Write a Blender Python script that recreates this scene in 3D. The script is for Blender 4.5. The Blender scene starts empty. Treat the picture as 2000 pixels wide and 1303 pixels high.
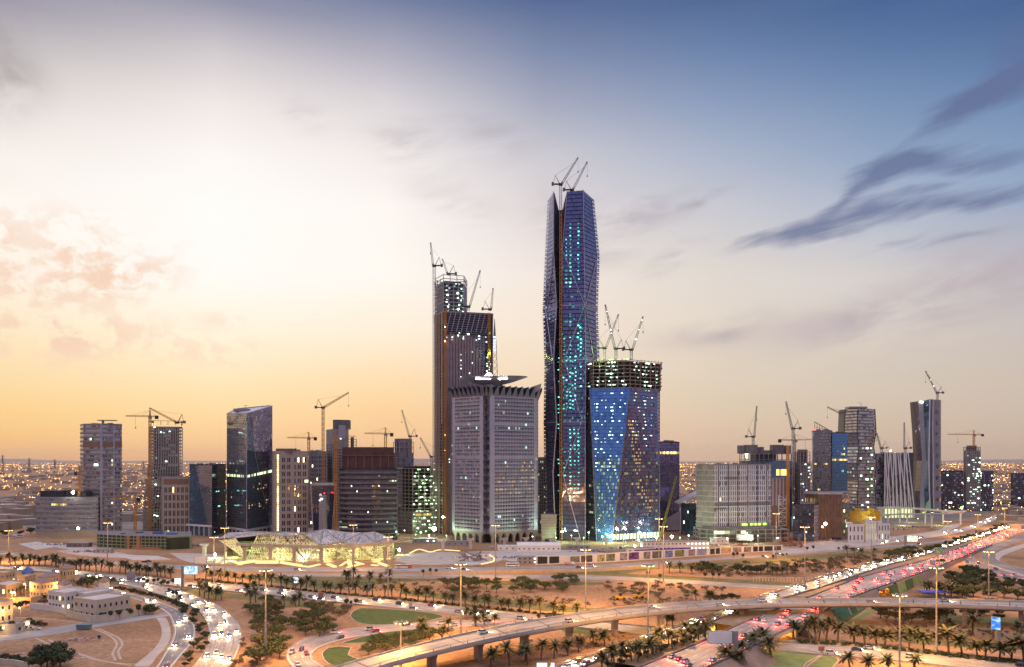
import bpy, math, random
from mathutils import Vector, Matrix
R = math.radians
rnd = random.Random(11)
SC = bpy.context.scene
COL = SC.collection

# ---------------------------------------------------------------- camera
FPX, CX, HY, H = 1600.0, 1000.0, 898.0, 88.0
cam_d = bpy.data.cameras.new("camera"); cam = bpy.data.objects.new("camera", cam_d); COL.objects.link(cam)
cam.location = (0, 0, H); cam.rotation_euler = (R(90), 0, 0)
cam_d.sensor_width = 36.0; cam_d.lens = 36.0 * FPX / 2000.0
cam_d.shift_y = (HY - 651.5) / 2000.0
cam_d.clip_start = 1.0; cam_d.clip_end = 60000.0
SC.camera = cam

# ---------------------------------------------------------------- exposure
SC.view_settings.view_transform = 'Standard'; SC.view_settings.look = 'None'
SC.view_settings.exposure = 0.0; SC.view_settings.gamma = 1.0; SC.view_settings.use_curve_mapping = False
cy = SC.cycles
cy.use_denoising = True; cy.max_bounces = 6; cy.diffuse_bounces = 2; cy.glossy_bounces = 3
cy.transmission_bounces = 3; cy.transparent_max_bounces = 6; cy.volume_bounces = 0
cy.sample_clamp_indirect = 4.0; cy.caustics_reflective = False; cy.caustics_refractive = False

def s2l(c):
    return tuple((v / 255 / 12.92) if v / 255 <= 0.04045 else ((v / 255 + 0.055) / 1.055) ** 2.4 for v in c)

# ---------------------------------------------------------------- sky (direction based, dusk)
SUN_AZ, SUN_EL = -19.0, 4.0
world = bpy.data.worlds.new("World"); SC.world = world; world.use_nodes = True
wt = world.node_tree; wt.nodes.clear()
def N(t, **kw):
    n = wt.nodes.new(t)
    for k, v in kw.items(): setattr(n, k, v)
    return n
def put(sock, v):
    if isinstance(v, (int, float)): sock.default_value = v
    elif isinstance(v, tuple): sock.default_value = v if len(v) != 3 or sock.type != 'RGBA' else (*v, 1)
    else: wt.links.new(v, sock)
def MA(op, a, b=0.0, c=None, clamp=False):
    n = N('ShaderNodeMath', operation=op); n.use_clamp = clamp
    put(n.inputs[0], a); put(n.inputs[1], b)
    if c is not None: put(n.inputs[2], c)
    return n.outputs[0]
def MIX(f, a, b):
    n = N('ShaderNodeMix', data_type='RGBA'); put(n.inputs[0], f); put(n.inputs[6], a); put(n.inputs[7], b); return n.outputs[2]
def MR(v, a, b, c=0.0, d=1.0, typ='LINEAR'):
    n = N('ShaderNodeMapRange', interpolation_type=typ); n.clamp = True
    put(n.inputs[0], v)
    for i, q in enumerate((a, b, c, d)): n.inputs[i + 1].default_value = q
    return n.outputs[0]
tc = N('ShaderNodeTexCoord'); sep = N('ShaderNodeSeparateXYZ'); wt.links.new(tc.outputs['Generated'], sep.inputs[0])
X_, Y_, Z_ = sep.outputs
AZ = MA('MULTIPLY', MA('ARCTAN2', X_, Y_), 180 / math.pi)
EL = MA('MULTIPLY', MA('ARCSINE', Z_), 180 / math.pi)
def pxdir(px, py):
    az = math.atan((px - CX) / FPX); el = math.atan((HY - py) / FPX * math.cos(az)); return math.degrees(az), math.degrees(el)
COLS = {  # column px -> [(py, sRGB)]
    0:    [(898, (232, 176, 124)), (870, (254, 197, 128)), (800, (255, 213, 145)), (740, (255, 223, 168)), (650, (255, 232, 196)), (540, (255, 243, 226)), (420, (255, 250, 242)), (300, (249, 242, 237)), (200, (232, 224, 219)), (100, (203, 197, 198)), (0, (160, 156, 168))],
    420:  [(898, (240, 182, 134)), (870, (254, 204, 146)), (800, (255, 221, 165)), (740, (255, 232, 190)), (650, (255, 245, 222)), (540, (255, 253, 248)), (400, (255, 254, 249)), (300, (254, 249, 245)), (200, (241, 233, 230)), (100, (211, 204, 207)), (0, (150, 150, 170))],
    760:  [(898, (240, 188, 142)), (870, (250, 200, 146)), (800, (254, 212, 158)), (740, (255, 224, 178)), (650, (255, 240, 218)), (540, (255, 250, 242)), (400, (254, 248, 243)), (300, (243, 236, 234)), (200, (220, 214, 217)), (100, (176, 174, 190)), (0, (118, 129, 162))],
    1060: [(898, (236, 194, 156)), (870, (243, 202, 162)), (800, (246, 214, 178)), (740, (246, 221, 192)), (650, (248, 230, 210)), (540, (245, 233, 224)), (400, (224, 216, 217)), (300, (204, 201, 209)), (200, (166, 170, 190)), (100, (126, 140, 172)), (0, (86, 107, 150))],
    1400: [(898, (222, 186, 156)), (870, (226, 194, 164)), (800, (226, 204, 178)), (740, (226, 210, 189)), (650, (230, 217, 202)), (540, (226, 217, 209)), (400, (202, 202, 210)), (300, (172, 182, 203)), (200, (140, 158, 190)), (100, (108, 132, 172)), (0, (80, 106, 150))],
    1720: [(898, (212, 180, 156)), (870, (214, 186, 162)), (800, (215, 196, 174)), (740, (215, 201, 184)), (650, (218, 207, 197)), (540, (216, 210, 207)), (400, (178, 187, 206)), (300, (146, 166, 196)), (200, (122, 148, 184)), (100, (96, 124, 168)), (0, (72, 102, 150))],
    2000: [(898, (204, 176, 154)), (870, (207, 181, 159)), (800, (208, 190, 172)), (740, (208, 193, 179)), (650, (206, 195, 189)), (540, (200, 197, 200)), (400, (160, 176, 200)), (300, (136, 160, 194)), (200, (116, 143, 181)), (100, (92, 121, 165)), (0, (72, 102, 150))],
}
def ramp_for(stops):
    n = N('ShaderNodeValToRGB'); cr = n.color_ramp
    while len(cr.elements) > 1: cr.elements.remove(cr.elements[-1])
    first = True
    for el, c in stops:
        p = min(1, max(0, (el + 5) / 60))
        if first: cr.elements[0].position = p; e = cr.elements[0]; first = False
        else: e = cr.elements.new(p)
        e.color = (*s2l(c), 1)
    wt.links.new(MR(EL, -5, 55), n.inputs[0]); return n.outputs[0]
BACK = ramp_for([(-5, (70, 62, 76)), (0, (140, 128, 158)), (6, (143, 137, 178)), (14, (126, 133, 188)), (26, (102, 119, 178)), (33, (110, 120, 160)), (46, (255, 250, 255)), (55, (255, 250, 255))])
SKYCOL = BACK
prev_az = -150
for px in sorted(COLS):
    az = math.degrees(math.atan((px - CX) / FPX))
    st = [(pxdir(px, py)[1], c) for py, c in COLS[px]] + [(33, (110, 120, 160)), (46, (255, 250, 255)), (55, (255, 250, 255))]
    SKYCOL = MIX(MR(AZ, prev_az, az), SKYCOL, ramp_for(st)); prev_az = az
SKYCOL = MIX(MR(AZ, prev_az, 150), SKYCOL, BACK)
SKYCOL = MIX(MR(EL, 34, 50), SKYCOL, (1.3, 1.17, 1.42))   # sky brightened overhead, above the frame, added to light the ground
# clouds: streaks smeared by the wind on the right, torn clumps on the left
def vec(a, b, c=0.0):
    n = N('ShaderNodeCombineXYZ'); put(n.inputs[0], a); put(n.inputs[1], b); put(n.inputs[2], c); return n.outputs[0]
def noise(v, scale, detail=5, rough=.55, dist=0.0):
    n = N('ShaderNodeTexNoise'); wt.links.new(v, n.inputs['Vector']); n.inputs['Scale'].default_value = scale
    n.inputs['Detail'].default_value = detail; n.inputs['Roughness'].default_value = rough; n.inputs['Distortion'].default_value = dist
    return n.outputs[0]
def rot(u, v, deg):
    c, s = math.cos(R(deg)), math.sin(R(deg))
    return MA('ADD', MA('MULTIPLY', u, c), MA('MULTIPLY', v, s)), MA('SUBTRACT', MA('MULTIPLY', v, c), MA('MULTIPLY', u, s))
warp = MA('MULTIPLY', MA('SUBTRACT', noise(vec(AZ, EL), .16, 3), .5), 6.0)
def blob(px, py, wpx, hpx, deg, k):
    az, el = pxdir(px, py); q = math.degrees(1 / FPX)
    u = MA('SUBTRACT', AZ, az); v = MA('SUBTRACT', MA('ADD', EL, MA('MULTIPLY', warp, .32)), el)
    a, b = rot(u, v, deg)
    r2 = MA('ADD', MA('POWER', MA('DIVIDE', MA('ABSOLUTE', a), wpx * q), 2.0), MA('POWER', MA('DIVIDE', MA('ABSOLUTE', b), hpx * q), 2.0))
    return MA('MULTIPLY', MA('POWER', 2.718, MA('MULTIPLY', r2, -1.0)), k)
def total(bl):
    s = None
    for b in bl:
        o = blob(*b); s = o if s is None else MA('ADD', s, o)
    return s
def streak(deg, sx, sy, off, lo, hi):
    a, b = rot(AZ, EL, deg)
    return MR(noise(vec(MA('MULTIPLY', a, sx), MA('MULTIPLY', b, sy), off), 1.0, 5, .6, .4), lo, hi, typ='SMOOTHSTEP')
g1t = total([(1490, 465, 60, 13, 14, .8), (1580, 448, 70, 17, 12, 1.0), (1690, 426, 90, 19, 12, .95), (1820, 403, 110, 17, 6, .95), (1960, 387, 90, 15, 4, .9), (1740, 330, 70, 18, 8, 1.0), (1805, 310, 90, 17, 0, 1.0), (1935, 312, 90, 13, 0, .8),
                           (1690, 370, 60, 15, 26, .8), (1640, 398, 50, 11, 30, .6), (1885, 215, 60, 17, 24, .9), (1925, 180, 80, 20, 14, 1.0), (1990, 165, 60, 26, 10, .9), (1985, 80, 44, 44, 40, .55), (1835, 235, 80, 8, 26, .5), (1800, 372, 70, 8, 6, .5), (1870, 468, 110, 9, 6, .45), (1750, 478, 60, 8, 8, .4)])
a1, b1 = rot(AZ, EL, 13); a2, b2 = rot(AZ, EL, 9)
n1 = noise(vec(MA('MULTIPLY', a1, .16), MA('MULTIPLY', b1, .95), 3.0), 1.0, 6, .62, .5); n2 = noise(vec(MA('MULTIPLY', a2, .3), MA('MULTIPLY', b2, 3.2), 7.0), 1.0, 5, .6, .3)
g1 = MR(MA('ADD', MA('MULTIPLY', g1t, 1.05), MA('ADD', MA('MULTIPLY', MA('SUBTRACT', n1, .5), 2.0), MA('MULTIPLY', MA('SUBTRACT', n2, .5), 1.0))), .1, 1.5)
g1 = MA('MULTIPLY', g1, MR(g1t, .04, .4))
g2 = MA('MULTIPLY', total([(1240, 415, 100, 30, 8, .9), (1385, 385, 40, 10, 14, .8), (1320, 500, 60, 18, 26, .6), (1180, 490, 60, 30, 10, .4), (800, 275, 70, 34, -14, .55), (960, 265, 80, 40, -12, .45), (1080, 420, 50, 50, 20, .35),
                           (590, 230, 34, 20, 0, .45), (880, 390, 90, 30, -16, .35), (1420, 640, 120, 18, 6, .5)]), streak(10, .16, .6, 9.0, .36, .7))
g3 = MA('MULTIPLY', total([(20, 160, 44, 46, -60, .9), (10, 55, 30, 30, 0, .6)]), streak(-50, .25, .3, 5.0, .3, .62))
g4 = MA('MULTIPLY', total([(150, 480, 70, 50, 0, 1.2), (255, 545, 80, 40, 18, 1.2), (60, 560, 110, 50, 0, .9), (150, 650, 170, 34, 0, .9), (440, 690, 120, 26, 0, .6), (60, 680, 120, 40, 0, .8), (10, 470, 30, 60, 0, .8), (430, 620, 40, 16, 0, .6)]),
        MR(noise(vec(MA('MULTIPLY', AZ, .8), MA('MULTIPLY', EL, 1.1), 2.0), .75, 7, .62, .3), .42, .6, typ='SMOOTHSTEP'))
SKYCOL = MIX(MA('MULTIPLY', g1, .8, clamp=True), SKYCOL, s2l((98, 110, 150)))
g5 = MA('MULTIPLY', total([(1900, 560, 190, 70, 18, 1.0), (1680, 620, 180, 34, 12, .8), (1380, 655, 130, 24, 6, .6)]), streak(12, .1, .35, 14.0, .3, .6))
SKYCOL = MIX(MA('MULTIPLY', g5, .7, clamp=True), SKYCOL, s2l((186, 171, 178)))
SKYCOL = MIX(MA('MULTIPLY', g2, .95, clamp=True), SKYCOL, s2l((168, 158, 168)))
SKYCOL = MIX(MA('MULTIPLY', g3, .75, clamp=True), SKYCOL, s2l((150, 140, 142)))
SKYCOL = MIX(MA('MULTIPLY', g4, .7, clamp=True), SKYCOL, s2l((247, 212, 188)))
sky = N('ShaderNodeTexSky'); sky.sky_type = 'NISHITA'; sky.sun_disc = False
sky.sun_elevation = R(SUN_EL); sky.sun_rotation = R(SUN_AZ); sky.dust_density = 3.0; sky.altitude = 600
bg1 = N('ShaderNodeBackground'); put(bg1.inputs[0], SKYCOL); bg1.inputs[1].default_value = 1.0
bg2 = N('ShaderNodeBackground'); wt.links.new(sky.outputs[0], bg2.inputs[0]); bg2.inputs[1].default_value = 0.001
add = N('ShaderNodeAddShader'); wt.links.new(bg1.outputs[0], add.inputs[0]); wt.links.new(bg2.outputs[0], add.inputs[1])
wo = N('ShaderNodeOutputWorld'); wt.links.new(add.outputs[0], wo.inputs[0])
world.cycles.sampling_method = 'MANUAL'; world.cycles.sample_map_resolution = 512

# ---------------------------------------------------------------- sun, just above the horizon behind the skyline
sd = bpy.data.lights.new("sun", 'SUN'); sd.energy = 0.6; sd.angle = R(14); sd.color = (1.0, .74, .5)
sun = bpy.data.objects.new("sun", sd); COL.objects.link(sun)
dvec = Vector((math.sin(R(SUN_AZ)) * math.cos(R(SUN_EL)), math.cos(R(SUN_AZ)) * math.cos(R(SUN_EL)), math.sin(R(SUN_EL))))
sun.rotation_euler = dvec.to_track_quat('Z', 'Y').to_euler()

# ---------------------------------------------------------------- helpers
def G(px, py, z=0.0):
    """world point at height z seen at photo pixel (px, py)"""
    y = (H - z) * FPX / (py - HY); return Vector(((px - CX) * y / FPX, y, z))
def WX(px, Y): return (px - CX) * Y / FPX
def WZ(py, Y): return H - (py - HY) * Y / FPX
def GY(py): return H * FPX / (py - HY)

ORD1 = 'zeroth first second third fourth fifth sixth seventh eighth ninth tenth eleventh twelfth thirteenth fourteenth fifteenth sixteenth seventeenth eighteenth nineteenth'.split()
TENS = {20: 'twenty', 30: 'thirty', 40: 'forty', 50: 'fifty', 60: 'sixty', 70: 'seventy', 80: 'eighty', 90: 'ninety'}
def ordw(n):
    if n < 20: return ORD1[n]
    t, u = n // 10 * 10, n % 10
    if t > 90: return 'hundredth'
    return TENS[t][:-1] + 'ieth' if u == 0 else TENS[t] + '-' + ORD1[u]

class MB:
    def __init__(s): s.v = []; s.f = []; s.m = []; s.uv = None
    def poly(s, pts, mi=0):
        i = len(s.v); s.v.extend(tuple(p) for p in pts); s.f.append(tuple(range(i, i + len(pts)))); s.m.append(mi)
    def box(s, x0, y0, z0, x1, y1, z1, mi=0):
        i = len(s.v)
        s.v += [(x0, y0, z0), (x1, y0, z0), (x1, y1, z0), (x0, y1, z0), (x0, y0, z1), (x1, y0, z1), (x1, y1, z1), (x0, y1, z1)]
        for q in ((0, 3, 2, 1), (4, 5, 6, 7), (0, 1, 5, 4), (1, 2, 6, 5), (2, 3, 7, 6), (3, 0, 4, 7)): s.f.append(tuple(i + k for k in q)); s.m.append(mi)
    def prism(s, bot, top, mi=0, mt=None, cap0=True, cap1=True):
        n = len(bot); i = len(s.v); s.v += [tuple(p) for p in bot] + [tuple(p) for p in top]
        for k in range(n):
            a = (k + 1) % n; s.f.append((i + k, i + a, i + n + a, i + n + k)); s.m.append(mi)
        if cap1: s.f.append(tuple(i + n + k for k in range(n))); s.m.append(mi if mt is None else mt)
        if cap0: s.f.append(tuple(i + k for k in reversed(range(n)))); s.m.append(mi)
    def bar(s, p, q, w, mi=0, h=None):
        p, q = Vector(p), Vector(q); d = q - p
        if d.length < 1e-6: return
        d.normalize(); up = Vector((0, 0, 1)) if abs(d.z) < .95 else Vector((0, 1, 0))
        a = d.cross(up).normalized() * w / 2; b = a.cross(d).normalized() * (h or w) / 2
        s.prism([p + a + b, p - a + b, p - a - b, p + a - b], [q + a + b, q - a + b, q - a - b, q + a - b], mi)
    def tube(s, p, q, r0, r1, n=8, mi=0, caps=True):
        p, q = Vector(p), Vector(q); d = (q - p).normalized(); up = Vector((0, 0, 1)) if abs(d.z) < .95 else Vector((0, 1, 0))
        a = d.cross(up).normalized(); b = d.cross(a)
        ring = lambda c, r: [c + a * (r * math.cos(2 * math.pi * k / n)) - b * (r * math.sin(2 * math.pi * k / n)) for k in range(n)]
        s.prism(ring(p, r0), ring(q, r1), mi, cap0=caps, cap1=caps)
    def ball(s, c, r, mi=0, n=6, k=4):
        i = len(s.v); c = Vector(c); s.v.append(tuple(c + Vector((0, 0, r))))
        for a in range(1, k):
            for b in range(n):
                t = math.pi * a / k; u = 2 * math.pi * b / n
                s.v.append((c.x + r * math.sin(t) * math.cos(u), c.y + r * math.sin(t) * math.sin(u), c.z + r * math.cos(t)))
        s.v.append(tuple(c - Vector((0, 0, r)))); e = len(s.v) - 1
        for b in range(n):
            b2 = (b + 1) % n; s.f.append((i, i + 1 + b, i + 1 + b2)); s.m.append(mi)
            for a in range(k - 2):
                s.f.append((i + 1 + a * n + b, i + 1 + (a + 1) * n + b, i + 1 + (a + 1) * n + b2, i + 1 + a * n + b2)); s.m.append(mi)
            s.f.append((e, i + 1 + (k - 2) * n + b2, i + 1 + (k - 2) * n + b)); s.m.append(mi)
    def build(s, name, mats, parent=None, off=(0, 0, 0), smooth=False):
        if not isinstance(mats, (list, tuple)): mats = [mats]
        me = bpy.data.meshes.new(name); ox, oy, oz = off
        me.from_pydata([(x - ox, y - oy, z - oz) for x, y, z in s.v] if off != (0, 0, 0) else s.v, [], s.f)
        for m in mats: me.materials.append(m)
        if any(s.m): me.polygons.foreach_set('material_index', s.m)
        if s.uv: 
            l = me.uv_layers.new(name='UVMap'); l.data.foreach_set('uv', [c for t in s.uv for c in t])
        if smooth: me.polygons.foreach_set('use_smooth', [True] * len(me.polygons))
        me.update(); o = bpy.data.objects.new(name, me); COL.objects.link(o)
        if parent is not None: o.parent = parent
        return o
def tag(o, label, cat, group=None):
    o['label'] = label; o['category'] = cat
    if group: o['group'] = group
    return o
def thing(name, label, cat, loc=(0, 0, 0), rotz=0.0, group=None):
    o = bpy.data.objects.new(name, None); COL.objects.link(o); o.location = loc; o.rotation_euler = (0, 0, rotz); o.empty_display_size = 1
    return tag(o, label, cat, group)
def kind(o, k):
    o['kind'] = k; return o
KIDS = {}
def dup(root, loc, rotz=0.0, scale=1.0, label=None, group=None):
    if root.name not in KIDS:
        KIDS[root.name] = [(c, list(c.children)) for c in root.children]
    r = root.copy(); COL.objects.link(r); r.location = loc; r.rotation_euler = (0, 0, rotz); r.scale = (scale,) * 3 if isinstance(scale, float) else scale
    if label: r['label'] = label
    if group: r['group'] = group
    for ch, gs in KIDS[root.name]:
        c = ch.copy(); COL.objects.link(c); c.parent = r
        for g in gs:
            d = g.copy(); COL.objects.link(d); d.parent = c
    return r
def lamp(name, loc, watts, col, parent=None, r=.5, spot=None):
    d = bpy.data.lights.new(name, 'SPOT' if spot else 'POINT'); d.energy = watts; d.color = col; d.shadow_soft_size = r
    if spot: d.spot_size = R(spot); d.spot_blend = .8
    o = bpy.data.objects.new(name, d); COL.objects.link(o); o.location = loc
    if parent is not None: o.parent = parent
    return o

PARTN = {}
def limited(root, name, items, mats, group=None):
    """items: list of MB, one per part; 100 as parts of their own, the rest as one"""
    rest = None
    for m in items:
        k = PARTN.get((root.name, name), 0)
        if k < 100: m.build(name, mats, root); PARTN[(root.name, name)] = k + 1
        else:
            if rest is None: rest = MB()
            i = len(rest.v); rest.v += m.v; rest.f += [tuple(i + a for a in f) for f in m.f]; rest.m += m.m
    if rest: kind(rest.build(name, mats, root), 'stuff')

# ---------------------------------------------------------------- materials
MATS = {}
def mat(name, col, rough=.7, metal=0.0, var=.12, scale=.15, spec=.4, streak=0.0, bump=0.0):
    if name in MATS: return MATS[name]
    m = bpy.data.materials.new(name); m.use_nodes = True; nt = m.node_tree; b = nt.nodes['Principled BSDF']
    b.inputs['Roughness'].default_value = rough; b.inputs['Metallic'].default_value = metal; b.inputs['Specular IOR Level'].default_value = spec
    b.inputs['Base Color'].default_value = (*col, 1)
    if var:
        t = nt.nodes.new('ShaderNodeTexCoord'); n = nt.nodes.new('ShaderNodeTexNoise'); n.inputs['Scale'].default_value = scale; n.inputs['Detail'].default_value = 5
        src = t.outputs['Object']
        if streak:
            mp = nt.nodes.new('ShaderNodeMapping'); mp.inputs['Scale'].default_value = (streak, streak, 1); nt.links.new(src, mp.inputs[0]); src = mp.outputs[0]
        nt.links.new(src, n.inputs['Vector'])
        mr = nt.nodes.new('ShaderNodeMapRange'); mr.inputs[1].default_value = .3; mr.inputs[2].default_value = .7; mr.inputs[3].default_value = 1 - var; mr.inputs[4].default_value = 1 + var
        nt.links.new(n.outputs[0], mr.inputs[0])
        mx = nt.nodes.new('ShaderNodeVectorMath'); mx.operation = 'SCALE'; mx.inputs[0].default_value = col; nt.links.new(mr.outputs[0], mx.inputs['Scale'])
        nt.links.new(mx.outputs[0], b.inputs['Base Color'])
        if bump:
            bp = nt.nodes.new('ShaderNodeBump'); bp.inputs['Strength'].default_value = bump; bp.inputs['Distance'].default_value = .3
            nt.links.new(n.outputs[0], bp.inputs['Height']); nt.links.new(bp.outputs[0], b.inputs['Normal'])
    MATS[name] = m; return m
def glow(name, col, strength, sample=False):
    if name in MATS: return MATS[name]
    m = bpy.data.materials.new(name); m.use_nodes = True; nt = m.node_tree; nt.nodes.clear()
    e = nt.nodes.new('ShaderNodeEmission'); e.inputs[0].default_value = (*col, 1); e.inputs[1].default_value = strength
    o = nt.nodes.new('ShaderNodeOutputMaterial'); nt.links.new(e.outputs[0], o.inputs[0])
    if not sample: m.cycles.emission_sampling = 'NONE'
    MATS[name] = m; return m
CONC = mat('concrete', (.33, .29, .27), .85, var=.22, scale=.12, streak=2.0)
CONCD = mat('dark_concrete', (.17, .15, .15), .85, var=.25, scale=.12, streak=2.0)
CONCL = mat('pale_concrete', (.5, .45, .41), .85, var=.14, scale=.1)
STEEL = mat('grey_steel', (.22, .21, .22), .5, .6, var=.15)
DARK = mat('dark_interior', (.035, .033, .04), .8, var=.3, scale=.2)
WHITE = mat('white_paint', (.72, .7, .68), .6, var=.08)
CREAM = mat('cream_render', (.58, .5, .4), .8, var=.1, scale=.2, streak=2)
RED = mat('red_paint', (.45, .06, .04), .5, var=.1)
ORANGE = mat('orange_crane_paint', (.55, .24, .05), .55, var=.15)
CRANEW = mat('pale_crane_paint', (.4, .37, .34), .5, var=.15)
YELLOW = mat('yellow_paint', (.62, .36, .02), .6, var=.1)
POLE = mat('galvanised_steel', (.32, .31, .31), .5, .3, var=.1)
RUBBER = mat('black_rubber', (.02, .02, .02), .8, var=0)
COOL = glow('cool_work_light', (.72, 1.0, .82), 5)
CYAN = glow('cyan_site_light', (.2, 1.0, .82), 2.6)
WARM = glow('warm_room_light', (1.0, .8, .35), 5)
SODA = glow('sodium_light', (1.0, .5, .12), 40)
SODW = glow('sodium_lamp_face', (1.0, .62, .2), 9)
GREEN = glow('green_site_light', (.25, 1.0, .15), 10)
REDL = glow('red_beacon', (1.0, .03, .03), 25)
WHITEL = glow('white_sign_light', (1.0, .97, 1.0), 6)
BLUEL = glow('blue_spire_light', (.25, .4, 1.0), 4)
FLOOD = glow('site_flood_light', (.95, 1.0, .8), 90)

# ---------------------------------------------------------------- ground
def ground_mat():
    m = bpy.data.materials.new('desert_sand'); m.use_nodes = True; nt = m.node_tree; b = nt.nodes['Principled BSDF']; b.inputs['Roughness'].default_value = .95; b.inputs['Specular IOR Level'].default_value = .1
    t = nt.nodes.new('ShaderNodeTexCoord')
    def nz(s, d=6, r=.6, dist=0.0):
        n = nt.nodes.new('ShaderNodeTexNoise'); n.inputs['Scale'].default_value = s; n.inputs['Detail'].default_value = d; n.inputs['Roughness'].default_value = r; n.inputs['Distortion'].default_value = dist
        nt.links.new(t.outputs['Object'], n.inputs['Vector']); return n.outputs[0]
    def rp(f, st):
        r = nt.nodes.new('ShaderNodeValToRGB'); nt.links.new(f, r.inputs[0]); e = r.color_ramp.elements
        e[0].position, e[0].color = st[0][0], (*st[0][1], 1); e[1].position, e[1].color = st[-1][0], (*st[-1][1], 1)
        for p, c in st[1:-1]: x = e.new(p); x.color = (*c, 1)
        return r.outputs[0]
    a = rp(nz(.016, 9, .7, .8), [(.3, (.22, .125, .07)), (.48, (.36, .215, .12)), (.6, (.41, .25, .145)), (.72, (.49, .335, .21))])
    g = nz(.35, 5, .7)
    mr = nt.nodes.new('ShaderNodeMapRange'); mr.inputs[1].default_value = .3; mr.inputs[2].default_value = .7; mr.inputs[3].default_value = .6; mr.inputs[4].default_value = 1.25; nt.links.new(g, mr.inputs[0])
    mx = nt.nodes.new('ShaderNodeVectorMath'); mx.operation = 'SCALE'; nt.links.new(a, mx.inputs[0]); nt.links.new(mr.outputs[0], mx.inputs['Scale'])
    nt.links.new(mx.outputs[0], b.inputs['Base Color'])
    bp = nt.nodes.new('ShaderNodeBump'); bp.inputs['Strength'].default_value = .6; bp.inputs['Distance'].default_value = .6; nt.links.new(g, bp.inputs['Height']); nt.links.new(bp.outputs[0], b.inputs['Normal'])
    return m
SAND = ground_mat()
mb = MB()
xs = [-40000, -12000, -4000, -1500, -500, 0, 500, 1500, 4000, 12000, 40000]; ys = [-30000, -6000, -1000, 0, 400, 1000, 2500, 6000, 14000, 40000]
for i in range(len(xs) - 1):
    for j in range(len(ys) - 1):
        mb.poly([(xs[i], ys[j], 0), (xs[i + 1], ys[j], 0), (xs[i + 1], ys[j + 1], 0), (xs[i], ys[j + 1], 0)])
kind(mb.build('ground', SAND), 'structure')
# low plateau on the horizon
mb = MB(); HILLM = mat('far_rock', (.3, .22, .17), .95, var=.2, scale=.002)
prev = None
for k in range(81):
    px = -700 + 3400 * k / 80; Y = 21000; z = 60 + 60 * math.sin(k * .21) + 40 * math.sin(k * .57 + 1) + rnd.uniform(-12, 12) + (60 if px < 900 else 10)
    x = WX(px, Y); cur = ((x, Y - 2500, -5), (x, Y, max(8, z * .55)), (x, Y + 4000, max(8, z * .6)))
    if prev:
        mb.poly([prev[0], cur[0], cur[1], prev[1]]); mb.poly([prev[1], cur[1], cur[2], prev[2]])
    prev = cur
kind(mb.build('hills', HILLM, smooth=True), 'structure')

# ---------------------------------------------------------------- roads
def crom(pts, step):
    out = []
    n = len(pts)
    for i in range(n - 1):
        p0, p1, p2, p3 = pts[max(0, i - 1)], pts[i], pts[i + 1], pts[min(n - 1, i + 2)]
        k = max(1, int((p2 - p1).length / step))
        for a in range(k):
            t = a / k
            out.append(.5 * ((2 * p1) + (p2 - p0) * t + (2 * p0 - 5 * p1 + 4 * p2 - p3) * t * t + (3 * p1 - p0 - 3 * p2 + p3) * t ** 3))
    out.append(pts[-1]); return out
def resample(pts, n):
    d = [0.0]
    for a, b in zip(pts, pts[1:]): d.append(d[-1] + (b - a).length)
    out = []; j = 0
    for k in range(n):
        t = d[-1] * k / (n - 1)
        while j < len(d) - 2 and d[j + 1] < t: j += 1
        s = (t - d[j]) / max(1e-9, d[j + 1] - d[j]); out.append(pts[j].lerp(pts[j + 1], min(1, max(0, s))))
    return out
class Road:
    """two edge polylines in the world -> cross-sections; at(s, w): point at length fraction s, width fraction w"""
    def __init__(self, a, b, n=None):
        A, B = crom(a, 8.0), crom(b, 8.0)
        L = sum((q - p).length for p, q in zip(A, A[1:])); n = n or max(12, int(L / 7)); self.n = n
        self.A, self.B = resample(A, n), resample(B, n)
        self.C = [(p + q) / 2 for p, q in zip(self.A, self.B)]
        self.L = sum((q - p).length for p, q in zip(self.C, self.C[1:]))
    def at(self, s, w):
        f = min(max(s, 0), 1) * (self.n - 1); i = min(self.n - 2, int(f)); t = f - i
        return self.A[i].lerp(self.A[i + 1], t).lerp(self.B[i].lerp(self.B[i + 1], t), w)
    def dirn(self, s): return (self.at(s + .004, .5) - self.at(s - .004, .5)).normalized()
def asphalt(name, col, var=.24):
    m = bpy.data.materials.new(name); m.use_nodes = True; nt = m.node_tree; b = nt.nodes['Principled BSDF']; b.inputs['Roughness'].default_value = .75; b.inputs['Specular IOR Level'].default_value = .35
    t = nt.nodes.new('ShaderNodeTexCoord'); mp = nt.nodes.new('ShaderNodeMapping'); mp.inputs['Scale'].default_value = (14, .02, 1); nt.links.new(t.outputs['UV'], mp.inputs[0])
    n = nt.nodes.new('ShaderNodeTexNoise'); n.inputs['Scale'].default_value = 1; n.inputs['Detail'].default_value = 3; nt.links.new(mp.outputs[0], n.inputs['Vector'])
    n2 = nt.nodes.new('ShaderNodeTexNoise'); n2.inputs['Scale'].default_value = .06; n2.inputs['Detail'].default_value = 6; nt.links.new(t.outputs['Object'], n2.inputs['Vector'])
    ad = nt.nodes.new('ShaderNodeMath'); nt.links.new(n.outputs[0], ad.inputs[0]); nt.links.new(n2.outputs[0], ad.inputs[1])
    mr = nt.nodes.new('ShaderNodeMapRange'); mr.inputs[1].default_value = .7; mr.inputs[2].default_value = 1.3; mr.inputs[3].default_value = 1 - var * 1.6; mr.inputs[4].default_value = 1 + var * 1.6; nt.links.new(ad.outputs[0], mr.inputs[0])
    mx = nt.nodes.new('ShaderNodeVectorMath'); mx.operation = 'SCALE'; mx.inputs[0].default_value = col; nt.links.new(mr.outputs[0], mx.inputs['Scale']); nt.links.new(mx.outputs[0], b.inputs['Base Color'])
    return m
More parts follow.
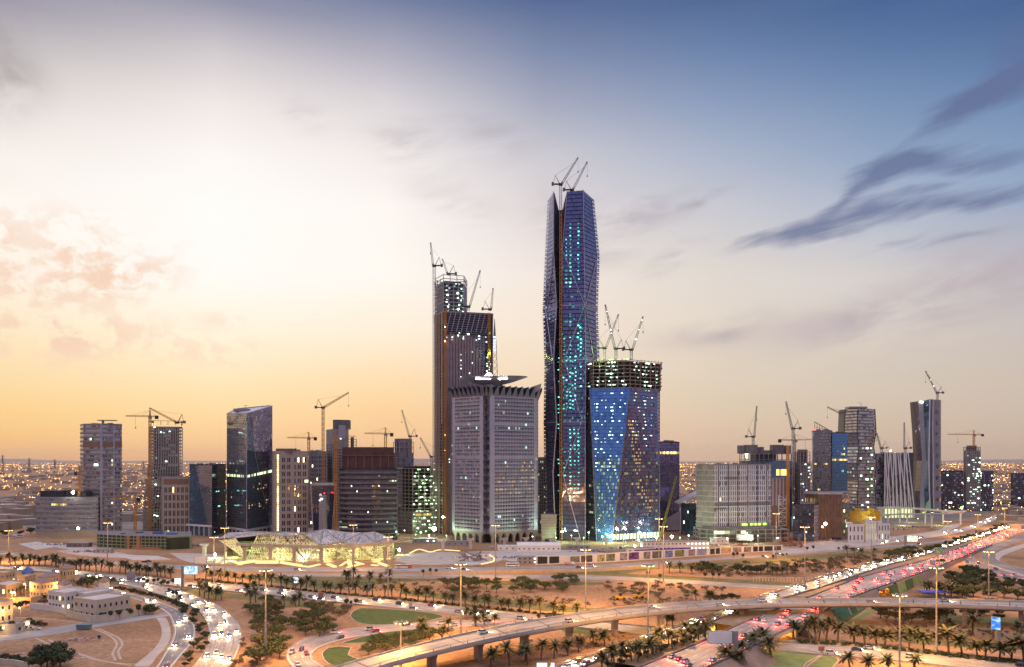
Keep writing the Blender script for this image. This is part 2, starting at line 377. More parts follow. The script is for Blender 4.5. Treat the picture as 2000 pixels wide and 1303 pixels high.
ASPH = asphalt('worn_asphalt', (.3, .28, .265)); ASPHD = asphalt('dark_asphalt', (.2, .19, .19)); PAVE = mat('pale_paving', (.46, .39, .34), .85, var=.12, scale=.1)
LINEW = mat('road_line_white', (.75, .72, .66), .7, var=.1); LINEY = mat('road_line_yellow', (.7, .45, .08), .7, var=.1)
KERB = mat('kerb_concrete', (.42, .38, .34), .85, var=.15)
def pave(road, name, m, dz=.02, cols=4):
    mb = MB(); mb.uv = []; n = road.n; s = 0.0
    for i in range(n):
        if i: s += (road.C[i] - road.C[i - 1]).length
        for k in range(cols + 1):
            p = road.A[i].lerp(road.B[i], k / cols); mb.v.append((p.x, p.y, p.z + dz))
        if i:
            s0 = s - (road.C[i] - road.C[i - 1]).length
            for k in range(cols):
                a = (i - 1) * (cols + 1) + k; mb.f.append((a, a + 1, a + cols + 2, a + cols + 1)); mb.m.append(0)
                mb.uv += [(k / cols, s0), ((k + 1) / cols, s0), ((k + 1) / cols, s), (k / cols, s)]
    # face up
    x = mb.v; f0 = mb.f[0]; e1 = Vector(x[f0[1]]) - Vector(x[f0[0]]); e2 = Vector(x[f0[3]]) - Vector(x[f0[0]])
    if e1.cross(e2).z < 0:
        mb.f = [tuple(reversed(f)) for f in mb.f]; mb.uv = [c for k in range(0, len(mb.uv), 4) for c in reversed(mb.uv[k:k + 4])]
    return kind(mb.build(name, m), 'structure')
def stripe(mb, road, w, width, s0=0.0, s1=1.0, dash=None, dz=.17, mi=0):
    L = road.L; step = 4.0; n = max(2, int((s1 - s0) * L / step)); W = lambda s: (road.at(s, 1) - road.at(s, 0)).length
    for k in range(n):
        a, b = s0 + (s1 - s0) * k / n, s0 + (s1 - s0) * (k + 1) / n
        if dash and (k % dash[1]) >= dash[0]: continue
        h = width / 2 / max(1, W(a)); q = [road.at(a, w - h), road.at(a, w + h), road.at(b, w + h), road.at(b, w - h)]
        q = [(p.x, p.y, p.z + dz) for p in q]
        e = (Vector(q[1]) - Vector(q[0])).cross(Vector(q[3]) - Vector(q[0])).z
        mb.poly(q if e > 0 else q[::-1], mi)
def wallrun(mb, road, w, wid, h, s0=0.0, s1=1.0, mi=0, z0=-.1, step=8.0):
    """low wall / barrier following the road at width fraction w"""
    n = max(2, int((s1 - s0) * road.L / step)); W = lambda s: max(1, (road.at(s, 1) - road.at(s, 0)).length); pr = None
    for k in range(n + 1):
        s = s0 + (s1 - s0) * k / n; g = wid / 2 / W(s); a, b = road.at(s, w - g), road.at(s, w + g)
        c = [(a.x, a.y, a.z + z0), (b.x, b.y, b.z + z0), (b.x, b.y, b.z + h), (a.x, a.y, a.z + h)]
        if pr:
            for i in range(4): j = (i + 1) % 4; mb.poly([pr[i], c[i], c[j], pr[j]], mi)
        pr = c
def gl(lst, z=0.0):
    return [G(p[0], p[1], p[2] if len(p) > 2 else z) for p in lst]
FWY = Road(gl([(-90, 1096), (0, 1106), (70, 1110), (151, 1117), (216, 1124), (267, 1127), (349, 1136), (380, 1138), (519, 1149), (612, 1160), (729, 1171), (800, 1178), (896, 1188), (989, 1198), (1082, 1207), (1157, 1215), (1282, 1227), (1430, 1242), (1580, 1257), (1743, 1268), (1905, 1283), (2000, 1293), (2120, 1306)]),
           gl([(-90, 1103), (0, 1113), (70, 1117), (151, 1125), (216, 1134), (267, 1138), (349, 1147), (380, 1150), (519, 1163), (612, 1173), (729, 1185), (800, 1192), (896, 1202), (989, 1213), (1082, 1222), (1157, 1230), (1282, 1244), (1430, 1260), (1580, 1278), (1743, 1291), (1905, 1309), (2000, 1321), (2120, 1337)]))
RAMP = Road(gl([(214, 1127), (255, 1137), (300, 1144), (345, 1154), (380, 1166), (426, 1186), (459, 1214), (472, 1242), (464, 1275), (449, 1303), (425, 1340)]),
            gl([(180, 1129), (223, 1140), (274, 1151), (325, 1167), (355, 1178), (384, 1192), (402, 1212), (409, 1236), (405, 1263), (392, 1288), (372, 1312)]))
SERV = Road(gl([(190, 1142), (223, 1151), (297, 1172), (353, 1194), (374, 1214), (381, 1232), (374, 1256), (353, 1279), (335, 1302), (300, 1340)]),
            gl([(176, 1144), (212, 1155), (286, 1177), (325, 1195), (338, 1216), (342, 1232), (338, 1250), (325, 1274), (308, 1302), (280, 1340)]))
LOOP = Road(gl([(1060, 1216), (1012, 1214.5), (960, 1213), (870, 1213), (800, 1219), (705, 1226), (636, 1237), (589, 1251), (564, 1270), (561, 1288), (580, 1310), (620, 1340)]),
            gl([(1060, 1221), (1012, 1221), (960, 1222), (880, 1226), (800, 1230), (718, 1240), (655, 1253), (618, 1267), (606, 1277), (610, 1289), (630, 1303), (665, 1325)]))
EZ = 6.0
NB = Road(gl([(1020, 1330, EZ), (1081, 1309, EZ), (1180, 1275, EZ), (1292, 1237, EZ), (1382, 1205, EZ), (1457, 1178, EZ), (1529, 1154, EZ), (1600, 1131, EZ), (1650, 1117, EZ), (1689, 1106, EZ), (1740, 1093, 5), (1782, 1084, 3), (1850, 1063, 1), (1920, 1040, 0), (1964, 1026, 0), (2000, 1012, 0), (2050, 990, 0)]),
          gl([(1060, 1332, EZ), (1125, 1309, EZ), (1200, 1281, EZ), (1305, 1245, EZ), (1395, 1213, EZ), (1482, 1184, EZ), (1545, 1165, EZ), (1606, 1147, EZ), (1654, 1131, EZ), (1689, 1119, EZ), (1742, 1102, 5), (1782, 1092, 3), (1850, 1070, 1), (1920, 1048, 0), (1964, 1034, 0), (2000, 1021, 0), (2050, 1000, 0)]))
SB = Road(gl([(1180, 1332, EZ), (1257, 1302, EZ), (1380, 1251, EZ), (1436, 1225, EZ), (1524, 1189, EZ), (1566, 1173, EZ), (1600, 1160, EZ), (1673, 1132, EZ), (1743, 1112, EZ), (1824, 1090, 3), (1882, 1068, 1), (1952, 1039, 0), (2000, 1022, 0), (2060, 1001, 0)]),
          gl([(1320, 1332, EZ), (1385, 1303, EZ), (1436, 1279, EZ), (1505, 1245, EZ), (1598, 1200, EZ), (1636, 1180, EZ), (1691, 1157, EZ), (1775, 1128, EZ), (1859, 1097, 3), (1915, 1074, 1), (1950, 1060, 0), (2000, 1038, 0), (2060, 1016, 0)]))
DZ = 11.0
FLY = Road(gl([(600, 1325, 6), (690, 1295, 7), (780, 1271, 8), (873, 1248, 9), (966, 1228, 10), (1059, 1211, 11), (1152, 1197, 11), (1200, 1191, 11), (1296, 1182, 11), (1412, 1175, 11), (1529, 1172.5, 11), (1600, 1172, 11), (1700, 1171, 11), (1789, 1172, 11), (1900, 1174, 11), (2000, 1177, 11), (2120, 1182, 11)]),
           gl([(640, 1340, 6), (720, 1311, 7), (790, 1290, 8), (880, 1268, 9), (973, 1247, 10), (1063, 1230, 11), (1152, 1214, 11), (1200, 1207, 11), (1296, 1196, 11), (1412, 1187, 11), (1529, 1182.5, 11), (1600, 1181, 11), (1700, 1180.5, 11), (1789, 1182, 11), (1900, 1185, 11), (2000, 1189, 11), (2120, 1195, 11)]))
FRONT = Road(gl([(-60, 1070), (60, 1083), (200, 1096), (380, 1106), (520, 1108), (700, 1109), (860, 1109), (1000, 1108), (1180, 1104), (1366, 1092), (1500, 1084), (1600, 1077), (1696, 1069), (1782, 1062), (1859, 1052), (1924, 1034), (1975, 1020), (2010, 1008), (2050, 996)]),
             gl([(-60, 1076), (60, 1089), (200, 1103), (380, 1114), (520, 1116), (700, 1116.5), (860, 1116), (1000, 1114), (1180, 1110), (1366, 1097), (1500, 1088.5), (1600, 1081), (1696, 1073), (1782, 1066), (1859, 1056), (1924, 1038.5), (1975, 1024.5), (2010, 1012), (2050, 1000)]))
PARK = Road(gl([(540, 1121), (640, 1121), (780, 1121), (966, 1123), (1180, 1126), (1296, 1131), (1412, 1138), (1529, 1145), (1570, 1143)]),
            gl([(540, 1126), (640, 1126), (780, 1126), (966, 1129), (1180, 1133), (1296, 1138), (1412, 1145), (1529, 1152), (1570, 1149)]))
VILLA = Road(gl([(-60, 1243), (60, 1233), (150, 1219), (230, 1208), (300, 1200), (330, 1196)]), gl([(-60, 1258), (60, 1246), (150, 1231), (230, 1218), (300, 1208), (335, 1202)]))
EXR = Road(gl([(1908, 1069), (1886, 1079), (1879, 1090), (1886, 1102), (1929, 1119), (2000, 1140), (2100, 1168)]), gl([(1930, 1066), (1910, 1076), (1902, 1087), (1906, 1095), (1940, 1107), (2000, 1127), (2100, 1155)]))
EXR2 = Road(gl([(2060, 1026), (1985, 1049), (1938, 1067), (1918, 1081), (1918, 1092), (1940, 1104), (2000, 1122), (2100, 1148)]), gl([(2060, 1040), (2000, 1056), (1958, 1072), (1942, 1083), (1943, 1091), (1962, 1101), (2010, 1114), (2100, 1138)]))
STUBW = Road(gl([(1690, 1064), (1740, 1056), (1800, 1047), (1860, 1036), (1890, 1028), (1930, 1012), (1975, 993)]), gl([(1690, 1068.5), (1740, 1061), (1800, 1053), (1862, 1043), (1905, 1032), (1945, 1015), (1990, 996)]))
for r_, n_, m_ in ((FWY, 'freeway', ASPH), (RAMP, 'ramp_road', ASPH), (SERV, 'service_road', ASPHD), (LOOP, 'loop_road', ASPH), (NB, 'highway_inbound_road', ASPH), (SB, 'highway_outbound_road', ASPH), (FLY, 'flyover_road', ASPH),
                   (FRONT, 'frontage_road', ASPH), (PARK, 'park_road', ASPH), (VILLA, 'villa_road', ASPH), (EXR, 'exit_ramp_road', ASPHD), (EXR2, 'exit_slip_road', ASPHD), (STUBW, 'site_road', PAVE)):
    ROAD_DZ = ROAD_DZ + .01 if 'ROAD_DZ' in globals() else .02
    pave(r_, n_, m_, dz=ROAD_DZ)
mb = MB()
for r_, lanes in ((FWY, 4), (RAMP, 4), (LOOP, 3), (NB, 4), (SB, 5), (FLY, 2), (SERV, 2), (EXR, 2), (FRONT, 2)):
    stripe(mb, r_, .035, .35); stripe(mb, r_, .965, .35)
    for k in range(1, lanes): stripe(mb, r_, .035 + .93 * k / lanes, .3, dash=(1, 3))
kind(mb.build('lane_markings', LINEW), 'structure')
# kerbs and crash barriers
def barrier(name, road, w, label, wid=.5, h=.9, m=KERB, s0=0, s1=1, cat='barrier', posts=0, grp='crash barriers beside the roads'):
    t = thing(name, label, cat, road.at((s0 + s1) / 2, w), 0, grp); o = tuple(t.location)
    mb = MB(); wallrun(mb, road, w, wid, h, s0, s1); mb.build('wall', m, t, o)
    if posts:
        n = int((s1 - s0) * road.L / posts); it = []
        for k in range(n + 1):
            p = road.at(s0 + (s1 - s0) * k / n, w) - t.location; m_ = MB(); m_.box(p.x - .12, p.y - .12, p.z + h, p.x + .12, p.y + .12, p.z + h + 1.1); it.append(m_)
        limited(t, 'rail_post', it, STEEL); mb = MB()
        wallrun(mb, road, w, .12, h + 1.0, s0, s1, z0=h + .8); mb.build('hand_rail', STEEL, t, o)
    return t
barrier('crash_barrier', FWY, -.02, 'long concrete crash barrier on the far edge of the freeway beside the palm row')
barrier('crash_barrier', FWY, 1.02, 'long concrete crash barrier on the near edge of the freeway')
barrier('crash_barrier', RAMP, -.01, 'curved concrete crash barrier on the outer edge of the bending ramp')
barrier('crash_barrier', RAMP, 1.01, 'curved concrete crash barrier on the inner edge of the bending ramp')
barrier('crash_barrier', NB, -.02, 'concrete crash barrier on the outer edge of the highway of headlamps', m=CONCD, posts=8)
barrier('crash_barrier', NB, 1.02, 'concrete crash barrier between highway of headlamps and planted median', m=CONCD)
barrier('crash_barrier', SB, -.01, 'concrete crash barrier between red-lit highway and planted median', m=CONCD)
barrier('crash_barrier', SB, 1.01, 'concrete crash barrier on the outer edge of the red-lit highway', m=CONCD, posts=8, s1=.6)
barrier('crash_barrier', LOOP, -.02, 'curved low kerb wall on the outer edge of the loop road', h=.35)
barrier('crash_barrier', LOOP, 1.02, 'curved low kerb wall on the inner edge of the loop road', h=.35)
barrier('retaining_wall', FRONT, 1.9, 'long sandy retaining wall lit orange beside the frontage road', wid=.6, h=2.4, m=mat('sand_wall', (.52, .4, .27), .9, var=.12, scale=.3), s0=.28, s1=.7, cat='wall', grp=None)
mb = MB()
for r_, w_ in ((SERV, -.03), (SERV, 1.03), (FRONT, -.06), (FRONT, 1.06), (PARK, -.08), (PARK, 1.08), (VILLA, -.03), (VILLA, 1.03), (EXR, -.04), (EXR, 1.04), (EXR2, -.04), (EXR2, 1.04)):
    wallrun(mb, r_, w_, .5, .16)
kind(mb.build('kerb', KERB), 'structure')
# embankments under the raised highway, bridges where cross roads pass below
EMB = mat('embankment_earth', (.3, .21, .15), .95, var=.2, scale=.2)
def embank(road, lo_w, hi_w, spans, name='embankment'):
    mb = MB(); n = road.n; pr = None
    for i in range(n):
        s = i / (n - 1); gap = any(a < s < b for a, b in spans)
        if gap or road.C[i].z < .3: pr = None if gap else pr
        p, q = road.at(s, lo_w), road.at(s, hi_w); d = (q - p); d.z = 0; d.normalize(); z = p.z
        c = [p - d * (z * 1.5 + .2), p, q, q + d * (z * 1.5 + .2)]; c[0].z = c[3].z = -.05
        c[1].z -= .02; c[2].z -= .02
        if gap: continue
        if pr:
            for k in range(3): mb.poly([pr[k], pr[k + 1], c[k + 1], c[k]])
        else: mb.poly([c[0], c[1], c[2], c[3]])
        pr = c; nxt = (i + 1) / (n - 1)
        if any(a < nxt < b for a, b in spans): mb.poly([c[3], c[2], c[1], c[0]])
    return kind(mb.build(name, EMB), 'structure')
def nearest_s(road, p):
    return min(range(road.n), key=lambda i: (road.C[i].xy - p.xy).length) / (road.n - 1)
def cross(ra, rb):
    best = (1e9, 0, 0)
    for i in range(ra.n):
        for j in range(rb.n):
            d = (ra.C[i].xy - rb.C[j].xy).length
            if d < best[0]: best = (d, i, j)
    return best[1] / (ra.n - 1), best[2] / (rb.n - 1)
sx_n, _ = cross(NB, FWY); sx_s, _ = cross(SB, FWY)
def s_at_px(road, px, w=.5):
    best = (1e9, 0)
    for i in range(400):
        p = road.at(i / 399, w); d = abs(CX + p.x * FPX / max(1, p.y) - px)
        if d < best[0]: best = (d, i / 399)
    return best[1]
sn2, ss2 = s_at_px(NB, 1662), s_at_px(SB, 1712)
def span(road, s, half): return (s - half / road.L, s + half / road.L)
GAPS_N = [span(NB, sx_n, 24), span(NB, sn2, 13)]; GAPS_S = [span(SB, sx_s, 26), span(SB, ss2, 14)]
embank(NB, -.05, 1.06, GAPS_N); embank(SB, -.05, 1.05, GAPS_S)
# planted median between the two highways
MEDM = mat('median_soil', (.26, .19, .12), .95, var=.25, scale=.25)
mb = MB(); n = 60
for k in range(n):
    for a, b in ((k / n, (k + 1) / n),):
        s0, s1 = .03 + a * .62, .03 + b * .62
        p0, p1 = NB.at(s0, 1.04), NB.at(s1, 1.04); q0, q1 = [SB.at(min(range(SB.n), key=lambda i: (SB.A[i] - p).length) / (SB.n - 1), -.03) for p in (p0, p1)]
        mid = (s0 + s1) / 2
        if any(g[0] < mid < g[1] for g in GAPS_N): continue
        for p in (p0, p1, q0, q1): p.z -= .12
        e = (p1 - p0).cross(q0 - p0).z
        mb.poly([p0, p1, q1, q0] if e > 0 else [q0, q1, p1, p0])
kind(mb.build('median_ground', MEDM), 'structure')
def bridge(road, spn, label):
    t = thing('highway_bridge', label, 'bridge', road.at((spn[0] + spn[1]) / 2, .5), 0, 'highway bridges over the cross roads'); o = tuple(t.location)
    mb = MB(); a, b = spn[0] - 2 / road.L, spn[1] + 2 / road.L; n = 10; pr = None
    for k in range(n + 1):
        s = a + (b - a) * k / n; p, q = road.at(s, -.06), road.at(s, 1.06)
        c = [p + Vector((0, 0, -.15)), q + Vector((0, 0, -.15)), q + Vector((0, 0, -1.5)), p + Vector((0, 0, -1.5))]
        if pr:
            for i in range(4): j = (i + 1) % 4; mb.poly([pr[i], c[i], c[j], pr[j]])
        else: mb.poly(c)
        pr = c
    mb.poly(pr[::-1]); mb.build('deck', CONC, t, o)
    for s, sg in ((spn[0], -1), (spn[1], 1)):
        mb = MB(); d = road.dirn(s) * sg; p, q = road.at(s, -.03), road.at(s, 1.03); p2, q2 = p + d * 2, q + d * 2
        f = lambda v, z: (v.x, v.y, z)
        mb.prism([f(p, -.1), f(q, -.1), f(q2, -.1), f(p2, -.1)], [f(p, p.z - 1.5), f(q, q.z - 1.5), f(q2, q.z - 1.5), f(p2, p.z - 1.5)]); mb.build('abutment', CREAM, t, o)
    s = (spn[0] + spn[1]) / 2
    for k in range(4):
        mb = MB(); p = road.at(s, .1 + .8 * k / 3); mb.tube((p.x, p.y, 0), (p.x, p.y, p.z - 1.5), .6, .6, 10); mb.build('pier', CONC, t, o)
    for s_ in (spn[0] + 3 / road.L, spn[1] - 3 / road.L):
        p = road.at(s_, .5)
        l = MB(); l.box(p.x - .6, p.y - .6, p.z - 1.75, p.x + .6, p.y + .6, p.z - 1.55); l.build('underpass_lamp', SODA, t, o)
        lamp('underpass_light', (p.x - o[0], p.y - o[1], p.z - 2.2 - o[2]), 12000, (1, .45, .06), t, .4)
    return t
bridge(NB, GAPS_N[0], 'concrete bridge carrying headlamp traffic over the freeway')
bridge(SB, GAPS_S[0], 'concrete bridge carrying red tail lamp traffic over the freeway')
bridge(NB, GAPS_N[1], 'short concrete bridge of the headlamp highway over an orange underpass')
bridge(SB, GAPS_S[1], 'short concrete bridge of the red highway over an orange underpass beside green slopes')
# curved flyover on single piers
t = thing('flyover', 'long curved concrete flyover on piers crossing above both highways', 'flyover', (0, 395, 0)); o = (0, 395, 0)
mb = MB(); pr = None
for k in range(FLY.n):
    p, q = FLY.A[k].copy(), FLY.B[k].copy(); d = (q - p).normalized(); e = Vector((0, 0, 1))
    c = [p - d * .8 - e * .12, q + d * .8 - e * .12, q + d * .8 - e * .8, q - d * 2.5 - e * 2.0, p + d * 2.5 - e * 2.0, p - d * .8 - e * .8]
    if pr:
        for i in range(6): j = (i + 1) % 6; mb.poly([pr[i], c[i], c[j], pr[j]])
    pr = c
mb.build('deck_girder', CONC, t, o)
for w in (-.02, 1.02):
    mb = MB(); wallrun(mb, FLY, w, .4, .95, z0=-.2); pp = mb.build('parapet', KERB, t, o)
    it = []
    for k in range(int(FLY.L / 9)):
        mb = MB(); p = FLY.at(k * 9 / FLY.L, w); mb.box(p.x - .13, p.y - .13, p.z + .9, p.x + .13, p.y + .13, p.z + 2.0); it.append(mb)
    limited(pp, 'rail_post', it, STEEL)
    mb = MB(); wallrun(mb, FLY, w, .1, 2.0, z0=1.85); mb.build('hand_rail', STEEL, pp)
for c_ in t.children:
    for g_ in c_.children: g_.location = (-o[0], -o[1], -o[2])
mb = MB()
for k in range(1, int(FLY.L / 24)):
    p, q = FLY.at(k * 24 / FLY.L, .01), FLY.at(k * 24 / FLY.L, .99); d = FLY.dirn(k * 24 / FLY.L) * .22; z = Vector((0, 0, .18)); e = (q - p).cross(d).z
    mb.poly([p - d + z, q - d + z, q + d + z, p + d + z] if e > 0 else [p + d + z, q + d + z, q - d + z, p - d + z])
kind(mb.build('expansion_joints', RUBBER), 'structure')
PIERS = [842, 935, 1022, 1112, 1200, 1289, 1445, 1603, 1771, 1884, 1994]
for px in PIERS:
    s = s_at_px(FLY, px); p = FLY.at(s, .5); d = (FLY.at(s, 1) - FLY.at(s, 0)).normalized(); a = FLY.dirn(s)
    f = lambda u, v, z: (p.x + d.x * u + a.x * v, p.y + d.y * u + a.y * v, z)
    mb = MB(); zt = p.z - 2.0
    sq = lambda u, v, z: [f(-u, -v, z), f(u, -v, z), f(u, v, z), f(-u, v, z)]
    if sq(1, 1, 0) and ((Vector(sq(1, 1, 0)[1]) - Vector(sq(1, 1, 0)[0])).cross(Vector(sq(1, 1, 0)[3]) - Vector(sq(1, 1, 0)[0])).z < 0): sq = lambda u, v, z: [f(-u, v, z), f(u, v, z), f(u, -v, z), f(-u, -v, z)]
    mb.prism(sq(2.6, 1.2, -.2), sq(2.6, 1.2, zt - 2.2)); mb.prism(sq(2.6, 1.2, zt - 2.2), sq(4.3, 1.3, zt + .05))
    for g in (-1.2, 0, 1.2): mb.box(f(g, 0, 0)[0] - .12, f(0, 0, 0)[1] - 1.6, 0, f(g, 0, 0)[0] + .12, f(0, 0, 0)[1] - 1.2, zt - 2.4)
    mb.build('pier', CONC, t, o)

# ---------------------------------------------------------------- lawns, paving
LAWN = mat('lawn_grass', (.055, .095, .022), .95, var=.3, scale=.25, bump=.3); LAWNP = mat('pale_lawn', (.17, .22, .07), .95, var=.22, scale=.2); LAWND = mat('teal_lawn', (.05, .13, .075), .95, var=.25, scale=.25)
DRYL = mat('dry_lawn', (.13, .125, .045), .95, var=.3, scale=.12)
def patch(name, px, m, dz=.01, z=0.0, thick=0):
    pts = crom([G(a, b, z) for a, b in px] + [G(*px[0], z)], 6.0)[:-1] if len(px) > 4 else [G(a, b, z) for a, b in px]
    ar = sum(p.x * q.y - q.x * p.y for p, q in zip(pts, pts[1:] + pts[:1]))
    if ar < 0: pts = pts[::-1]
    mb = MB(); mb.prism([(p.x, p.y, p.z - .05) for p in pts], [(p.x, p.y, p.z + dz) for p in pts], cap0=False)
    return kind(mb.build(name, m), 'structure')
def edged(px, m, dz):
    """a lawn with a concrete kerb round it"""
    patch('lawn', px, m, dz)
    pts = crom([G(a, b) for a, b in px] + [G(*px[0])], 5.0); mb = MB()
    for p, q in zip(pts, pts[1:]): mb.bar((p.x, p.y, .08), (q.x, q.y, .08), .45, 0, .3)
    kind(mb.build('kerb', KERB), 'structure')
edged([(684, 1204), (690, 1194), (707, 1188), (740, 1189), (800, 1193), (850, 1199), (868, 1205), (850, 1210), (800, 1218), (735, 1221), (698, 1216)], LAWN, .012)
edged([(665, 1257), (705, 1245), (757, 1234), (800, 1231), (858, 1229), (850, 1236), (800, 1243), (770, 1246), (740, 1251), (715, 1256)], LAWN, .013)
edged([(629, 1277), (640, 1266), (662, 1263), (686, 1265), (682, 1273), (680, 1280), (703, 1289), (720, 1296), (690, 1302), (650, 1300), (634, 1290)], LAWN, .014)
edged([(1092, 1230), (1105, 1227), (1132, 1226), (1160, 1228), (1170, 1232), (1155, 1237), (1130, 1239), (1102, 1236)], LAWN, .012)
patch('lawn', [(1048, 1117), (1120, 1112), (1190, 1110), (1288, 1110), (1240, 1117), (1225, 1121), (1300, 1124), (1412, 1130), (1545, 1139), (1560, 1142), (1500, 1143), (1412, 1137), (1296, 1130), (1180, 1124), (1100, 1121)], DRYL, .013)
patch('lawn', [(1296, 1107), (1366, 1099), (1480, 1092), (1580, 1085), (1700, 1075), (1720, 1080), (1600, 1093), (1500, 1100), (1400, 1106), (1330, 1112)], DRYL, .014)
patch('lawn', [(470, 1124), (540, 1127), (660, 1127), (800, 1130), (900, 1131), (960, 1136), (880, 1136), (800, 1136), (700, 1145), (640, 1152), (590, 1146), (520, 1136)], DRYL, .013)
patch('lawn', [(890, 1136), (1000, 1134), (1180, 1138), (1180, 1142), (1050, 1142), (930, 1142)], DRYL, .012)
patch('lawn', [(780, 1152), (850, 1158), (930, 1166), (1020, 1174), (1120, 1186), (1180, 1188), (1180, 1192), (1100, 1196), (1000, 1186), (900, 1174), (800, 1164)], DRYL, .014)
patch('lawn', [(334, 1148), (372, 1148), (430, 1157), (520, 1166), (640, 1180), (690, 1186), (640, 1192), (560, 1182), (470, 1170), (400, 1164)], DRYL, .012)
patch('lawn', [(1820, 1196), (1900, 1204), (2000, 1206), (2080, 1210), (2080, 1222), (1960, 1222), (1860, 1216)], DRYL, .012)
patch('lawn', [(1690, 1235), (1760, 1243), (1850, 1252), (2000, 1262), (2000, 1270), (1850, 1262), (1760, 1254)], DRYL, .013)
edged([(1440, 1300), (1458, 1282), (1480, 1262), (1505, 1256), (1520, 1258), (1560, 1268), (1603, 1277), (1575, 1295), (1550, 1320), (1420, 1330)], LAWNP, .013)
edged([(1560, 1318), (1590, 1292), (1612, 1279), (1637, 1287), (1626, 1304), (1600, 1330)], LAWNP, .012)
# planted slope beside the outbound highway, in stripes
def slope(px0, px1, w0, w1, m):
    """strip of the embankment side between two photo columns of the road's outer edge"""
    mb = MB(); s0, s1 = s_at_px(SB, px0, 1), s_at_px(SB, px1, 1); pr = None
    for k in range(7):
        s = s0 + (s1 - s0) * k / 6; q = SB.at(s, 1.05); d = SB.at(s, 1) - SB.at(s, 0); d.z = 0; d.normalize(); z = q.z; L = z * 1.5 + .2
        c = [q + d * (L * w0) + Vector((0, 0, -z * w0 + .06)), q + d * (L * w1) + Vector((0, 0, -z * w1 + .06))]
        if pr:
            e = (c[0] - pr[0]).cross(pr[1] - pr[0]).z
            mb.poly([pr[0], c[0], c[1], pr[1]] if e > 0 else [pr[1], c[1], c[0], pr[0]])
        pr = c
    kind(mb.build('slope_lawn', m), 'structure')
for i, (a, b, m) in enumerate(((1618, 1632, LAWND), (1634, 1648, LAWND), (1650, 1664, LAWN), (1666, 1684, LAWNP), (1734, 1750, LAWN), (1752, 1764, LAWNP), (1766, 1780, LAWN), (1782, 1796, LAWNP))): slope(a, b, .08, 1.0, m)
for i, px in enumerate(([(1612, 1195), (1640, 1190), (1618, 1210), (1604, 1205)], [(1650, 1189), (1668, 1187), (1632, 1216), (1619, 1211)], [(1676, 1187), (1694, 1187), (1644, 1222), (1633, 1217)], [(1702, 1188), (1717, 1189), (1650, 1228), (1645, 1223)],
                       [(1728, 1134), (1748, 1131), (1784, 1147), (1762, 1155)], [(1760, 1128), (1775, 1125), (1795, 1134), (1782, 1139)], [(1778, 1123), (1790, 1120), (1812, 1130), (1797, 1137)])):
    patch('lawn', px, (LAWND, LAWND, LAWN, LAWNP, LAWN, LAWNP, LAWNP)[i], .016)
patch('pavement', [(305, 1207), (322, 1206), (331, 1222), (333, 1243), (325, 1262), (305, 1284), (291, 1302), (262, 1302), (300, 1268), (315, 1244), (314, 1222)], PAVE, .016)
patch('pavement', [(1905, 1120), (1945, 1113), (1960, 1122), (2030, 1136), (2030, 1128), (1968, 1112), (1953, 1100), (1960, 1085), (2010, 1066), (2010, 1060), (1950, 1078), (1942, 1094)], PAVE, .012)
# pale terraces in front of the towers
for i, px in enumerate(([(35, 1062), (75, 1058), (110, 1068), (70, 1074)], [(78, 1060), (140, 1062), (210, 1068), (190, 1080), (115, 1070)], [(110, 1076), (180, 1072), (255, 1084), (240, 1090), (150, 1084)], [(215, 1082), (310, 1086), (335, 1093), (260, 1094)],
                       [(330, 1080), (420, 1083), (520, 1098), (440, 1101), (370, 1098)], [(770, 1096), (800, 1082), (880, 1078), (905, 1088), (900, 1100), (820, 1103)], [(910, 1078), (975, 1077), (985, 1092), (940, 1102), (905, 1102)],
                       [(1510, 1072), (1600, 1058), (1690, 1055), (1692, 1066), (1600, 1078), (1520, 1086)], [(1690, 1050), (1760, 1046), (1830, 1036), (1850, 1026), (1880, 1022), (1850, 1038), (1780, 1052), (1700, 1062)], [(960, 1076), (1100, 1074), (1180, 1080), (1240, 1082), (1180, 1094), (1000, 1096)])):
    patch('terrace', px, PAVE if i % 3 else CONCL, .008 + i * .001)
patch('building_site_ground', [(60, 1040), (300, 1036), (700, 1034), (1000, 1036), (1400, 1036), (1700, 1030), (1900, 1010), (1900, 990), (1500, 975), (900, 970), (300, 985), (60, 1000)], mat('site_ground', (.2, .17, .15), .95, var=.3, scale=.05), .006)

# ================================================================ towers
def glassm(name, col, metal=.75, rough=.06): return mat(name, col, rough, metal, var=.0)
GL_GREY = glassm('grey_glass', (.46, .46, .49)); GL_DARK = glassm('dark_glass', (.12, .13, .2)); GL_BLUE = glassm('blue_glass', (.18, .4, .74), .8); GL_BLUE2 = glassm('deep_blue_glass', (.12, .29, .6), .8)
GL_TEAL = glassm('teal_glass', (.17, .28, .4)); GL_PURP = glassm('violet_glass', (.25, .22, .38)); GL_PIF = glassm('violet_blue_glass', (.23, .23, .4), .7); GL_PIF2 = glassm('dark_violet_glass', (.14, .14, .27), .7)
GL_WIN = glassm('window_glass', (.06, .07, .1), .5); GL_BACK = mat('glass_backing', (.03, .03, .04), .6, var=0)
FIN = mat('bronze_fin', (.36, .27, .27), .5, .3, var=.12); BROWN = mat('brown_cladding', (.25, .15, .1), .7, var=.15)
LILAC = mat('lilac_metal_panel', (.44, .42, .5), .4, .35, var=.08); GREYP = mat('grey_panel', (.3, .28, .29), .6, .1, var=.1); MULL = mat('mullion_metal', (.2, .2, .23), .4, .6, var=0)
BEIGE = mat('beige_stone', (.42, .35, .29), .8, var=.08, scale=.2); LITSTRIP = glow('lit_ceiling', (.85, 1.0, .6), 1.8); LITDIM = glow('dim_room_light', (.75, .9, .55), .7); LITY = glow('yellow_room_light', (1.0, .75, .25), 1.6)
def lerp(a, b, t): return a + (b - a) * t
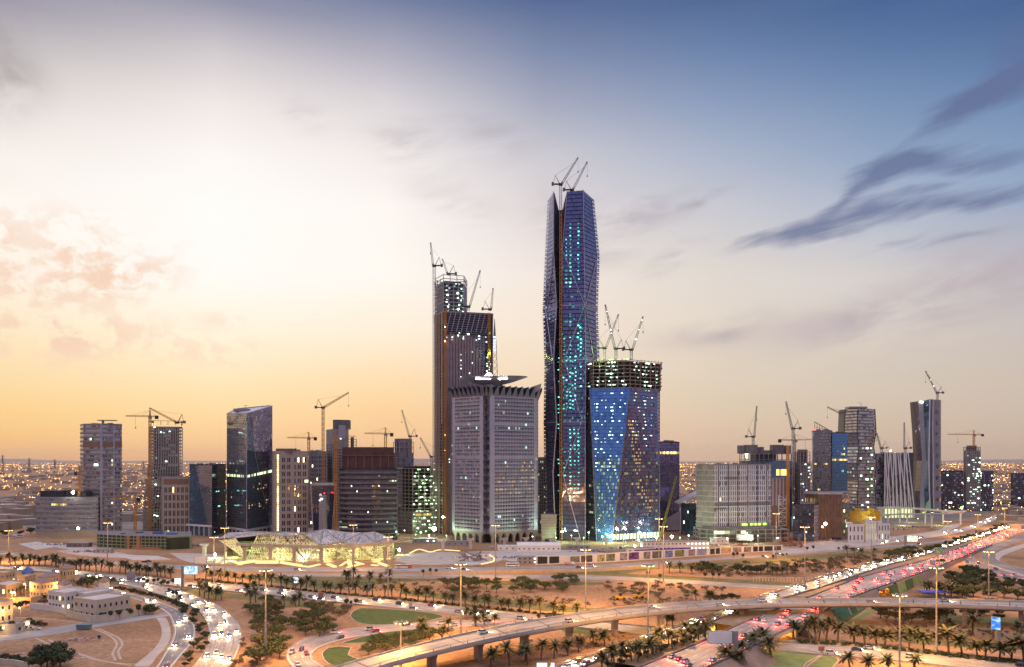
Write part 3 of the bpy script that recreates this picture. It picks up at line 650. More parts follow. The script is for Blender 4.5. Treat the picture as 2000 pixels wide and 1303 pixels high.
def bil(q, u, v): return lerp(lerp(q[0], q[1], u), lerp(q[3], q[2], u), v)
def nrm(q): return (q[1] - q[0]).cross(q[3] - q[0]).normalized()
def panels(mb, q, nu, nv, gu=.06, gv=.1, off=.06, pick=None, jit=.03, u0=0., u1=1., v0=0., v1=1.):
    n = nrm(q)
    for j in range(nv):
        for i in range(nu):
            mi = pick(i, j) if pick else 0
            if mi is None: continue
            a, b = u0 + (u1 - u0) * (i + gu / 2) / nu, u0 + (u1 - u0) * (i + 1 - gu / 2) / nu
            c, d = v0 + (v1 - v0) * (j + gv / 2) / nv, v0 + (v1 - v0) * (j + 1 - gv / 2) / nv
            mb.poly([bil(q, x, y) + n * (off + rnd.uniform(-jit, jit)) for x, y in ((a, c), (b, c), (b, d), (a, d))], mi)
def bands(mb, q, n, frac, off, mi=0, v0=0., v1=1., u0=0., u1=1., first=0.):
    nn = nrm(q) * off
    for j in range(n):
        a = v0 + (v1 - v0) * (j + first) / n; b = a + (v1 - v0) * frac / n
        p = [bil(q, u0, a), bil(q, u1, a), bil(q, u1, b), bil(q, u0, b)]; f = [x + nn for x in p]
        mb.poly(f, mi); mb.poly([p[3] , f[3], f[2], p[2]][::-1], mi); mb.poly([p[0], p[1], f[1], f[0]], mi)
        mb.poly([p[0], f[0], f[3], p[3]], mi); mb.poly([p[1], p[2], f[2], f[1]], mi)
def fins(mb, q, n, w, off, mi=0, u0=0., u1=1., v0=0., v1=1., ends=None):
    nn = nrm(q) * off; W = (q[1] - q[0]).length
    for i in range(n):
        u = u0 + (u1 - u0) * (i + .5) / n; h = w / W / 2; vt = v1 if ends is None else ends(u)
        if vt <= v0: continue
        p = [bil(q, u - h, v0), bil(q, u + h, v0), bil(q, u + h, vt), bil(q, u - h, vt)]; f = [x + nn for x in p]
        mb.poly(f, mi); mb.poly([p[0], f[0], f[3], p[3]], mi); mb.poly([f[1], p[1], p[2], f[2]], mi); mb.poly([f[3], f[2], p[2], p[3]], mi)
def cellq(q, u0, u1, v0, v1, off):
    n = nrm(q) * off; return [bil(q, x, y) + n for x, y in ((u0, v0), (u1, v0), (u1, v1), (u0, v1))]
def shades(m):
    e = next(n for n in m.node_tree.nodes if n.type == 'EMISSION'); c = tuple(e.inputs[0].default_value)[:3]; s = e.inputs[1].default_value; b = m.name.split('.')[0]
    return [m, glow('half_' + b, (c[0], c[1] * .95, c[2] * .85), s * .45), glow('faint_' + b, (c[0] * .9, c[1] * .95, c[2]), s * .16)]
def lights(root, spots, m, size=1.0, name='work_light', q=None):
    """small lamps: spots are local points (boxes) or (u, v) on a face q"""
    it = []; size0 = size; m = shades(m)
    for s in spots:
        b = MB(); size = size0 * rnd.choice((.6, .75, .9, 1.05)); h = size / 2
        if q is not None: s = bil(q, *s) + nrm(q) * .35
        b.box(s[0] - h, s[1] - h, s[2] - h * .7, s[0] + h, s[1] + h, s[2] + h * .7, rnd.choice((0, 0, 1, 1, 2))); it.append(b)
    limited(root, name, it, m)
def lit_cells(root, q, cells, nu, nv, m, off=.2, gu=.2, gv=.3, name='lit_window'):
    it = []; m = shades(m)
    for i, j in cells:
        b = MB(); b.poly(cellq(q, (i + gu / 2) / nu, (i + 1 - gu / 2) / nu, (j + gv / 2) / nv, (j + 1 - gv / 2) / nv, off), rnd.choice((0, 0, 1, 2))); it.append(b)
    limited(root, name, it, m)
def punched(root, q, nu, nv, wu, wv, frame_m, glass=None, lit=.03, skip=None, v0=.04, v1=.96, u0=.03, u1=.97, litm=None, pairs=False):
    items = []; glass = glass or GL_WIN
    for j in range(nv):
        for i in range(nu):
            if skip and skip(i, j): continue
            c = u0 + (u1 - u0) * (i + .5 + ((.16 if i % 2 == 0 else -.16) if pairs else 0)) / nu; d = v0 + (v1 - v0) * (j + .5) / nv
            hu, hv = (u1 - u0) / nu * wu / 2, (v1 - v0) / nv * wv / 2; b = MB()
            g = cellq(q, c - hu, c + hu, d - hv, d + hv, .04); b.poly(g, 2 if rnd.random() < lit else 1)
            o1 = cellq(q, c - hu * 1.18, c + hu * 1.18, d - hv * 1.1, d + hv * 1.1, .22); i1 = cellq(q, c - hu, c + hu, d - hv, d + hv, .22)
            for k in range(4): k2 = (k + 1) % 4; b.poly([o1[k], o1[k2], i1[k2], i1[k]], 0); b.poly([i1[k], i1[k2], g[k2], g[k]], 0)
            items.append(b)
    limited(root, 'window', items, [frame_m, glass, litm or WARM])
class B: pass
def bldg(name, label, chain, ytop=None, depth=30, core=None, z1=None, z0=0.0, top=None, cat='building', roof=None, group=None, inset=.0, parapet=True, body='core'):
    """chain: visible plan corners (photo column, distance), left to right"""
    P = [Vector((WX(p, Y), Y, 0)) for p, Y in chain]
    bk = [P[-1] * ((P[-1].y + depth) / P[-1].y), P[0] * ((P[0].y + depth) / P[0].y)]
    poly = P + bk; c = sum(poly, Vector()) / len(poly); o = Vector((c.x, c.y, 0))
    b = B(); b.o = o; b.root = thing(name, label, cat, o, 0, group)
    z1 = z1 if z1 is not None else WZ(ytop, min(Y for _, Y in chain))
    b.z0, b.z1 = z0, z1; b.poly = [p - o for p in poly]; b.P = [p - o for p in P]
    b_top = top; top = b.poly if top is None else [Vector((WX(p, Y), Y, 0)) - o for p, Y in top] + [q - o for q in bk]
    b.top = top
    mb = MB(); f = lambda p, z: (p.x, p.y, z)
    ks = 1 if b_top is None else .965
    mb.prism([f(p * ks, z0) for p in b.poly], [f(p * ks, z1) for p in top], 0, 1)
    b.core = mb.build(body, [core or GREYP, roof or CONCD], b.root)
    b.faces = [[Vector(f(b.P[i], z0)), Vector(f(b.P[i + 1], z0)), Vector(f(top[i + 1], z1)), Vector(f(top[i], z1))] for i in range(len(P) - 1)]
    if parapet:
        mb = MB(); n = len(top)
        for i in range(n):
            p, q = top[i], top[(i + 1) % n]; mb.bar((p.x, p.y, z1 + .55), (q.x, q.y, z1 + .55), .4, 0, 1.3)
        mb.build('parapet', core or GREYP, b.root)
        mb = MB(); cc = sum(top, Vector()) / n
        for k in range(5):
            p = cc + (top[rnd.randrange(n)] - cc) * rnd.uniform(.1, .55); s = rnd.uniform(1.2, 3.2); mb.box(p.x - s, p.y - s, z1, p.x + s, p.y + s, z1 + rnd.uniform(1.2, 3.2))
        mb.build('rooftop_plant', GREYP, b.root)
    return b
def curtain(b, i, nu, nv, mats, gu=.05, gv=.12, off=.08, jit=.03, w=None, name='glazing', v0=0., v1=1.):
    mb = MB(); n = len(mats); w = w or [1] * n
    panels(mb, b.faces[i], nu, nv, gu, gv, off, lambda a, c: rnd.choices(range(n), w)[0], jit, v0=v0, v1=v1)
    return mb.build(name, mats, b.root)
def open_frame(root, poly, z0, z1, fh=4.0, col=7.0, slab=.45, m=None, name='concrete_frame', core=.45, corem=None, over=0.0):
    mb = MB(); n = len(poly); c = sum(poly, Vector()) / n; f = lambda p, z: (p.x, p.y, z); k = max(1, round((z1 - z0) / fh)); fh = (z1 - z0) / k
    for j in range(k + 1):
        z = z0 + j * fh; e = 1 + (over * rnd.uniform(0, 1))
        mb.prism([f(c + (p - c) * e, z - slab) for p in poly], [f(c + (p - c) * e, z) for p in poly])
    for i in range(n):
        p, q = poly[i], poly[(i + 1) % n]; m_ = max(1, int((q - p).length / col))
        for a in range(m_):
            s = lerp(p, q, a / m_) * .985 + c * .015; mb.box(s.x - .4, s.y - .4, z0, s.x + .4, s.y + .4, z1)
    fr = mb.build(name, m or CONC, root)
    if core:
        mb = MB(); cp = [c + (p - c) * core for p in poly]; mb.prism([f(p, z0) for p in cp], [f(p, z1 + fh * .6) for p in cp]); mb.build('service_core', corem or CONCD, root)
    return fr, fh
def lattice(mb, p, q, w0, w1=None, bay=None, r=.22, mi=0):
    p, q = Vector(p), Vector(q); w1 = w1 or w0; d = q - p; L = d.length; d.normalize(); up = Vector((0, 0, 1)) if abs(d.z) < .9 else Vector((0, 1, 0))
    a = d.cross(up).normalized(); b = a.cross(d).normalized(); n = max(2, int(L / (bay or w0 * 1.4)))
    cor = lambda t, k: p + d * (L * t) + (a * (1 if k in (0, 1) else -1) + b * (1 if k in (1, 2) else -1)) * (lerp(w0, w1, t) / 2)
    for k in range(4): mb.bar(cor(0, k), cor(1, k), r, mi)
    for j in range(n):
        for k in range(4):
            k2 = (k + 1) % 4; x, y = (k, k2) if j % 2 else (k2, k)
            mb.bar(cor(j / n, x), cor((j + 1) / n, y), r * .7, mi)

# ---- crystalline supertall
def supertall():
    t = thing('supertall_tower', 'tallest tower of violet glass with faceted sides and notched top', 'skyscraper', (WX(1116, 910), 910, 0)); o = Vector(t.location)
    Yb = {'A': 921, 'B': 899, 'N': 912, 'C': 897, 'D': 893, 'E': 918}
    lv = [(1045, 1068, 1085, 1096, 1098, 1143, 1167), (925, 1064, 1080, 1093, 1097, 1143, 1170), (825, 1062, 1087, 1095, 1097, 1143, 1168), (705, 1064, 1081, 1093, 1097, 1144, 1170.5), (600, 1060.5, 1087, 1095, 1097, 1142.5, 1167), (495, 1065, 1081, 1093, 1098, 1141, 1170.5), (378, 1070.5, 1081, 1094, 1107.5, 1139, 1159.5)]
    Pt = []
    for k, (py, *xs_) in enumerate(lv):
        row = {}
        for key, px in zip('ABNCDE', xs_):
            y = py if not (k == 6 and key == 'N') else 421
            y = y + (4 if k == 6 and key in 'AE' else 0); Y = Yb[key]
            z = 0.0 if k == 0 else WZ(y, 905); row[key] = Vector((WX(px, Y), Y, z)) - o
        for key, px, Y in (('F', xs_[5] - 4, 955), ('Gk', xs_[0] + 6, 958)): row[key] = Vector((WX(px, Y), Y, row['E'].z)) - o
        Pt.append(row)
    inn = lambda p: Vector((p.x * .94, p.y + (2.2 if p.y < 20 else -1), p.z - .3)); core = MB(); seq = ['A', 'B', 'N', 'C', 'D', 'E', 'F', 'Gk']
    for k in range(6):
        for i in range(8):
            a, b_ = seq[i], seq[(i + 1) % 8]; core.poly([inn(Pt[k][a]), inn(Pt[k][b_]), inn(Pt[k + 1][b_]), inn(Pt[k + 1][a])])
    r6 = Pt[6]; core.poly([inn(r6[k_]) for k_ in ('N', 'C', 'D', 'E', 'F')]); core.poly([inn(r6[k_]) for k_ in ('A', 'B', 'N', 'Gk')])
    core.build('core', GL_BACK, t)
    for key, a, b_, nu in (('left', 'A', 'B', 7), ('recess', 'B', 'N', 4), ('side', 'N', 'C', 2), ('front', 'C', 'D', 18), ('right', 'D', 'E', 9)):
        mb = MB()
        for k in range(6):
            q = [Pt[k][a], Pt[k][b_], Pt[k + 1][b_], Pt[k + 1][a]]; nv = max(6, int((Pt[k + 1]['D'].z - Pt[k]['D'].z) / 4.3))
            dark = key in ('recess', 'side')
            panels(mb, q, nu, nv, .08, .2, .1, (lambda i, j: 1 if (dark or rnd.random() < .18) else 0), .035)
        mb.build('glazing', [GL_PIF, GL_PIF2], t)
    mb = MB()
    for k in range(6):
        for key in 'BCD':
            if key == 'C' and k == 5: pass
            mb.bar(Pt[k][key] + Vector((0, -.5, 0)), Pt[k + 1][key] + Vector((0, -.5, 0)), 1.1 if key == 'B' else .7)
    mb.build('corner_rib', LILAC, t)
    mid = lambda k, a, b_, u: lerp(Pt[k][a], Pt[k][b_], u)
    for (k0, p0), (k1, p1) in (((5, ('C', 'D', 0.03)), (4, ('C', 'D', 1.0))), ((5, ('D', 'E', .88)), (4, ('D', 'E', 0.05))), ((4, ('C', 'D', 1.0)), (3, ('C', 'D', .1))), ((4, ('D', 'E', .05)), (3, ('D', 'E', .6))), ((3, ('C', 'D', .1)), (2, ('C', 'D', .88))), ((2, ('C', 'D', .85)), (1, ('C', 'D', .05))), ((1, ('C', 'D', .05)), (0, ('C', 'D', .8))),
                               ((5, ('A', 'B', .95)), (4, ('A', 'B', .3))), ((3, ('A', 'B', .9)), (4, ('A', 'B', .2)))):
        mb = MB(); a = mid(k0, *p0); c = mid(k1, *p1); n = 8
        for s in range(n): mb.bar(lerp(a, c, s / n) + Vector((0, -.7, 0)), lerp(a, c, (s + 1) / n) + Vector((0, -.7, 0)), .75)
        mb.build('diagonal_brace', LILAC, t)
    mb = MB()
    for k in (2, 3, 4):
        for a, b_ in ('AB', 'CD', 'DE'): mb.bar(Pt[k][a] + Vector((0, -.4, 0)), Pt[k][b_] + Vector((0, -.4, 0)), .8)
    mb.build('belt_truss', LILAC, t)
    # edge fins of the right and left silhouettes
    mb = MB()
    for k in range(6):
        for key, sg in (('A', -1), ('E', 1)):
            n = 26
            for s in range(n):
                p = lerp(Pt[k][key], Pt[k + 1][key], (s + .5) / n); mb.bar(p, p + Vector((sg * .8, -.4, 0)), .5)
    mb.build('edge_fin', MULL, t)
    # lit floors
    sp = []; zof = lambda py: WZ(py, 900)
    def onface(px, py):
        z = zof(py)
        for k in range(6):
            if Pt[k]['D'].z <= z <= Pt[k + 1]['D'].z:
                v = (z - Pt[k]['D'].z) / (Pt[k + 1]['D'].z - Pt[k]['D'].z); c, d = lerp(Pt[k]['C'], Pt[k + 1]['C'], v), lerp(Pt[k]['D'], Pt[k + 1]['D'], v)
                cp, dp = CX + (c.x + o.x) / (c.y + o.y) * FPX, CX + (d.x + o.x) / (d.y + o.y) * FPX
                return lerp(c, d, (px - cp) / (dp - cp)) + Vector((0, -.4, 0))
    for px, y0, y1, pr in ((1106, 470, 565, .5), (1114, 440, 565, .85), (1129.5, 440, 545, .95), (1131, 540, 560, .5), (1102, 632, 700, .7), (1114, 630, 800, .9), (1129, 630, 690, .9), (1134, 634, 760, .75), (1124, 690, 790, .7), (1107, 690, 800, .75), (1119, 700, 800, .5), (1101, 700, 800, .4), (1114, 832, 990, .95), (1122, 832, 975, .75), (1130, 832, 975, .95), (1103, 845, 1000, .4), (1091, 700, 960, .45)):
        y = y0
        while y < y1:
            if rnd.random() < pr: sp.append(onface(px + rnd.uniform(-.8, .8), y))
            y += 7.6
    lights(t, [s for s in sp if s], CYAN, 1.75, 'work_light')
    for k, n in ((1, 46), (2, 80), (3, 70), (4, 24)):
        q = [Pt[k]['C'], Pt[k]['D'], Pt[k + 1]['D'], Pt[k + 1]['C']]; lit_cells(t, q, {(rnd.randrange(18), rnd.randrange(22)) for _ in range(n)}, 18, 22, glow('teal_room_light', (.12, .8, .75), .5), .25, .1, .4)
    mb = MB()   # hoist mast up the recess
    lattice(mb, (WX(1094.5, 900) - o.x, 893 - o.y, 0), (WX(1094.5, 900) - o.x, 893 - o.y, WZ(418, 893)), 2.2, bay=4, r=.5); mb.build('hoist_mast', ORANGE, t)
    return t
supertall()

# ---- tower with studded skin, saucer roof and spire
def studded():
    L, Cl, Cr, Rr = (883, 892), (943, 861), (957, 861), (1051, 896)
    b = bldg('studded_tower', 'grey tower with triangular studs, flared crown, saucer roof and spire', [L, Cl, (950, 868), Cr, Rr], 771, 46, LILAC, cat='skyscraper', parapet=False, z0=9.5)
    t = b.root; o = b.o
    def studs(q, nu, nv, u0, u1, m, d=1.0, v0=.02, v1=.985, name='studded_facade'):
        mb = MB(); n = nrm(q); mb2 = MB()
        for j in range(nv):
            for i in range(nu):
                s = .5 if j % 2 else 0.0; a, e = u0 + (u1 - u0) * (i + s * 0) / nu, u0 + (u1 - u0) * (i + 1) / nu; c, f = v0 + (v1 - v0) * (j + .12) / nv, v0 + (v1 - v0) * (j + .94) / nv
                if j in (19, 28): f = c + (f - c) * .35
                tl, tr, bo = bil(q, a + (e - a) * .04, f) + n * .03, bil(q, e - (e - a) * .04, f) + n * .03, bil(q, (a + e) / 2, c) + n * .03; ap = bil(q, (a + e) / 2, f) + n * d
                mb.poly([tl, bo, ap], 1); mb.poly([bo, tr, ap], 1 if rnd.random() < .8 else 2); mb.poly([ap, tr, tl], 0)
        return mb.build(name, [m, GL_DARK, GL_GREY], t)
    studs(b.faces[0], 17, 36, .1, .9, LILAC); studs(b.faces[3], 25, 36, .09, .91, LILAC)
    for k in (1, 2): studs(b.faces[k], 1, 17, 0, 1, GL_DARK, 2.4, name='corner_stud')
    for k, u in ((0, 0.02), (3, .98)):   # serrated outer edges
        mb = MB(); q = b.faces[k]
        for j in range(36):
            p, r_ = bil(q, u, j / 36), bil(q, u, (j + 1) / 36); m_ = (p + r_) / 2 + Vector((-1.6 if k == 0 else 1.6, -.6, 0)); e = (p + r_) / 2 + nrm(q) * .9
            mb.poly([p, e, m_]); mb.poly([e, r_, m_]); mb.poly([p, m_, e]); mb.poly([r_, e, m_])
        mb.build('edge_stud', LILAC, t)
    for k, nu, n_ in ((0, 17, 9), (3, 25, 22)):
        cells = set()
        while len(cells) < n_: cells.add((rnd.randrange(3, nu), rnd.choice((3, 4, 14, 18, 22, 27, 28, 31, 31, 27, 33, 34))))
        lit_cells(t, b.faces[k], cells, nu + 3, 36, glow('pale_room_light', (.6, 1., .8), 1.4), 1.1, .3, .4)
    for k, nu, n_ in ((0, 17, 9), (3, 25, 60)):
        cells = set()
        while len(cells) < n_: cells.add((rnd.randrange(3, nu + 2), int(rnd.gauss(13.5, 2.2)) if k == 3 else int(rnd.gauss(11, 2))))
        lit_cells(t, b.faces[k], cells, nu + 3, 36, glow('amber_pane_glow', (1., .6, .25), .9), 1.1, .45, .6)  # amber cells glow to imitate orange city lamps mirrored in the facade
    # crown: pleats flaring outwards
    z1 = b.z1; c = sum(b.poly, Vector()) / len(b.poly)
    mb = MB(); zt = WZ(753, 870)
    mb.prism([(p.x * .97, p.y * .97, z1) for p in b.poly], [(p.x * .97, p.y * .97, zt - 1) for p in b.poly]); mb.build('crown_wall', LILAC, t)
    mb = MB()
    loop = [b.P[0], b.P[1], b.P[3], b.P[4]] + b.poly[5:]
    for a, e, n in ((b.P[0], b.P[1], 7), (b.P[1], b.P[3], 2), (b.P[3], b.P[4], 8), (b.P[4], b.poly[5], 8), (b.poly[5], b.poly[6], 12), (b.poly[6], b.P[0], 8)):
        nn = (e - a).cross(Vector((0, 0, 1))).normalized()
        for i in range(n):
            p, m_, r_ = lerp(a, e, i / n), lerp(a, e, (i + .5) / n), lerp(a, e, (i + 1) / n); up = lambda v, d, z: Vector((v.x + nn.x * d, v.y + nn.y * d, z))
            lo0, lo1, lom = up(p, 0, z1 - 1), up(r_, 0, z1 - 1), up(m_, 0, z1 - 1); hi0, hi1, him = up(p, 4.6, zt), up(r_, 4.6, zt), up(m_, -.8, zt - 2.5)
            mb.poly([lo0, lom, hi0], 0); mb.poly([lom, him, hi0], 1); mb.poly([lom, hi1, him], 1); mb.poly([lom, lo1, hi1], 0)
            mb.poly([hi0, lom, lo0], 0); mb.poly([hi0, him, lom], 1); mb.poly([him, hi1, lom], 1); mb.poly([hi1, lo1, lom], 0)
    mb.build('pleated_crown', [LILAC, GL_DARK], t)
    mb = MB(); p = b.P[4]; tip = Vector((WX(1058, 890) - o.x, 890 - o.y, WZ(749, 890)))
    mb.poly([(p.x, p.y, z1 - 2), tip, (p.x - 9, p.y - 3, zt)]); mb.poly([(p.x, p.y, z1 - 2), (p.x, p.y + 10, zt), tip]); mb.poly([(p.x - 9, p.y - 3, zt), tip, (p.x, p.y + 10, zt)]); mb.build('crown_tip', LILAC, t)
    # saucer
    cx, cyy = WX(962, 885) - o.x, 885 - o.y; Rd = 69 * 885 / FPX; zs = WZ(741, 885); mb = MB(); n = 40; prof = [(0, zs - 7), (.35, zs - 5.5), (.62, zs - 3.2), (1.0, zs + 1.0), (.7, zs + 1.0), (.3, zs + 1.4), (0, zs + 1.5)]
    for (r0, za), (r1, zb) in zip(prof, prof[1:]):
        for k in range(n):
            a0, a1 = 2 * math.pi * k / n, 2 * math.pi * (k + 1) / n; pt = lambda r, a, z: (cx + Rd * r * math.cos(a), cyy + Rd * .7 * r * math.sin(a), z + (r ** 2) * 1.6 * math.cos(a) * (1 if math.cos(a) > 0 else 0))
            mb.poly([pt(r0, a0, za), pt(r0, a1, za), pt(r1, a1, zb), pt(r1, a0, zb)] if r0 > 0 and r1 > 0 else ([pt(r0, a0, za), pt(r1, a1, zb), pt(r1, a0, zb)] if r0 == 0 else [pt(r0, a0, za), pt(r0, a1, za), pt(r1, a0, zb)]))
    mb.build('saucer_roof', LILAC, t, smooth=True)
    mb = MB(); mb.tube((cx, cyy, zt - 2), (cx, cyy, zs - 4), 14, 9, 12); mb.build('saucer_stem', CONCD, t)
    # spire
    sx, sy = WX(966, 880) - o.x, 880 - o.y; mb = MB(); z_a, z_b = zs + 1, WZ(664, 880)
    lattice(mb, (sx, sy, z_a), (sx, sy, z_b), 6.5, 3.2, 6, .5); mb.build('spire_lattice', STEEL, t)
    mb = MB(); mb.tube((sx, sy, z_b), (sx, sy, WZ(623, 880)), 1.6, .25, 8); mb.build('spire_tip', STEEL, t)
    for k in range(5):
        mb = MB(); z = WZ(684 - k * 6.2, 880); mb.box(sx - 1.3, sy - 1.9, z - 1.1, sx + 1.3, sy - 1.5, z + 1.1); mb.build('spire_light', BLUEL, t)
    # illuminated sign: word, round emblem, word in Arabic letters
    zs0 = WZ(738.5, 850); ys = cyy - Rd * .55; u = 850 / FPX
    def word(body, px, size):
        cu = bpy.data.curves.new('sign_word', 'FONT'); cu.body = body; cu.size = size; cu.extrude = .15; cu.offset = .12; cu.align_x = 'LEFT'
        ob = bpy.data.objects.new('sign_word', cu); COL.objects.link(ob); ob.parent = t; cu.materials.append(WHITEL)
        me = bpy.data.meshes.new_from_object(ob); bpy.data.objects.remove(ob); ob = bpy.data.objects.new('sign_word', me); COL.objects.link(ob); ob.parent = t; ob.location = (WX(px, 850) - o.x, ys, zs0); ob.rotation_euler = (R(90), 0, 0); return ob
    word('samba', 927.5, 5.6)
    mb = MB(); ec = Vector((WX(954, 850) - o.x, ys, zs0 + 3.4))
    for k in range(20):
        a0, a1 = 2 * math.pi * k / 20, 2 * math.pi * (k + 1) / 20; w = lambda a, r, y: ec + Vector((r * math.cos(a), y, r * math.sin(a)))
        mb.poly([w(a0, 2.4, -.2), w(a1, 2.4, -.2), w(a1, 3.7, -.2), w(a0, 3.7, -.2)]); mb.poly([w(a0, 3.7, -.2), w(a1, 3.7, -.2), w(a1, 3.7, .3), w(a0, 3.7, .3)])
    for dx in (-.85, 0, .85): mb.box(ec.x + dx - .28, ec.y - .2, ec.z - 1.5, ec.x + dx + .28, ec.y + .2, ec.z + 1.5)
    mb.build('sign_emblem', WHITEL, t)
    mb = MB(); A = lambda pts: [mb.bar((WX(p[0], 850) - o.x, ys, zs0 + p[1]), (WX(q[0], 850) - o.x, ys, zs0 + q[1]), .55) for p, q in zip(pts, pts[1:])]
    A([(991, 1.6), (990.5, .4), (989, .4), (988.6, 1.6), (988, .4), (986.6, .4), (986.2, 1.6), (985.6, .4), (983.5, .4)]); A([(983, 4.2), (983, .4)])          # سا
    A([(980.8, .4), (979.8, 1.5), (978.6, .4), (980.8, .4)]); A([(978.6, .4), (975.8, .4), (975.4, 1.5)]); A([(975.4, 1.5), (975.4, .4), (972.8, .4), (972.6, 4.2)]); mb.box(WX(976, 850) - o.x - .3, ys - .2, zs0 - 1.2, WX(976, 850) - o.x + .3, ys + .2, zs0 - .6)   # مبا
    mb.build('sign_script', WHITEL, t)
    # pointed columns at the foot
    for q, n in ((b.faces[0], 5), (b.faces[3], 7)):
        for i in range(n):
            mb = MB(); c0 = bil(q, (i + .5) / n, 0); c0.z = 0; d = (q[1] - q[0]).normalized(); w = (q[1] - q[0]).length / n; nn = nrm(q)
            c0 -= nn * 1.5
            f = lambda s, z, e=0: c0 + d * s + Vector((0, 0, z)) + nn * e
            mb.prism([f(-1.1, -.2, .9), f(1.1, -.2, .9), f(1.1, -.2, -.9), f(-1.1, -.2, -.9)], [f(-1.4, 6, 1.2), f(1.4, 6, 1.2), f(1.4, 6, -1.2), f(-1.4, 6, -1.2)])
            mb.prism([f(-1.4, 6, 1.2), f(1.4, 6, 1.2), f(1.4, 6, -1.2), f(-1.4, 6, -1.2)], [f(-w * .49, 11.5, 1.9), f(w * .49, 11.5, 1.9), f(w * .49, 11.5, -1), f(-w * .49, 11.5, -1)])
            mb.build('column', BEIGE, t)
    mb = MB(); mb.prism([(p.x * .86, p.y * .86 + 3, 0) for p in b.poly], [(p.x * .86, p.y * .86 + 3, 10) for p in b.poly]); mb.build('lobby', GL_DARK, t)
studded()

# ---- tall finned tower still being built
def finned():
    b = bldg('finned_tower', 'brown finned tower under construction with a taller block at one corner', [(848, 990), (868, 960), (963, 978)], 609, 44, FIN, cat='skyscraper', roof=CONCD); t = b.root; q = b.faces[1]
    V = lambda py: (WZ(py, 965)) / b.z1
    mb = MB(); fins(mb, q, 13, 1.9, 1.4, 0, .1, .86, 0, 1, lambda u: V(650 + 14 * u) if u < .6 else V(660 + (u - .6) * 340)); mb.build('vertical_fin', FIN, t)
    mb = MB(); panels(mb, q, 13, 70, .3, .2, .05, lambda i, j: 0 if rnd.random() < .85 else 1, .03, .1, .86, 0, V(655)); mb.build('glazing', [GL_DARK, DARK], t)
    mb = MB(); mb.poly(cellq(q, .02, .98, V(655), V(612), .06)); mb.poly(cellq(q, .84, .99, V(760), V(655), .07)); mb.build('open_floor', DARK, t)
    mb = MB(); nn = nrm(q)
    for k in range(9):
        a = bil(q, .04 + k * .1, V(648)) + nn * .6; c = bil(q, min(.98, .13 + k * .1), V(612)) + nn * .6; mb.bar(a, c, .8)
    bands(mb, q, 10, .12, .5, 0, V(655), V(611)); bands(mb, q, 26, .14, .5, 0, V(770), V(655), .86, .99); mb.build('transfer_truss', LILAC, t)
    mb = MB(); panels(mb, b.faces[0], 5, 66, .2, .2, .05, lambda i, j: 0 if i < 3 else 1, .02); fins(mb, b.faces[0], 4, 1.2, .8, 0); mb.build('side_cladding', [BROWN, GL_DARK], t)
    for u, qq, y0 in ((.0, b.faces[1], 607), (.9, b.faces[1], 607)):
        mb = MB(); p = bil(qq, u, 0) + nrm(qq) * 3.5; y1 = 1044 if u < .5 else 770
        lattice(mb, (p.x, p.y, WZ(y1, 960)), (p.x, p.y, WZ(y0, 960)), 2.2, bay=5, r=.75); mb.build('hoist_mast', ORANGE, t)
    # upper block
    P = [Vector((WX(p, Y), Y, 0)) - b.o for p, Y in ((849, 990), (866, 964), (906, 972))]; P += [P[2] + Vector((2, 30, 0)), P[0] + Vector((3, 16, 0))]
    z0, z1 = b.z1, WZ(552, 966); fr, fh = open_frame(t, P, z0, z1, 4.2, 6, .7, LILAC, 'upper_block_frame', .8, CONCD)
    mb = MB(); qq = [Vector((P[0].x, P[0].y, z0)), Vector((P[1].x, P[1].y, z0)), Vector((P[1].x, P[1].y, z1)), Vector((P[0].x, P[0].y, z1))]; panels(mb, qq, 3, 14, .1, .35, .3, None, .02); mb.build('side_screen', GREYP, t)
    mb = MB(); z2 = WZ(537, 966)
    for i in range(5):
        p, r_ = P[i], P[(i + 1) % 5]
        for s in (0, .33, .66): a = lerp(p, r_, s); mb.bar((a.x, a.y, z1), (a.x, a.y, z2 - (3 if i in (0, 4) else 0)), .7)
        for z in (z2, (z1 + z2) / 2): mb.bar((p.x, p.y, z), (r_.x, r_.y, z), .6)
    mb.build('roof_frame', STEEL, t)
    qf = [Vector((P[1].x, P[1].y, z0)), Vector((P[2].x, P[2].y, z0)), Vector((P[2].x, P[2].y, z1)), Vector((P[1].x, P[1].y, z1))]
    sp = [(rnd.uniform(.05, .95), (k + .6) / 13) for k in range(13) for _ in range(2)] ; lights(t, sp, COOL, 1.8, q=qf)
    lights(t, [(rnd.uniform(.04, .97), V(rnd.uniform(648, 668))) for _ in range(16)], COOL, 1.9, q=q); lights(t, [(rnd.uniform(.86, .97), V(rnd.uniform(690, 770))) for _ in range(14)], COOL, 1.6, q=q)
    lights(t, [(.1 + .058 * rnd.choice((0, 1, 1, 3, 4, 6, 7, 8)), V(rnd.uniform(680, 1000))) for _ in range(44)], COOL, 1.3, q=q); lights(t, [(.01, V(y)) for y in (640, 668, 850, 880, 1010)], SODA, 1.2, q=q)
    lights(t, [(.28, V(604))], FLOOD, 2.2, 'flood_light', q=q); lights(t, [(.9, V(700)), (.93, V(648))], GREEN, 1.6, 'green_light', q=q)
    p = bil(q, .9, V(690)) + nrm(q) * 5; lamp('site_light', p, 9000, (.6, 1, .2), t, 1)
finned()

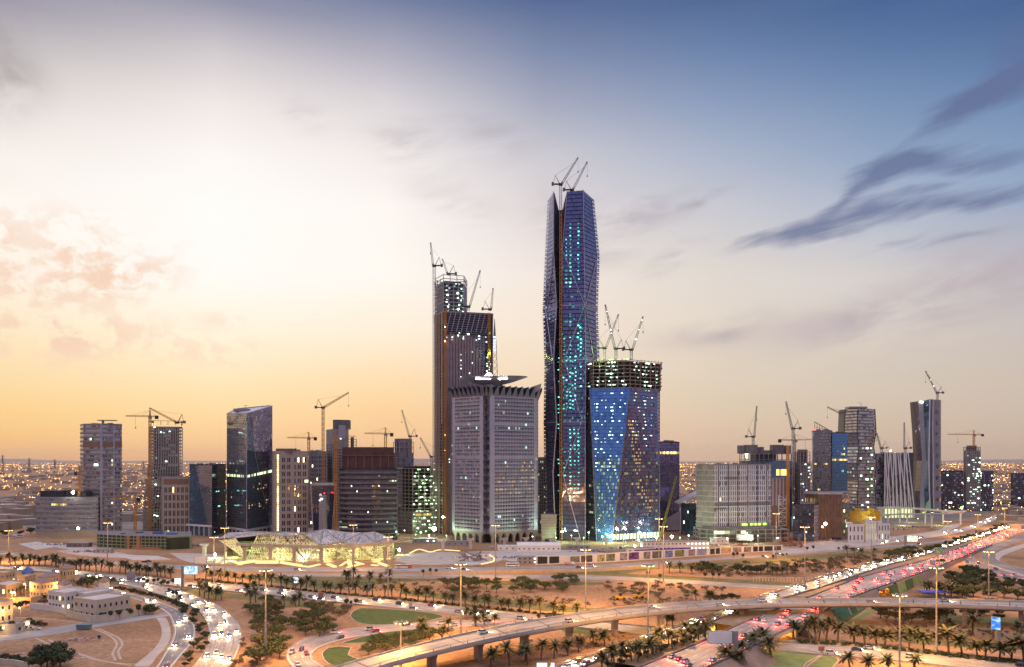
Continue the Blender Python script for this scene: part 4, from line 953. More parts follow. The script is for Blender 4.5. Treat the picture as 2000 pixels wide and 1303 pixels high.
# ---- blue glass tower with an unfinished top
def blue():
    b = bldg('blue_glass_tower', 'blue glass tower with unfinished open concrete floors on top', [(1131, 915), (1165, 882), (1195, 874), (1288, 905)], 757, 44, GL_BACK, cat='skyscraper', top=[(1143, 915), (1151.5, 886), (1231, 878), (1288, 905)], parapet=False); t = b.root
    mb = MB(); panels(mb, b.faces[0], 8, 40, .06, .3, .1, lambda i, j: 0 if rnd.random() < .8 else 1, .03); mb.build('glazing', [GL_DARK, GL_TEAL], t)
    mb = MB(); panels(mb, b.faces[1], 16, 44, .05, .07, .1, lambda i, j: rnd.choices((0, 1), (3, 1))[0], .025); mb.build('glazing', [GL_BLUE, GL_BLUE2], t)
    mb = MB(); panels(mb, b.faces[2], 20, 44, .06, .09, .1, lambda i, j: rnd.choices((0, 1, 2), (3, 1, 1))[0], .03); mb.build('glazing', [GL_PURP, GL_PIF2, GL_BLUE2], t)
    mb = MB()
    for k, (i, u) in enumerate(((1, 0), (1, 1), (2, 1))): mb.bar(bil(b.faces[i], u, 0) + Vector((0, -.3, 0)), bil(b.faces[i], u, 1) + Vector((0, -.3, 0)), .8)
    mb.build('corner_mullion', MULL, t)
    F1, F2 = b.faces[1], b.faces[2]
    sp = [(rnd.choice((.12, .18, .3, .4, .55, .6, .62, .8, .9)) + rnd.uniform(-.02, .02), rnd.choice([k / 44 + .012 for k in range(20, 44)])) for _ in range(80)]
    lights(t, sp, COOL, 1.35, q=F1)
    sp = [(rnd.choice((.2, .35, .5, .55, .6, .75)) + rnd.uniform(-.03, .03), rnd.choice([k / 44 + .012 for k in range(27, 44)])) for _ in range(42)]
    lights(t, sp, COOL, 1.35, q=F2)
    cells = {(rnd.randrange(2, 16), rnd.randrange(7, 24)) for _ in range(110)}; lit_cells(t, F1, cells, 16, 44, glow('office_light', (.7, 1., .6), .55), .2, .1, .3)
    cells = {(rnd.randrange(2, 19), rnd.randrange(8, 26)) for _ in range(70)}; lit_cells(t, F2, cells, 20, 44, glow('office_light_warm', (1., .85, .45), .34), .2, .15, .35)
    cells = {(int(2 + (30 - j) * .45 + rnd.gauss(3, 1.6)), j) for j in range(9, 36) for _ in range(4)}
    lit_cells(t, F2, [c for c in cells if 0 < c[0] < 20], 20, 44, glow('amber_pane_glow', (1., .6, .25), .9), .22, .5, .55, 'lit_window')  # diagonal cluster of glowing cells, an orange reflection put into the glazing
    cells = {(rnd.randrange(0, 8), rnd.randrange(3, 38)) for _ in range(34)}; lit_cells(t, b.faces[0], cells, 8, 40, LITDIM, .2, .2, .5)
    P = [Vector((WX(p, Y), Y, 0)) - b.o for p, Y in ((1144, 918), (1158, 884), (1231, 877), (1291, 902))]; P += [P[3] + Vector((4, 40, 0)), P[0] + Vector((2, 26, 0))]
    z0, z1 = b.z1 + .5, WZ(707, 885); fr, fh = open_frame(t, P, z0, z1, 4.1, 6.5, .6, CONC, 'concrete_frame', .6, CONCD, .03)
    qs = [[Vector((P[i].x, P[i].y, z0)), Vector((P[i + 1].x, P[i + 1].y, z0)), Vector((P[i + 1].x, P[i + 1].y, z1)), Vector((P[i].x, P[i].y, z1))] for i in range(3)]
    for i, n in ((0, 12), (1, 46), (2, 36)):
        lights(t, [(rnd.choice((.2, .45, .5, .6, .8)) + rnd.uniform(-.08, .08), (rnd.randrange(0, 7) + .72) / 7) for _ in range(n)], COOL, 1.5, q=qs[i])
    mb = MB()
    for i in range(6):
        p, r_ = P[i], P[(i + 1) % 6]; c = sum(P, Vector()) / 6
        for k in range(9):
            a = c + (lerp(p, r_, k / 9) - c) * 1.02; mb.bar((a.x, a.y, z1 - 6), (a.x, a.y, z1 + rnd.uniform(1.5, 4)), .25)
        for z in (z1 - 5, z1 + 1.2): mb.bar((p.x * 1.03, p.y * 1.03, z), (r_.x * 1.03, r_.y * 1.03, z), .5)
    mb.build('edge_protection', BROWN, t)
    lights(t, [(rnd.uniform(.05, .95), 1.06) for _ in range(8)], GREEN, 1.6, 'green_light', q=qs[1])
    mb = MB(); cells = []
    for k in range(14):
        bx = MB(); u = k / 14; bx.poly(cellq(F2, u + .01, u + .06, .015, .05, .2)); cells.append(bx)
    limited(t, 'lobby_window', cells, LITSTRIP)
    for zz, yy in ((1.1, 1), (-8, 1)): pass
    lamp('site_light', (P[1].x + 8, P[1].y - 8, z1 + 8), 14000, (.5, 1, .35), t, 2); lamp('site_light', (P[1].x + 16, P[1].y - 14, 7), 26000, (.6, 1, .75), t, 1); lamp('site_light', (P[3].x - 12, P[3].y - 16, 7), 22000, (.6, 1, .75), t, 1)
blue()

# ================================================================ other buildings, left to right
def rowlit(b, i, nu, nv, row, m, u0=0, u1=None, name='lit_window', gu=.15, gv=.35, p=1.0):
    lit_cells(b.root, b.faces[i], [(a, row) for a in range(u0, u1 or nu) if rnd.random() < p], nu, nv, m, .3, gu, gv, name)
# banded slab tower on the far left
b = bldg('office_tower', 'lone slab tower with grey horizontal bands at the edge of the desert', [(157, 972), (163, 953), (196, 945), (238, 962)], 829, 30, GREYP); t = b.root
for i, nu in ((0, 2), (1, 8), (2, 12)):
    curtain(b, i, nu, 26, [GL_GREY, GL_DARK], .06, .34, .05, w=[2, 1]); mb = MB(); bands(mb, b.faces[i], 26, .34, .5, 0); mb.build('spandrel_band', GREYP, t)
mb = MB(); fins(mb, b.faces[2], 1, 2.6, .9, 0, 0.0, .06); fins(mb, b.faces[2], 1, 1.6, .9, 0, .58, .66); mb.build('vertical_strip', LILAC, t)
mb = MB(); bands(mb, b.faces[1], 1, 1, .8, 0, .795, .845); bands(mb, b.faces[2], 1, 1, .8, 0, .795, .845); mb.build('plant_floor', BROWN, t)
mb = MB(); h = b.z1 + 1; c = b.P[2]; mb.box(c.x - 1, c.y + 5, h, c.x + 1, c.y + 7, h + 4); mb.box(c.x - 6, c.y + 4, h + 3.5, c.x + 14, c.y + 12, h + 4.4); mb.build('helipad', GREYP, t)
lit_cells(t, b.faces[1], [(3, 22), (5, 16), (6, 16)], 8, 26, COOL); lit_cells(t, b.faces[2], [(6, 17), (6, 16), (6, 13), (6, 12), (7, 9), (7, 8), (6, 7), (11, 11), (7, 4), (7, 3), (6, 2)], 12, 26, LITSTRIP)
# low banded podium block beside it
b = bldg('low_office_block', 'low banded office block on a tan plinth, far left of the towers', [(70, 926), (122, 921), (192, 930)], 973, 34, GREYP, z0=7.5); t = b.root
for i, nu in ((0, 12), (1, 16)):
    curtain(b, i, nu, 7, [GL_GREY, GL_TEAL], .05, .4, .05); mb = MB(); bands(mb, b.faces[i], 7, .42, .6, 0); mb.build('spandrel_band', GREYP, t)
mb = MB(); mb.prism([(p.x, p.y, 0) for p in b.poly], [(p.x, p.y, 7.48) for p in b.poly]); mb.build('plinth', mat('tan_plinth', (.42, .33, .22), .9, var=.1), t)
mb = MB(); mb.box(-24, -10, b.z1, 2, 8, b.z1 + 8); mb.box(4, -8, b.z1, 26, 8, b.z1 + 7); mb.build('roof_plant', DARK, t)
lit_cells(t, b.faces[0], [(a, 5) for a in range(7, 12)], 12, 7, LITY); lit_cells(t, b.faces[1], [(0, 5), (1, 5)], 16, 7, LITY)
# unfinished stepped tower
def stepped():
    P = [(282, 1010), (294, 990), (356, 1004)]; b = bldg('unfinished_tower', 'unfinished concrete tower with open floors bulging towards its foot, beside two cranes', [(300, 1012), (308, 1000), (350, 1010)], 834, 20, CONCD, parapet=False, body='service_core'); t = b.root
    zt = WZ(830, 995); fh = 4.0; k = int(zt / fh); n = MB(); cols = MB()
    prof = lambda z: 290.0 if z > WZ(905, 995) else 290 - 11 * min(1, (WZ(905, 995) - z) / 60)
    for j in range(k + 1):
        z = j * fh; xl = prof(z); pl = [Vector((WX(x, Y), Y, 0)) - b.o for x, Y in ((xl, 1012), (xl + 10, 991), (356, 1005), (356, 1030), (xl, 1034))]
        n.prism([(p.x, p.y, z - .9) for p in pl], [(p.x, p.y, z + .35) for p in pl])
        if j < k:
            for a in range(13):
                p = lerp(pl[1], pl[2], a / 12); cols.box(p.x - .45, p.y + .4, z, p.x + .45, p.y + 1.2, z + fh - .8)
            for a in range(4): p = lerp(pl[0], pl[1], a / 4); cols.box(p.x + .3, p.y - .3, z, p.x + 1.0, p.y + .4, z + fh - .8)
            if rnd.random() < .75:
                a0 = rnd.randrange(0, 9); p, q = lerp(pl[1], pl[2], a0 / 12), lerp(pl[1], pl[2], (a0 + rnd.randint(1, 4)) / 12); cols.prism([(p.x, p.y + 1.5, z), (q.x, q.y + 1.5, z), (q.x, q.y + 1.8, z), (p.x, p.y + 1.8, z)], [(p.x, p.y + 1.5, z + 3), (q.x, q.y + 1.5, z + 3), (q.x, q.y + 1.8, z + 3), (p.x, p.y + 1.8, z + 3)])
    n.build('floor_slabs', CONC, t); cols.build('concrete_frame', CONCL, t)
    pl = [Vector((WX(x, Y), Y, 0)) - b.o for x, Y in ((296, 1000), (300, 991), (356, 1005), (354, 1028))]; mb = MB()
    for p, q in zip(pl, pl[1:]):
        for s in (0, .25, .5, .75): a = lerp(p, q, s); mb.bar((a.x, a.y, zt), (a.x, a.y, zt + 5), .5)
        mb.bar((p.x, p.y, zt + 5), (q.x, q.y, zt + 5), .5)
    mb.build('roof_frame', STEEL, t)
    lights(t, [Vector((rnd.uniform(pl[1].x, pl[2].x), pl[1].y - .5, z)) for z in [zt - 8, zt - 9, zt - 9.5, zt - 3, 60, 58, 22, 21, 20, 86, 90, 12, 11, 44]], COOL, 1.8)
    lights(t, [Vector((pl[1].x - 4 + rnd.uniform(0, 6), pl[1].y - 1, zt + 1)) for _ in range(2)], LITY, 2.6)
stepped()
# beige hotel block with punched windows
b = bldg('beige_hotel', 'small beige block with tall paired windows and a plain attic band', [(315, 985), (318, 962), (370, 968)], 934, 26, BEIGE); t = b.root
punched(t, b.faces[1], 12, 6, .5, .72, CREAM, lit=.02, v0=.03, v1=.86, pairs=True)
mb = MB(); mb.poly(cellq(b.faces[1], .03, .97, .885, .985, .1)); mb.build('attic_band', BROWN, t); lit_cells(t, b.faces[1], [(1, 0), (2, 0)], 12, 12, LITSTRIP)
# dark glass block
b = bldg('dark_glass_block', 'squat dark glass block with one lighter face, between beige block and sloped tower', [(370, 962), (414, 940), (441, 990)], 909, 36, GL_BACK); t = b.root
mb = MB(); panels(mb, b.faces[0], 22, 28, .1, .05, .1, lambda i, j: 0 if (i / 22 - .25) * 40 < (28 - j) * .9 else 1, .02); mb.build('glazing', [GL_TEAL, GL_GREY], t)
curtain(b, 1, 14, 28, [GL_DARK, GL_TEAL], w=[4, 1]); lit_cells(t, b.faces[1], [(3, 17), (4, 17), (6, 17), (12, 17), (5, 11), (6, 11), (7, 11), (5, 8), (2, 1)], 14, 28, CYAN, gu=.2, gv=.6)
mb = MB(); q = b.faces[0]; bands(mb, q, 1, 1, 1.2, 0, .13, .155, -.12, 1.0); fins(mb, q, 5, .7, 1.0, 0, -.1, 1, 0, .13); mb.build('podium_frame', WHITE, t)
# sloped-roof crystalline tower
def sloped():
    Y0 = 935; ch = [(443, 975), (482, 935), (532, 985)]; P = [Vector((WX(p, Y), Y, 0)) for p, Y in ch]; bk = [Vector((WX(525, 1010), 1012, 0)), Vector((WX(462, 1012), 1014, 0))]
    o = Vector((WX(488, 970), 970, 0)); t = thing('sloped_roof_tower', 'tall grey glass tower with slanted roof and a diagonal fold down its face', 'skyscraper', o)
    zs = [WZ(809, 975), WZ(808, 935), WZ(793.5, 985), WZ(793, 1012), WZ(799, 1014)]; poly = [p - o for p in P + bk]
    bot = [Vector((p.x, p.y, 0)) for p in poly]; top = [Vector((p.x, p.y, z)) for p, z in zip(poly, zs)]
    mb = MB(); mb.prism(bot, top, 0, 1); mb.build('core', [GL_BACK, LILAC], t)
    fa, fb = [bot[0], bot[1], top[1], top[0]], [bot[1], bot[2], top[2], top[1]]
    mb = MB(); panels(mb, fa, 22, 50, .12, .06, .1, lambda i, j: 0 if rnd.random() < .85 else 1, .02); mb.build('glazing', [GL_GREY, GL_TEAL], t)
    mb = MB(); panels(mb, fb, 18, 50, .12, .08, .1, lambda i, j: (0 if (i / 18) < .97 * (1 - j / 50) else (1 if rnd.random() < .85 else 2)), .03); mb.build('glazing', [GL_TEAL, GL_PURP, GL_GREY], t)
    mb = MB(); mb.bar(bil(fb, .95, .02) + Vector((0, -.6, 0)), bil(fb, .01, .99) + Vector((0, -.6, 0)), .6); mb.bar(bil(fb, 0, 0) + Vector((0, -.3, 0)), bil(fb, 0, 1) + Vector((0, -.3, 0)), .5); mb.build('fold_mullion', LILAC, t)
    mb = MB()
    for i in range(5): mb.bar(top[i] + Vector((0, 0, .4)), top[(i + 1) % 5] + Vector((0, 0, .4)), 1.0)
    mb.build('roof_edge', LILAC, t)
    mb = MB(); c = lerp(top[1], top[4], .5); mb.box(c.x - 9, c.y - 3, c.z - .5, c.x + 8, c.y + 10, c.z + 3); mb.bar((c.x + 4, c.y, c.z + 2), (c.x + 4, c.y, c.z + 7), .5); mb.bar((c.x + 4, c.y, c.z + 7), (c.x + 7, c.y, c.z + 7), .5); mb.build('roof_plant', GREYP, t)
    lit_cells(t, fa, [(i, 24) for i in range(1, 20) if i % 4 != 3], 22, 50, LITSTRIP, .25, .1, 0); lit_cells(t, fb, [(i, 24) for i in range(0, 18) if i not in (2, 6)], 18, 50, LITSTRIP, .25, .1, 0)
    lit_cells(t, fb, {(rnd.randrange(1, 16), rnd.choice((10, 11, 12, 13, 18, 19, 20))) for _ in range(24)}, 18, 50, glow('amber_pane_glow', (1., .6, .25), .9), .25, .4, .5); lit_cells(t, fa, {(rnd.randrange(1, 20), rnd.choice((15, 17, 22, 26, 29))) for _ in range(12)}, 22, 50, LITDIM, .25, .3, .4)
    mb = MB(); bands(mb, fa, 1, 1, 1.5, 0, .045, .06); bands(mb, fb, 1, 1, 1.5, 0, .045, .06); fins(mb, fa, 5, .8, 1.2, 0, 0, 1, 0, .045); fins(mb, fb, 6, .8, 1.2, 0, 0, 1, 0, .045); mb.build('podium_frame', WHITE, t)
sloped()
# beige apartment tower with the lit stair strip
b = bldg('beige_apartment_tower', 'beige apartment tower with one column of yellow lit windows', [(531, 950), (536, 918), (602, 930)], 883, 30, BEIGE); t = b.root
punched(t, b.faces[1], 12, 11, .5, .66, CREAM, lit=.03, skip=lambda i, j: i == 0 or i == 1 or i == 6, v0=.05, v1=.95, pairs=True)
lit_cells(t, b.faces[1], [(1, j) for j in range(1, 35)], 15, 36, WARM, .25, .35, .3, 'stair_window'); lit_cells(t, b.faces[1], [(i, 0) for i in (8, 9, 11, 12, 14)], 18, 20, WARM, .25, .3, .2); lit_cells(t, b.faces[1], [(16, 14), (17, 14)], 18, 22, LITSTRIP, .25, 0, .3)
mb = MB(); q = b.faces[1]; p = bil(q, .02, 1); r_ = bil(q, .55, 1); mb.box(p.x, p.y + 3, b.z1, r_.x, p.y + 20, b.z1 + 4); mb.build('penthouse', CONCD, t)
# pale gridded block behind
b = bldg('gridded_block', 'pale gridded apartment block mostly hidden behind the beige tower', [(596, 1062), (622, 1055), (637, 1075)], 883, 24, GREYP); t = b.root
punched(t, b.faces[0], 8, 16, .62, .6, LILAC, GL_GREY, lit=.02); punched(t, b.faces[1], 5, 16, .62, .6, LILAC, GL_DARK, lit=.02)
# concrete tower under construction
b = bldg('concrete_core_tower', 'stepped raw concrete tower under construction with scaffolded wing', [(637, 1105), (650, 1080), (681, 1088)], 838, 26, CONC, parapet=False); t = b.root
punched(t, b.faces[1], 9, 26, .5, .5, CONCD, DARK, lit=0, v0=.05, v1=.8); punched(t, b.faces[0], 3, 26, .4, .5, CONCD, DARK, lit=0, v0=.05, v1=.85)
mb = MB(); z = WZ(820, 1085); p0, p1 = b.P[1], b.P[2]; mb.prism([(p0.x, p0.y + .5, b.z1), (p1.x, p1.y + .5, b.z1), (p1.x, p1.y + 14, b.z1), (p0.x, p0.y + 14, b.z1)], [(p0.x, p0.y + .5, z), (p1.x, p1.y + .5, z), (p1.x, p1.y + 14, z), (p0.x, p0.y + 14, z)]); mb.build('lift_core', CONCD, t)
P = [Vector((WX(p, Y), Y, 0)) - b.o for p, Y in ((680, 1092), (696, 1096), (696, 1112), (680, 1108))]; open_frame(t, P, 0, WZ(857, 1092), 4, 5, .5, CONC, 'concrete_frame', .4)
mb = MB(); q = b.faces[1]; mb.poly(cellq(q, .35, .8, .9, 1.04, 1.0)); mb.build('safety_screen', LILAC, t); lights(t, [(.5, .9), (.45, .905)], COOL, 2.4, q=q)
# dark slanted block with a flue tower in front
b = bldg('slanted_dark_block', 'dark block with splayed glass front tapering downwards, dwarfed by its neighbours', [(612, 905), (648, 905)], 944, 30, DARK, z0=5, parapet=False, top=[(607, 905), (656, 905)]); t = b.root
mb = MB(); q = b.faces[0]; panels(mb, q, 6, 8, .04, .04, .1, None, .04); mb.build('glazing', GL_DARK, t)
mb = MB(); bands(mb, q, 1, 1, .8, 0, .96, 1.0); mb.bar(bil(q, 0, 0), bil(q, 0, 1), 1.0); mb.bar(bil(q, 1, 0), bil(q, 1, 1), 1.0); mb.build('white_frame', LILAC, t)
mb = MB(); mb.prism([(p.x, p.y, 0) for p in b.poly], [(p.x, p.y, 4.95) for p in b.poly]); mb.build('plinth', GREYP, t); lit_cells(t, [Vector((b.P[0].x, b.P[0].y, 0)), Vector((b.P[1].x, b.P[1].y, 0)), Vector((b.P[1].x, b.P[1].y, 5)), Vector((b.P[0].x, b.P[0].y, 5))], [(1, 0), (2, 0), (4, 0)], 7, 1, WARM)
t = thing('flue_tower', 'round grey flue tower with two red beacons before the dark slanted block', 'tower', (WX(631, 880), 880, 0))
mb = MB(); zt = WZ(968, 880); mb.tube((0, 0, 0), (0, 0, zt), 4.6, 4.2, 20); mb.build('shaft', GREYP, t); mb = MB()
for k in range(10): mb.tube((0, 0, zt * (k + .9) / 10), (0, 0, zt * (k + 1) / 10 - .4), 4.75, 4.75, 20)
mb.build('ring', LILAC, t); lights(t, [Vector((-2, -3, zt + 1)), Vector((2, -3, zt + 2.5))], REDL, 1.5, 'red_beacon'); lights(t, [Vector((-2.5, -4.3, zt - 5)), Vector((-.5, -4.6, zt - 3.5))], COOL, 1.8)
# curved banded office block under construction
def curved():
    n = 7; ch = [(663 + (775 - 663) * k / n, 905 - 22 * math.sin(math.pi * (.15 + .75 * k / n))) for k in range(n + 1)]
    b = bldg('curved_office_block', 'broad curved dark office block with unfinished brown top storey', ch, 915, 34, GL_BACK, z0=6, parapet=False); t = b.root
    for i in range(n):
        mb = MB(); panels(mb, b.faces[i], 3, 13, .05, .45, .05, lambda a, c: 0, .03); mb.build('glazing', [GL_DARK], t)
    mb = MB()
    for i in range(n): bands(mb, b.faces[i], 13, .42, .7, 0)
    mb.build('spandrel_band', CONCD, t)
    open_frame(t, [p.copy() for p in b.poly], b.z1, WZ(889, 890), 12, 6, .7, mat('rusty_steel', (.22, .11, .09), .8, var=.2), 'top_frame', .9, mat('dark_rusty_void', (.1, .05, .045), .9, var=.2))
    pl = [p * 1.06 for p in b.poly]
    for p in pl: p.y -= 3
    open_frame(t, pl, 0, 8, 4, 6, .5, CONC, 'podium_frame', .9, DARK)
    for i, k in ((1, 4), (2, 8), (4, 11), (5, 8), (5, 2), (4, 2), (6, 10), (6, 10), (2, 1), (1, 9), (3, 4)): lit_cells(t, b.faces[i], [(rnd.randrange(3), k)], 3, 13, COOL, .5, .75, .6)
    lit_cells(t, b.faces[6], [(0, 10), (1, 10), (2, 10)], 3, 13, LITSTRIP, .5, .05, .6); lit_cells(t, b.faces[0], [(0, 1), (1, 1), (2, 1), (0, 2)], 3, 13, LITDIM, .5, .05, .6)
    mb = MB(); p = b.P[0] + Vector((-3, -5, 0)); lattice(mb, (p.x, p.y, 0), (p.x, p.y, WZ(850, 885)), 2.4, bay=4, r=.5); mb.bar((p.x - 3, p.y, WZ(850, 885)), (p.x + 22, p.y, WZ(852, 885)), .7); mb.build('hoist_mast', ORANGE, t)
curved()
# small tower with open glass crown, and green-lit site building
b = bldg('glass_crown_tower', 'small tower with a hollow glass crown behind the curved block', [(768, 1108), (780, 1100), (808, 1106)], 884, 24, GREYP, parapet=False); t = b.root
for i, nu in ((0, 3), (1, 8)): curtain(b, i, nu, 14, [GL_GREY, GL_BLUE2], w=[3, 1])
P = [p.copy() for p in b.poly]; open_frame(t, P, b.z1, WZ(863, 1104), 7.5, 6, .5, LILAC, 'crown_frame', .85, GL_GREY)
b = bldg('floodlit_site_block', 'half-built block with green-lit open floors beside the finned tower', [(776, 985), (806, 968), (853, 980)], 916, 40, CONCD, z1=WZ(1000, 970)); t = b.root
pl = [p.copy() for p in b.poly]; fr, fh = open_frame(t, pl, 0, WZ(915, 972), 4.2, 6, .5, CONC, 'concrete_frame', .7, DARK, .05); zt = WZ(915, 972)
F = [Vector((pl[1].x, pl[1].y, 0)), Vector((pl[2].x, pl[2].y, 0)), Vector((pl[2].x, pl[2].y, zt)), Vector((pl[1].x, pl[1].y, zt))]
lights(t, [(rnd.uniform(.03, .97), (rnd.randrange(0, 19) + .7) / 19) for _ in range(80)], glow('pale_green_work_light', (.6, 1., .55), 7), 1.7, q=F)
lit_cells(t, F, [(a, 5) for a in range(1, 7)], 9, 19, LITY, .4, .02, .2); lit_cells(t, F, {(rnd.randrange(9), rnd.randrange(2, 17)) for _ in range(46)}, 9, 19, LITDIM, .3, .02, .45)
for dx, dz in ((6, 10), (18, 40), (10, 65)): lamp('site_light', (pl[1].x + dx, pl[1].y - 7, dz), 2600, (.65, 1, .6), t, 1)
# small inverted kiosk between the two great towers
b = bldg('flared_metro_block', 'small tan louvred block flaring upwards at the foot of the tallest tower', [(1058, 868), (1085, 866)], 1005, 16, BEIGE, parapet=False, top=[(1056, 868), (1088, 866)]); t = b.root
mb = MB(); bands(mb, b.faces[0], 14, .4, .4, 0, .1, .85); mb.build('louvre', CREAM, t); mb = MB(); mb.poly(cellq(b.faces[0], .25, .8, .02, .14, .5)); mb.build('entrance', DARK, t)
b = bldg('perforated_slab', 'narrow perforated slab glimpsed between studded tower and tallest tower', [(1050, 985), (1066, 980)], 893, 20, GREYP, parapet=False); punched(b.root, b.faces[0], 4, 22, .5, .5, GREYP, DARK, lit=.15, litm=LITDIM)
# slab with yellow line
b = bldg('plain_slab_tower', 'plain violet slab with one glowing yellow storey beside the blue tower', [(1286, 1000), (1327, 1008)], 864, 30, GL_BACK); t = b.root
curtain(b, 0, 16, 30, [GL_PURP, GL_PIF2], .04, .12, w=[3, 1]); lit_cells(t, b.faces[0], [(i, 26) for i in range(0, 16)], 16, 30, glow('storey_glow', (1., .7, .2), 3), .3, 0, .2, 'lit_storey'); lit_cells(t, b.faces[0], [(9, 4), (10, 4), (11, 4), (12, 4), (13, 4), (14, 4)], 16, 30, LITY, .3, .05, .2)
lights(t, [Vector((b.P[0].x + 1, b.P[0].y, b.z1 + 2)), Vector((b.P[1].x - 1, b.P[1].y, b.z1 + 2))], REDL, 1.2, 'red_beacon')
mb = MB(); q = b.faces[0]; a, c, d = bil(q, .28, .14), bil(q, 1, .24), bil(q, 1, .02); mb.poly([a + Vector((0, -6, 0)), bil(q, .35, .02) + Vector((0, -6, 0)), d + Vector((0, -6, 0)), c + Vector((0, -6, 0))]); mb.build('folded_screen', LILAC, t)
# low glass halls right of it
b = bldg('low_glass_hall', 'low teal glass hall under a rising roof beside the white gridded hotel', [(1330, 960), (1362, 950)], 960, 26, GL_TEAL, parapet=False, z1=WZ(985, 955)); t = b.root
mb = MB(); p, q_ = b.P; mb.prism([(p.x - 3, p.y - 3, b.z1), (q_.x + 8, q_.y - 3, b.z1 + 15), (q_.x + 8, q_.y + 26, b.z1 + 15), (p.x - 3, p.y + 26, b.z1)], [(p.x - 3, p.y - 3, b.z1 + 1.5), (q_.x + 8, q_.y - 3, b.z1 + 17), (q_.x + 8, q_.y + 26, b.z1 + 17), (p.x - 3, p.y + 26, b.z1 + 1.5)]); mb.build('sloping_roof', LILAC, t); curtain(b, 0, 8, 6, [GL_TEAL, GL_DARK]); lit_cells(t, b.faces[0], [(1, 2), (3, 4), (6, 1)], 8, 6, COOL, .3, .5, .5)
# white gridded hotel
def hotel():
    b = bldg('gridded_hotel', 'broad white-panelled hotel block with a grid of blue windows and bare flank', [(1360, 905), (1393, 882), (1506, 905)], 909, 26, CONC, z0=14); t = b.root; q = b.faces[1]
    mb = MB(); bands(mb, b.faces[0], 12, .16, .5, 0); mb.build('floor_edge', CONCL, t); mb = MB(); panels(mb, b.faces[0], 3, 12, .05, .3, .08, lambda i, j: 0 if rnd.random() < .7 else 1, .02); mb.build('block_wall', [CONC, BEIGE], t)
    mb = MB(); panels(mb, q, 27, 12, .45, .06, .45, lambda i, j: None if j == 4 else (0 if rnd.random() < .95 else 1), .03, .01, .99); mb.build('white_panel', [WHITE, CONC], t)
    mb = MB(); bands(mb, q, 12, .2, .4, 0); mb.build('floor_edge', WHITE, t)
    punched(t, q, 26, 12, .42, .62, LILAC, GL_BLUE2, lit=.01, v0=0, v1=1, u0=.01 + .98 / 54, u1=.99 - .98 / 54)
    mb = MB(); fins(mb, q, 6, .7, 1.2, 0); mb.build('hoist_rail', CONCD, t)
    lit_cells(t, q, [(i, 0) for i in range(12, 25)], 27, 12, glow('lime_light', (.55, 1., .15), 2.2), .6, .1, .4, 'lit_window'); lamp('site_light', bil(q, .7, .02) + nrm(q) * 5, 5000, (.5, 1, .15), t, 1); lights(t, [(.33, .02), (.8, .02)], GREEN, 1.8, q=q)
    pl = [Vector((WX(p, Y), Y, 0)) - b.o for p, Y in ((1366, 884), (1394, 868), (1540, 880))]; pl += [pl[2] + Vector((0, 30, 0)), pl[0] + Vector((0, 30, 0))]
    open_frame(t, pl, 0, 13.4, 4.4, 8, .6, CONC, 'podium_frame', .85, CONCD, .03)
    F = [Vector((pl[1].x, pl[1].y, 0)), Vector((pl[2].x, pl[2].y, 0)), Vector((pl[2].x, pl[2].y, 13)), Vector((pl[1].x, pl[1].y, 13))]
    lit_cells(t, F, [(0, 2), (1, 2), (2, 2), (3, 2), (5, 2), (6, 2)], 14, 3, LITSTRIP, .3, .06, .3); mb = MB(); mb.box(F[0].x + 24, F[0].y - 6, 3, F[0].x + 40, F[0].y - .5, 9); mb.build('white_cabin', WHITE, t)
    lights(t, [(.34, .62), (.08, .2), (.85, .3)], FLOOD, 1.1, 'flood_light', q=F)
    # stair tower with white truss
    z1 = WZ(934, 900); P = [Vector((WX(p, Y), Y, 0)) - b.o for p, Y in ((1506, 905), (1540, 908))]; mb = MB(); mb.prism([(P[0].x, P[0].y, 0), (P[1].x, P[1].y, 0), (P[1].x, P[1].y + 18, 0), (P[0].x, P[0].y + 18, 0)], [(P[0].x, P[0].y, z1), (P[1].x, P[1].y, z1), (P[1].x, P[1].y + 18, z1), (P[0].x, P[0].y + 18, z1)]); mb.build('stair_tower', BROWN, t)
    a, e = lerp(P[0], P[1], .42), lerp(P[0], P[1], .86); za, zb = WZ(1028, 900), WZ(968, 900); mb = MB()
    for p in (a, e): mb.bar((p.x, p.y - 1, za), (p.x, p.y - 1, zb), 1.0)
    for k in range(7):
        z0_, z1_ = lerp(za, zb, k / 7), lerp(za, zb, (k + 1) / 7); mb.bar((a.x, a.y - 1, z0_), (e.x, e.y - 1, z0_), .7); p, r_ = (a, e) if k % 2 else (e, a); mb.bar((p.x, p.y - 1, z0_), (r_.x, r_.y - 1, z1_), .6)
    mb.build('white_truss', WHITE, t); mb = MB(); Q = [Vector((P[0].x, P[0].y, 0)), Vector((P[1].x, P[1].y, 0)), Vector((P[1].x, P[1].y, z1)), Vector((P[0].x, P[0].y, z1))]; fins(mb, Q, 5, 1.6, .5, 0, 0, 1, .55, 1); mb.build('fin_screen', LILAC, t)
    mb = MB(); p = lerp(P[0], P[1], .9); lattice(mb, (p.x, p.y - 4, 0), (p.x, p.y - 4, WZ(870, 900)), 2.0, bay=4, r=.5); mb.build('hoist_mast', ORANGE, t)
    mb = MB(); a = bil(q, .2, .795) + nrm(q) * 1.5; e = bil(q, .42, .8) + nrm(q) * 1.5; mb.bar(a, e, 1.4); a = bil(q, .0, .31) + nrm(q) * 1.5; e = bil(q, .2, .315) + nrm(q) * 1.5; mb.bar(a, e, 1.4); mb.build('work_platform', CONCD, t)
hotel()
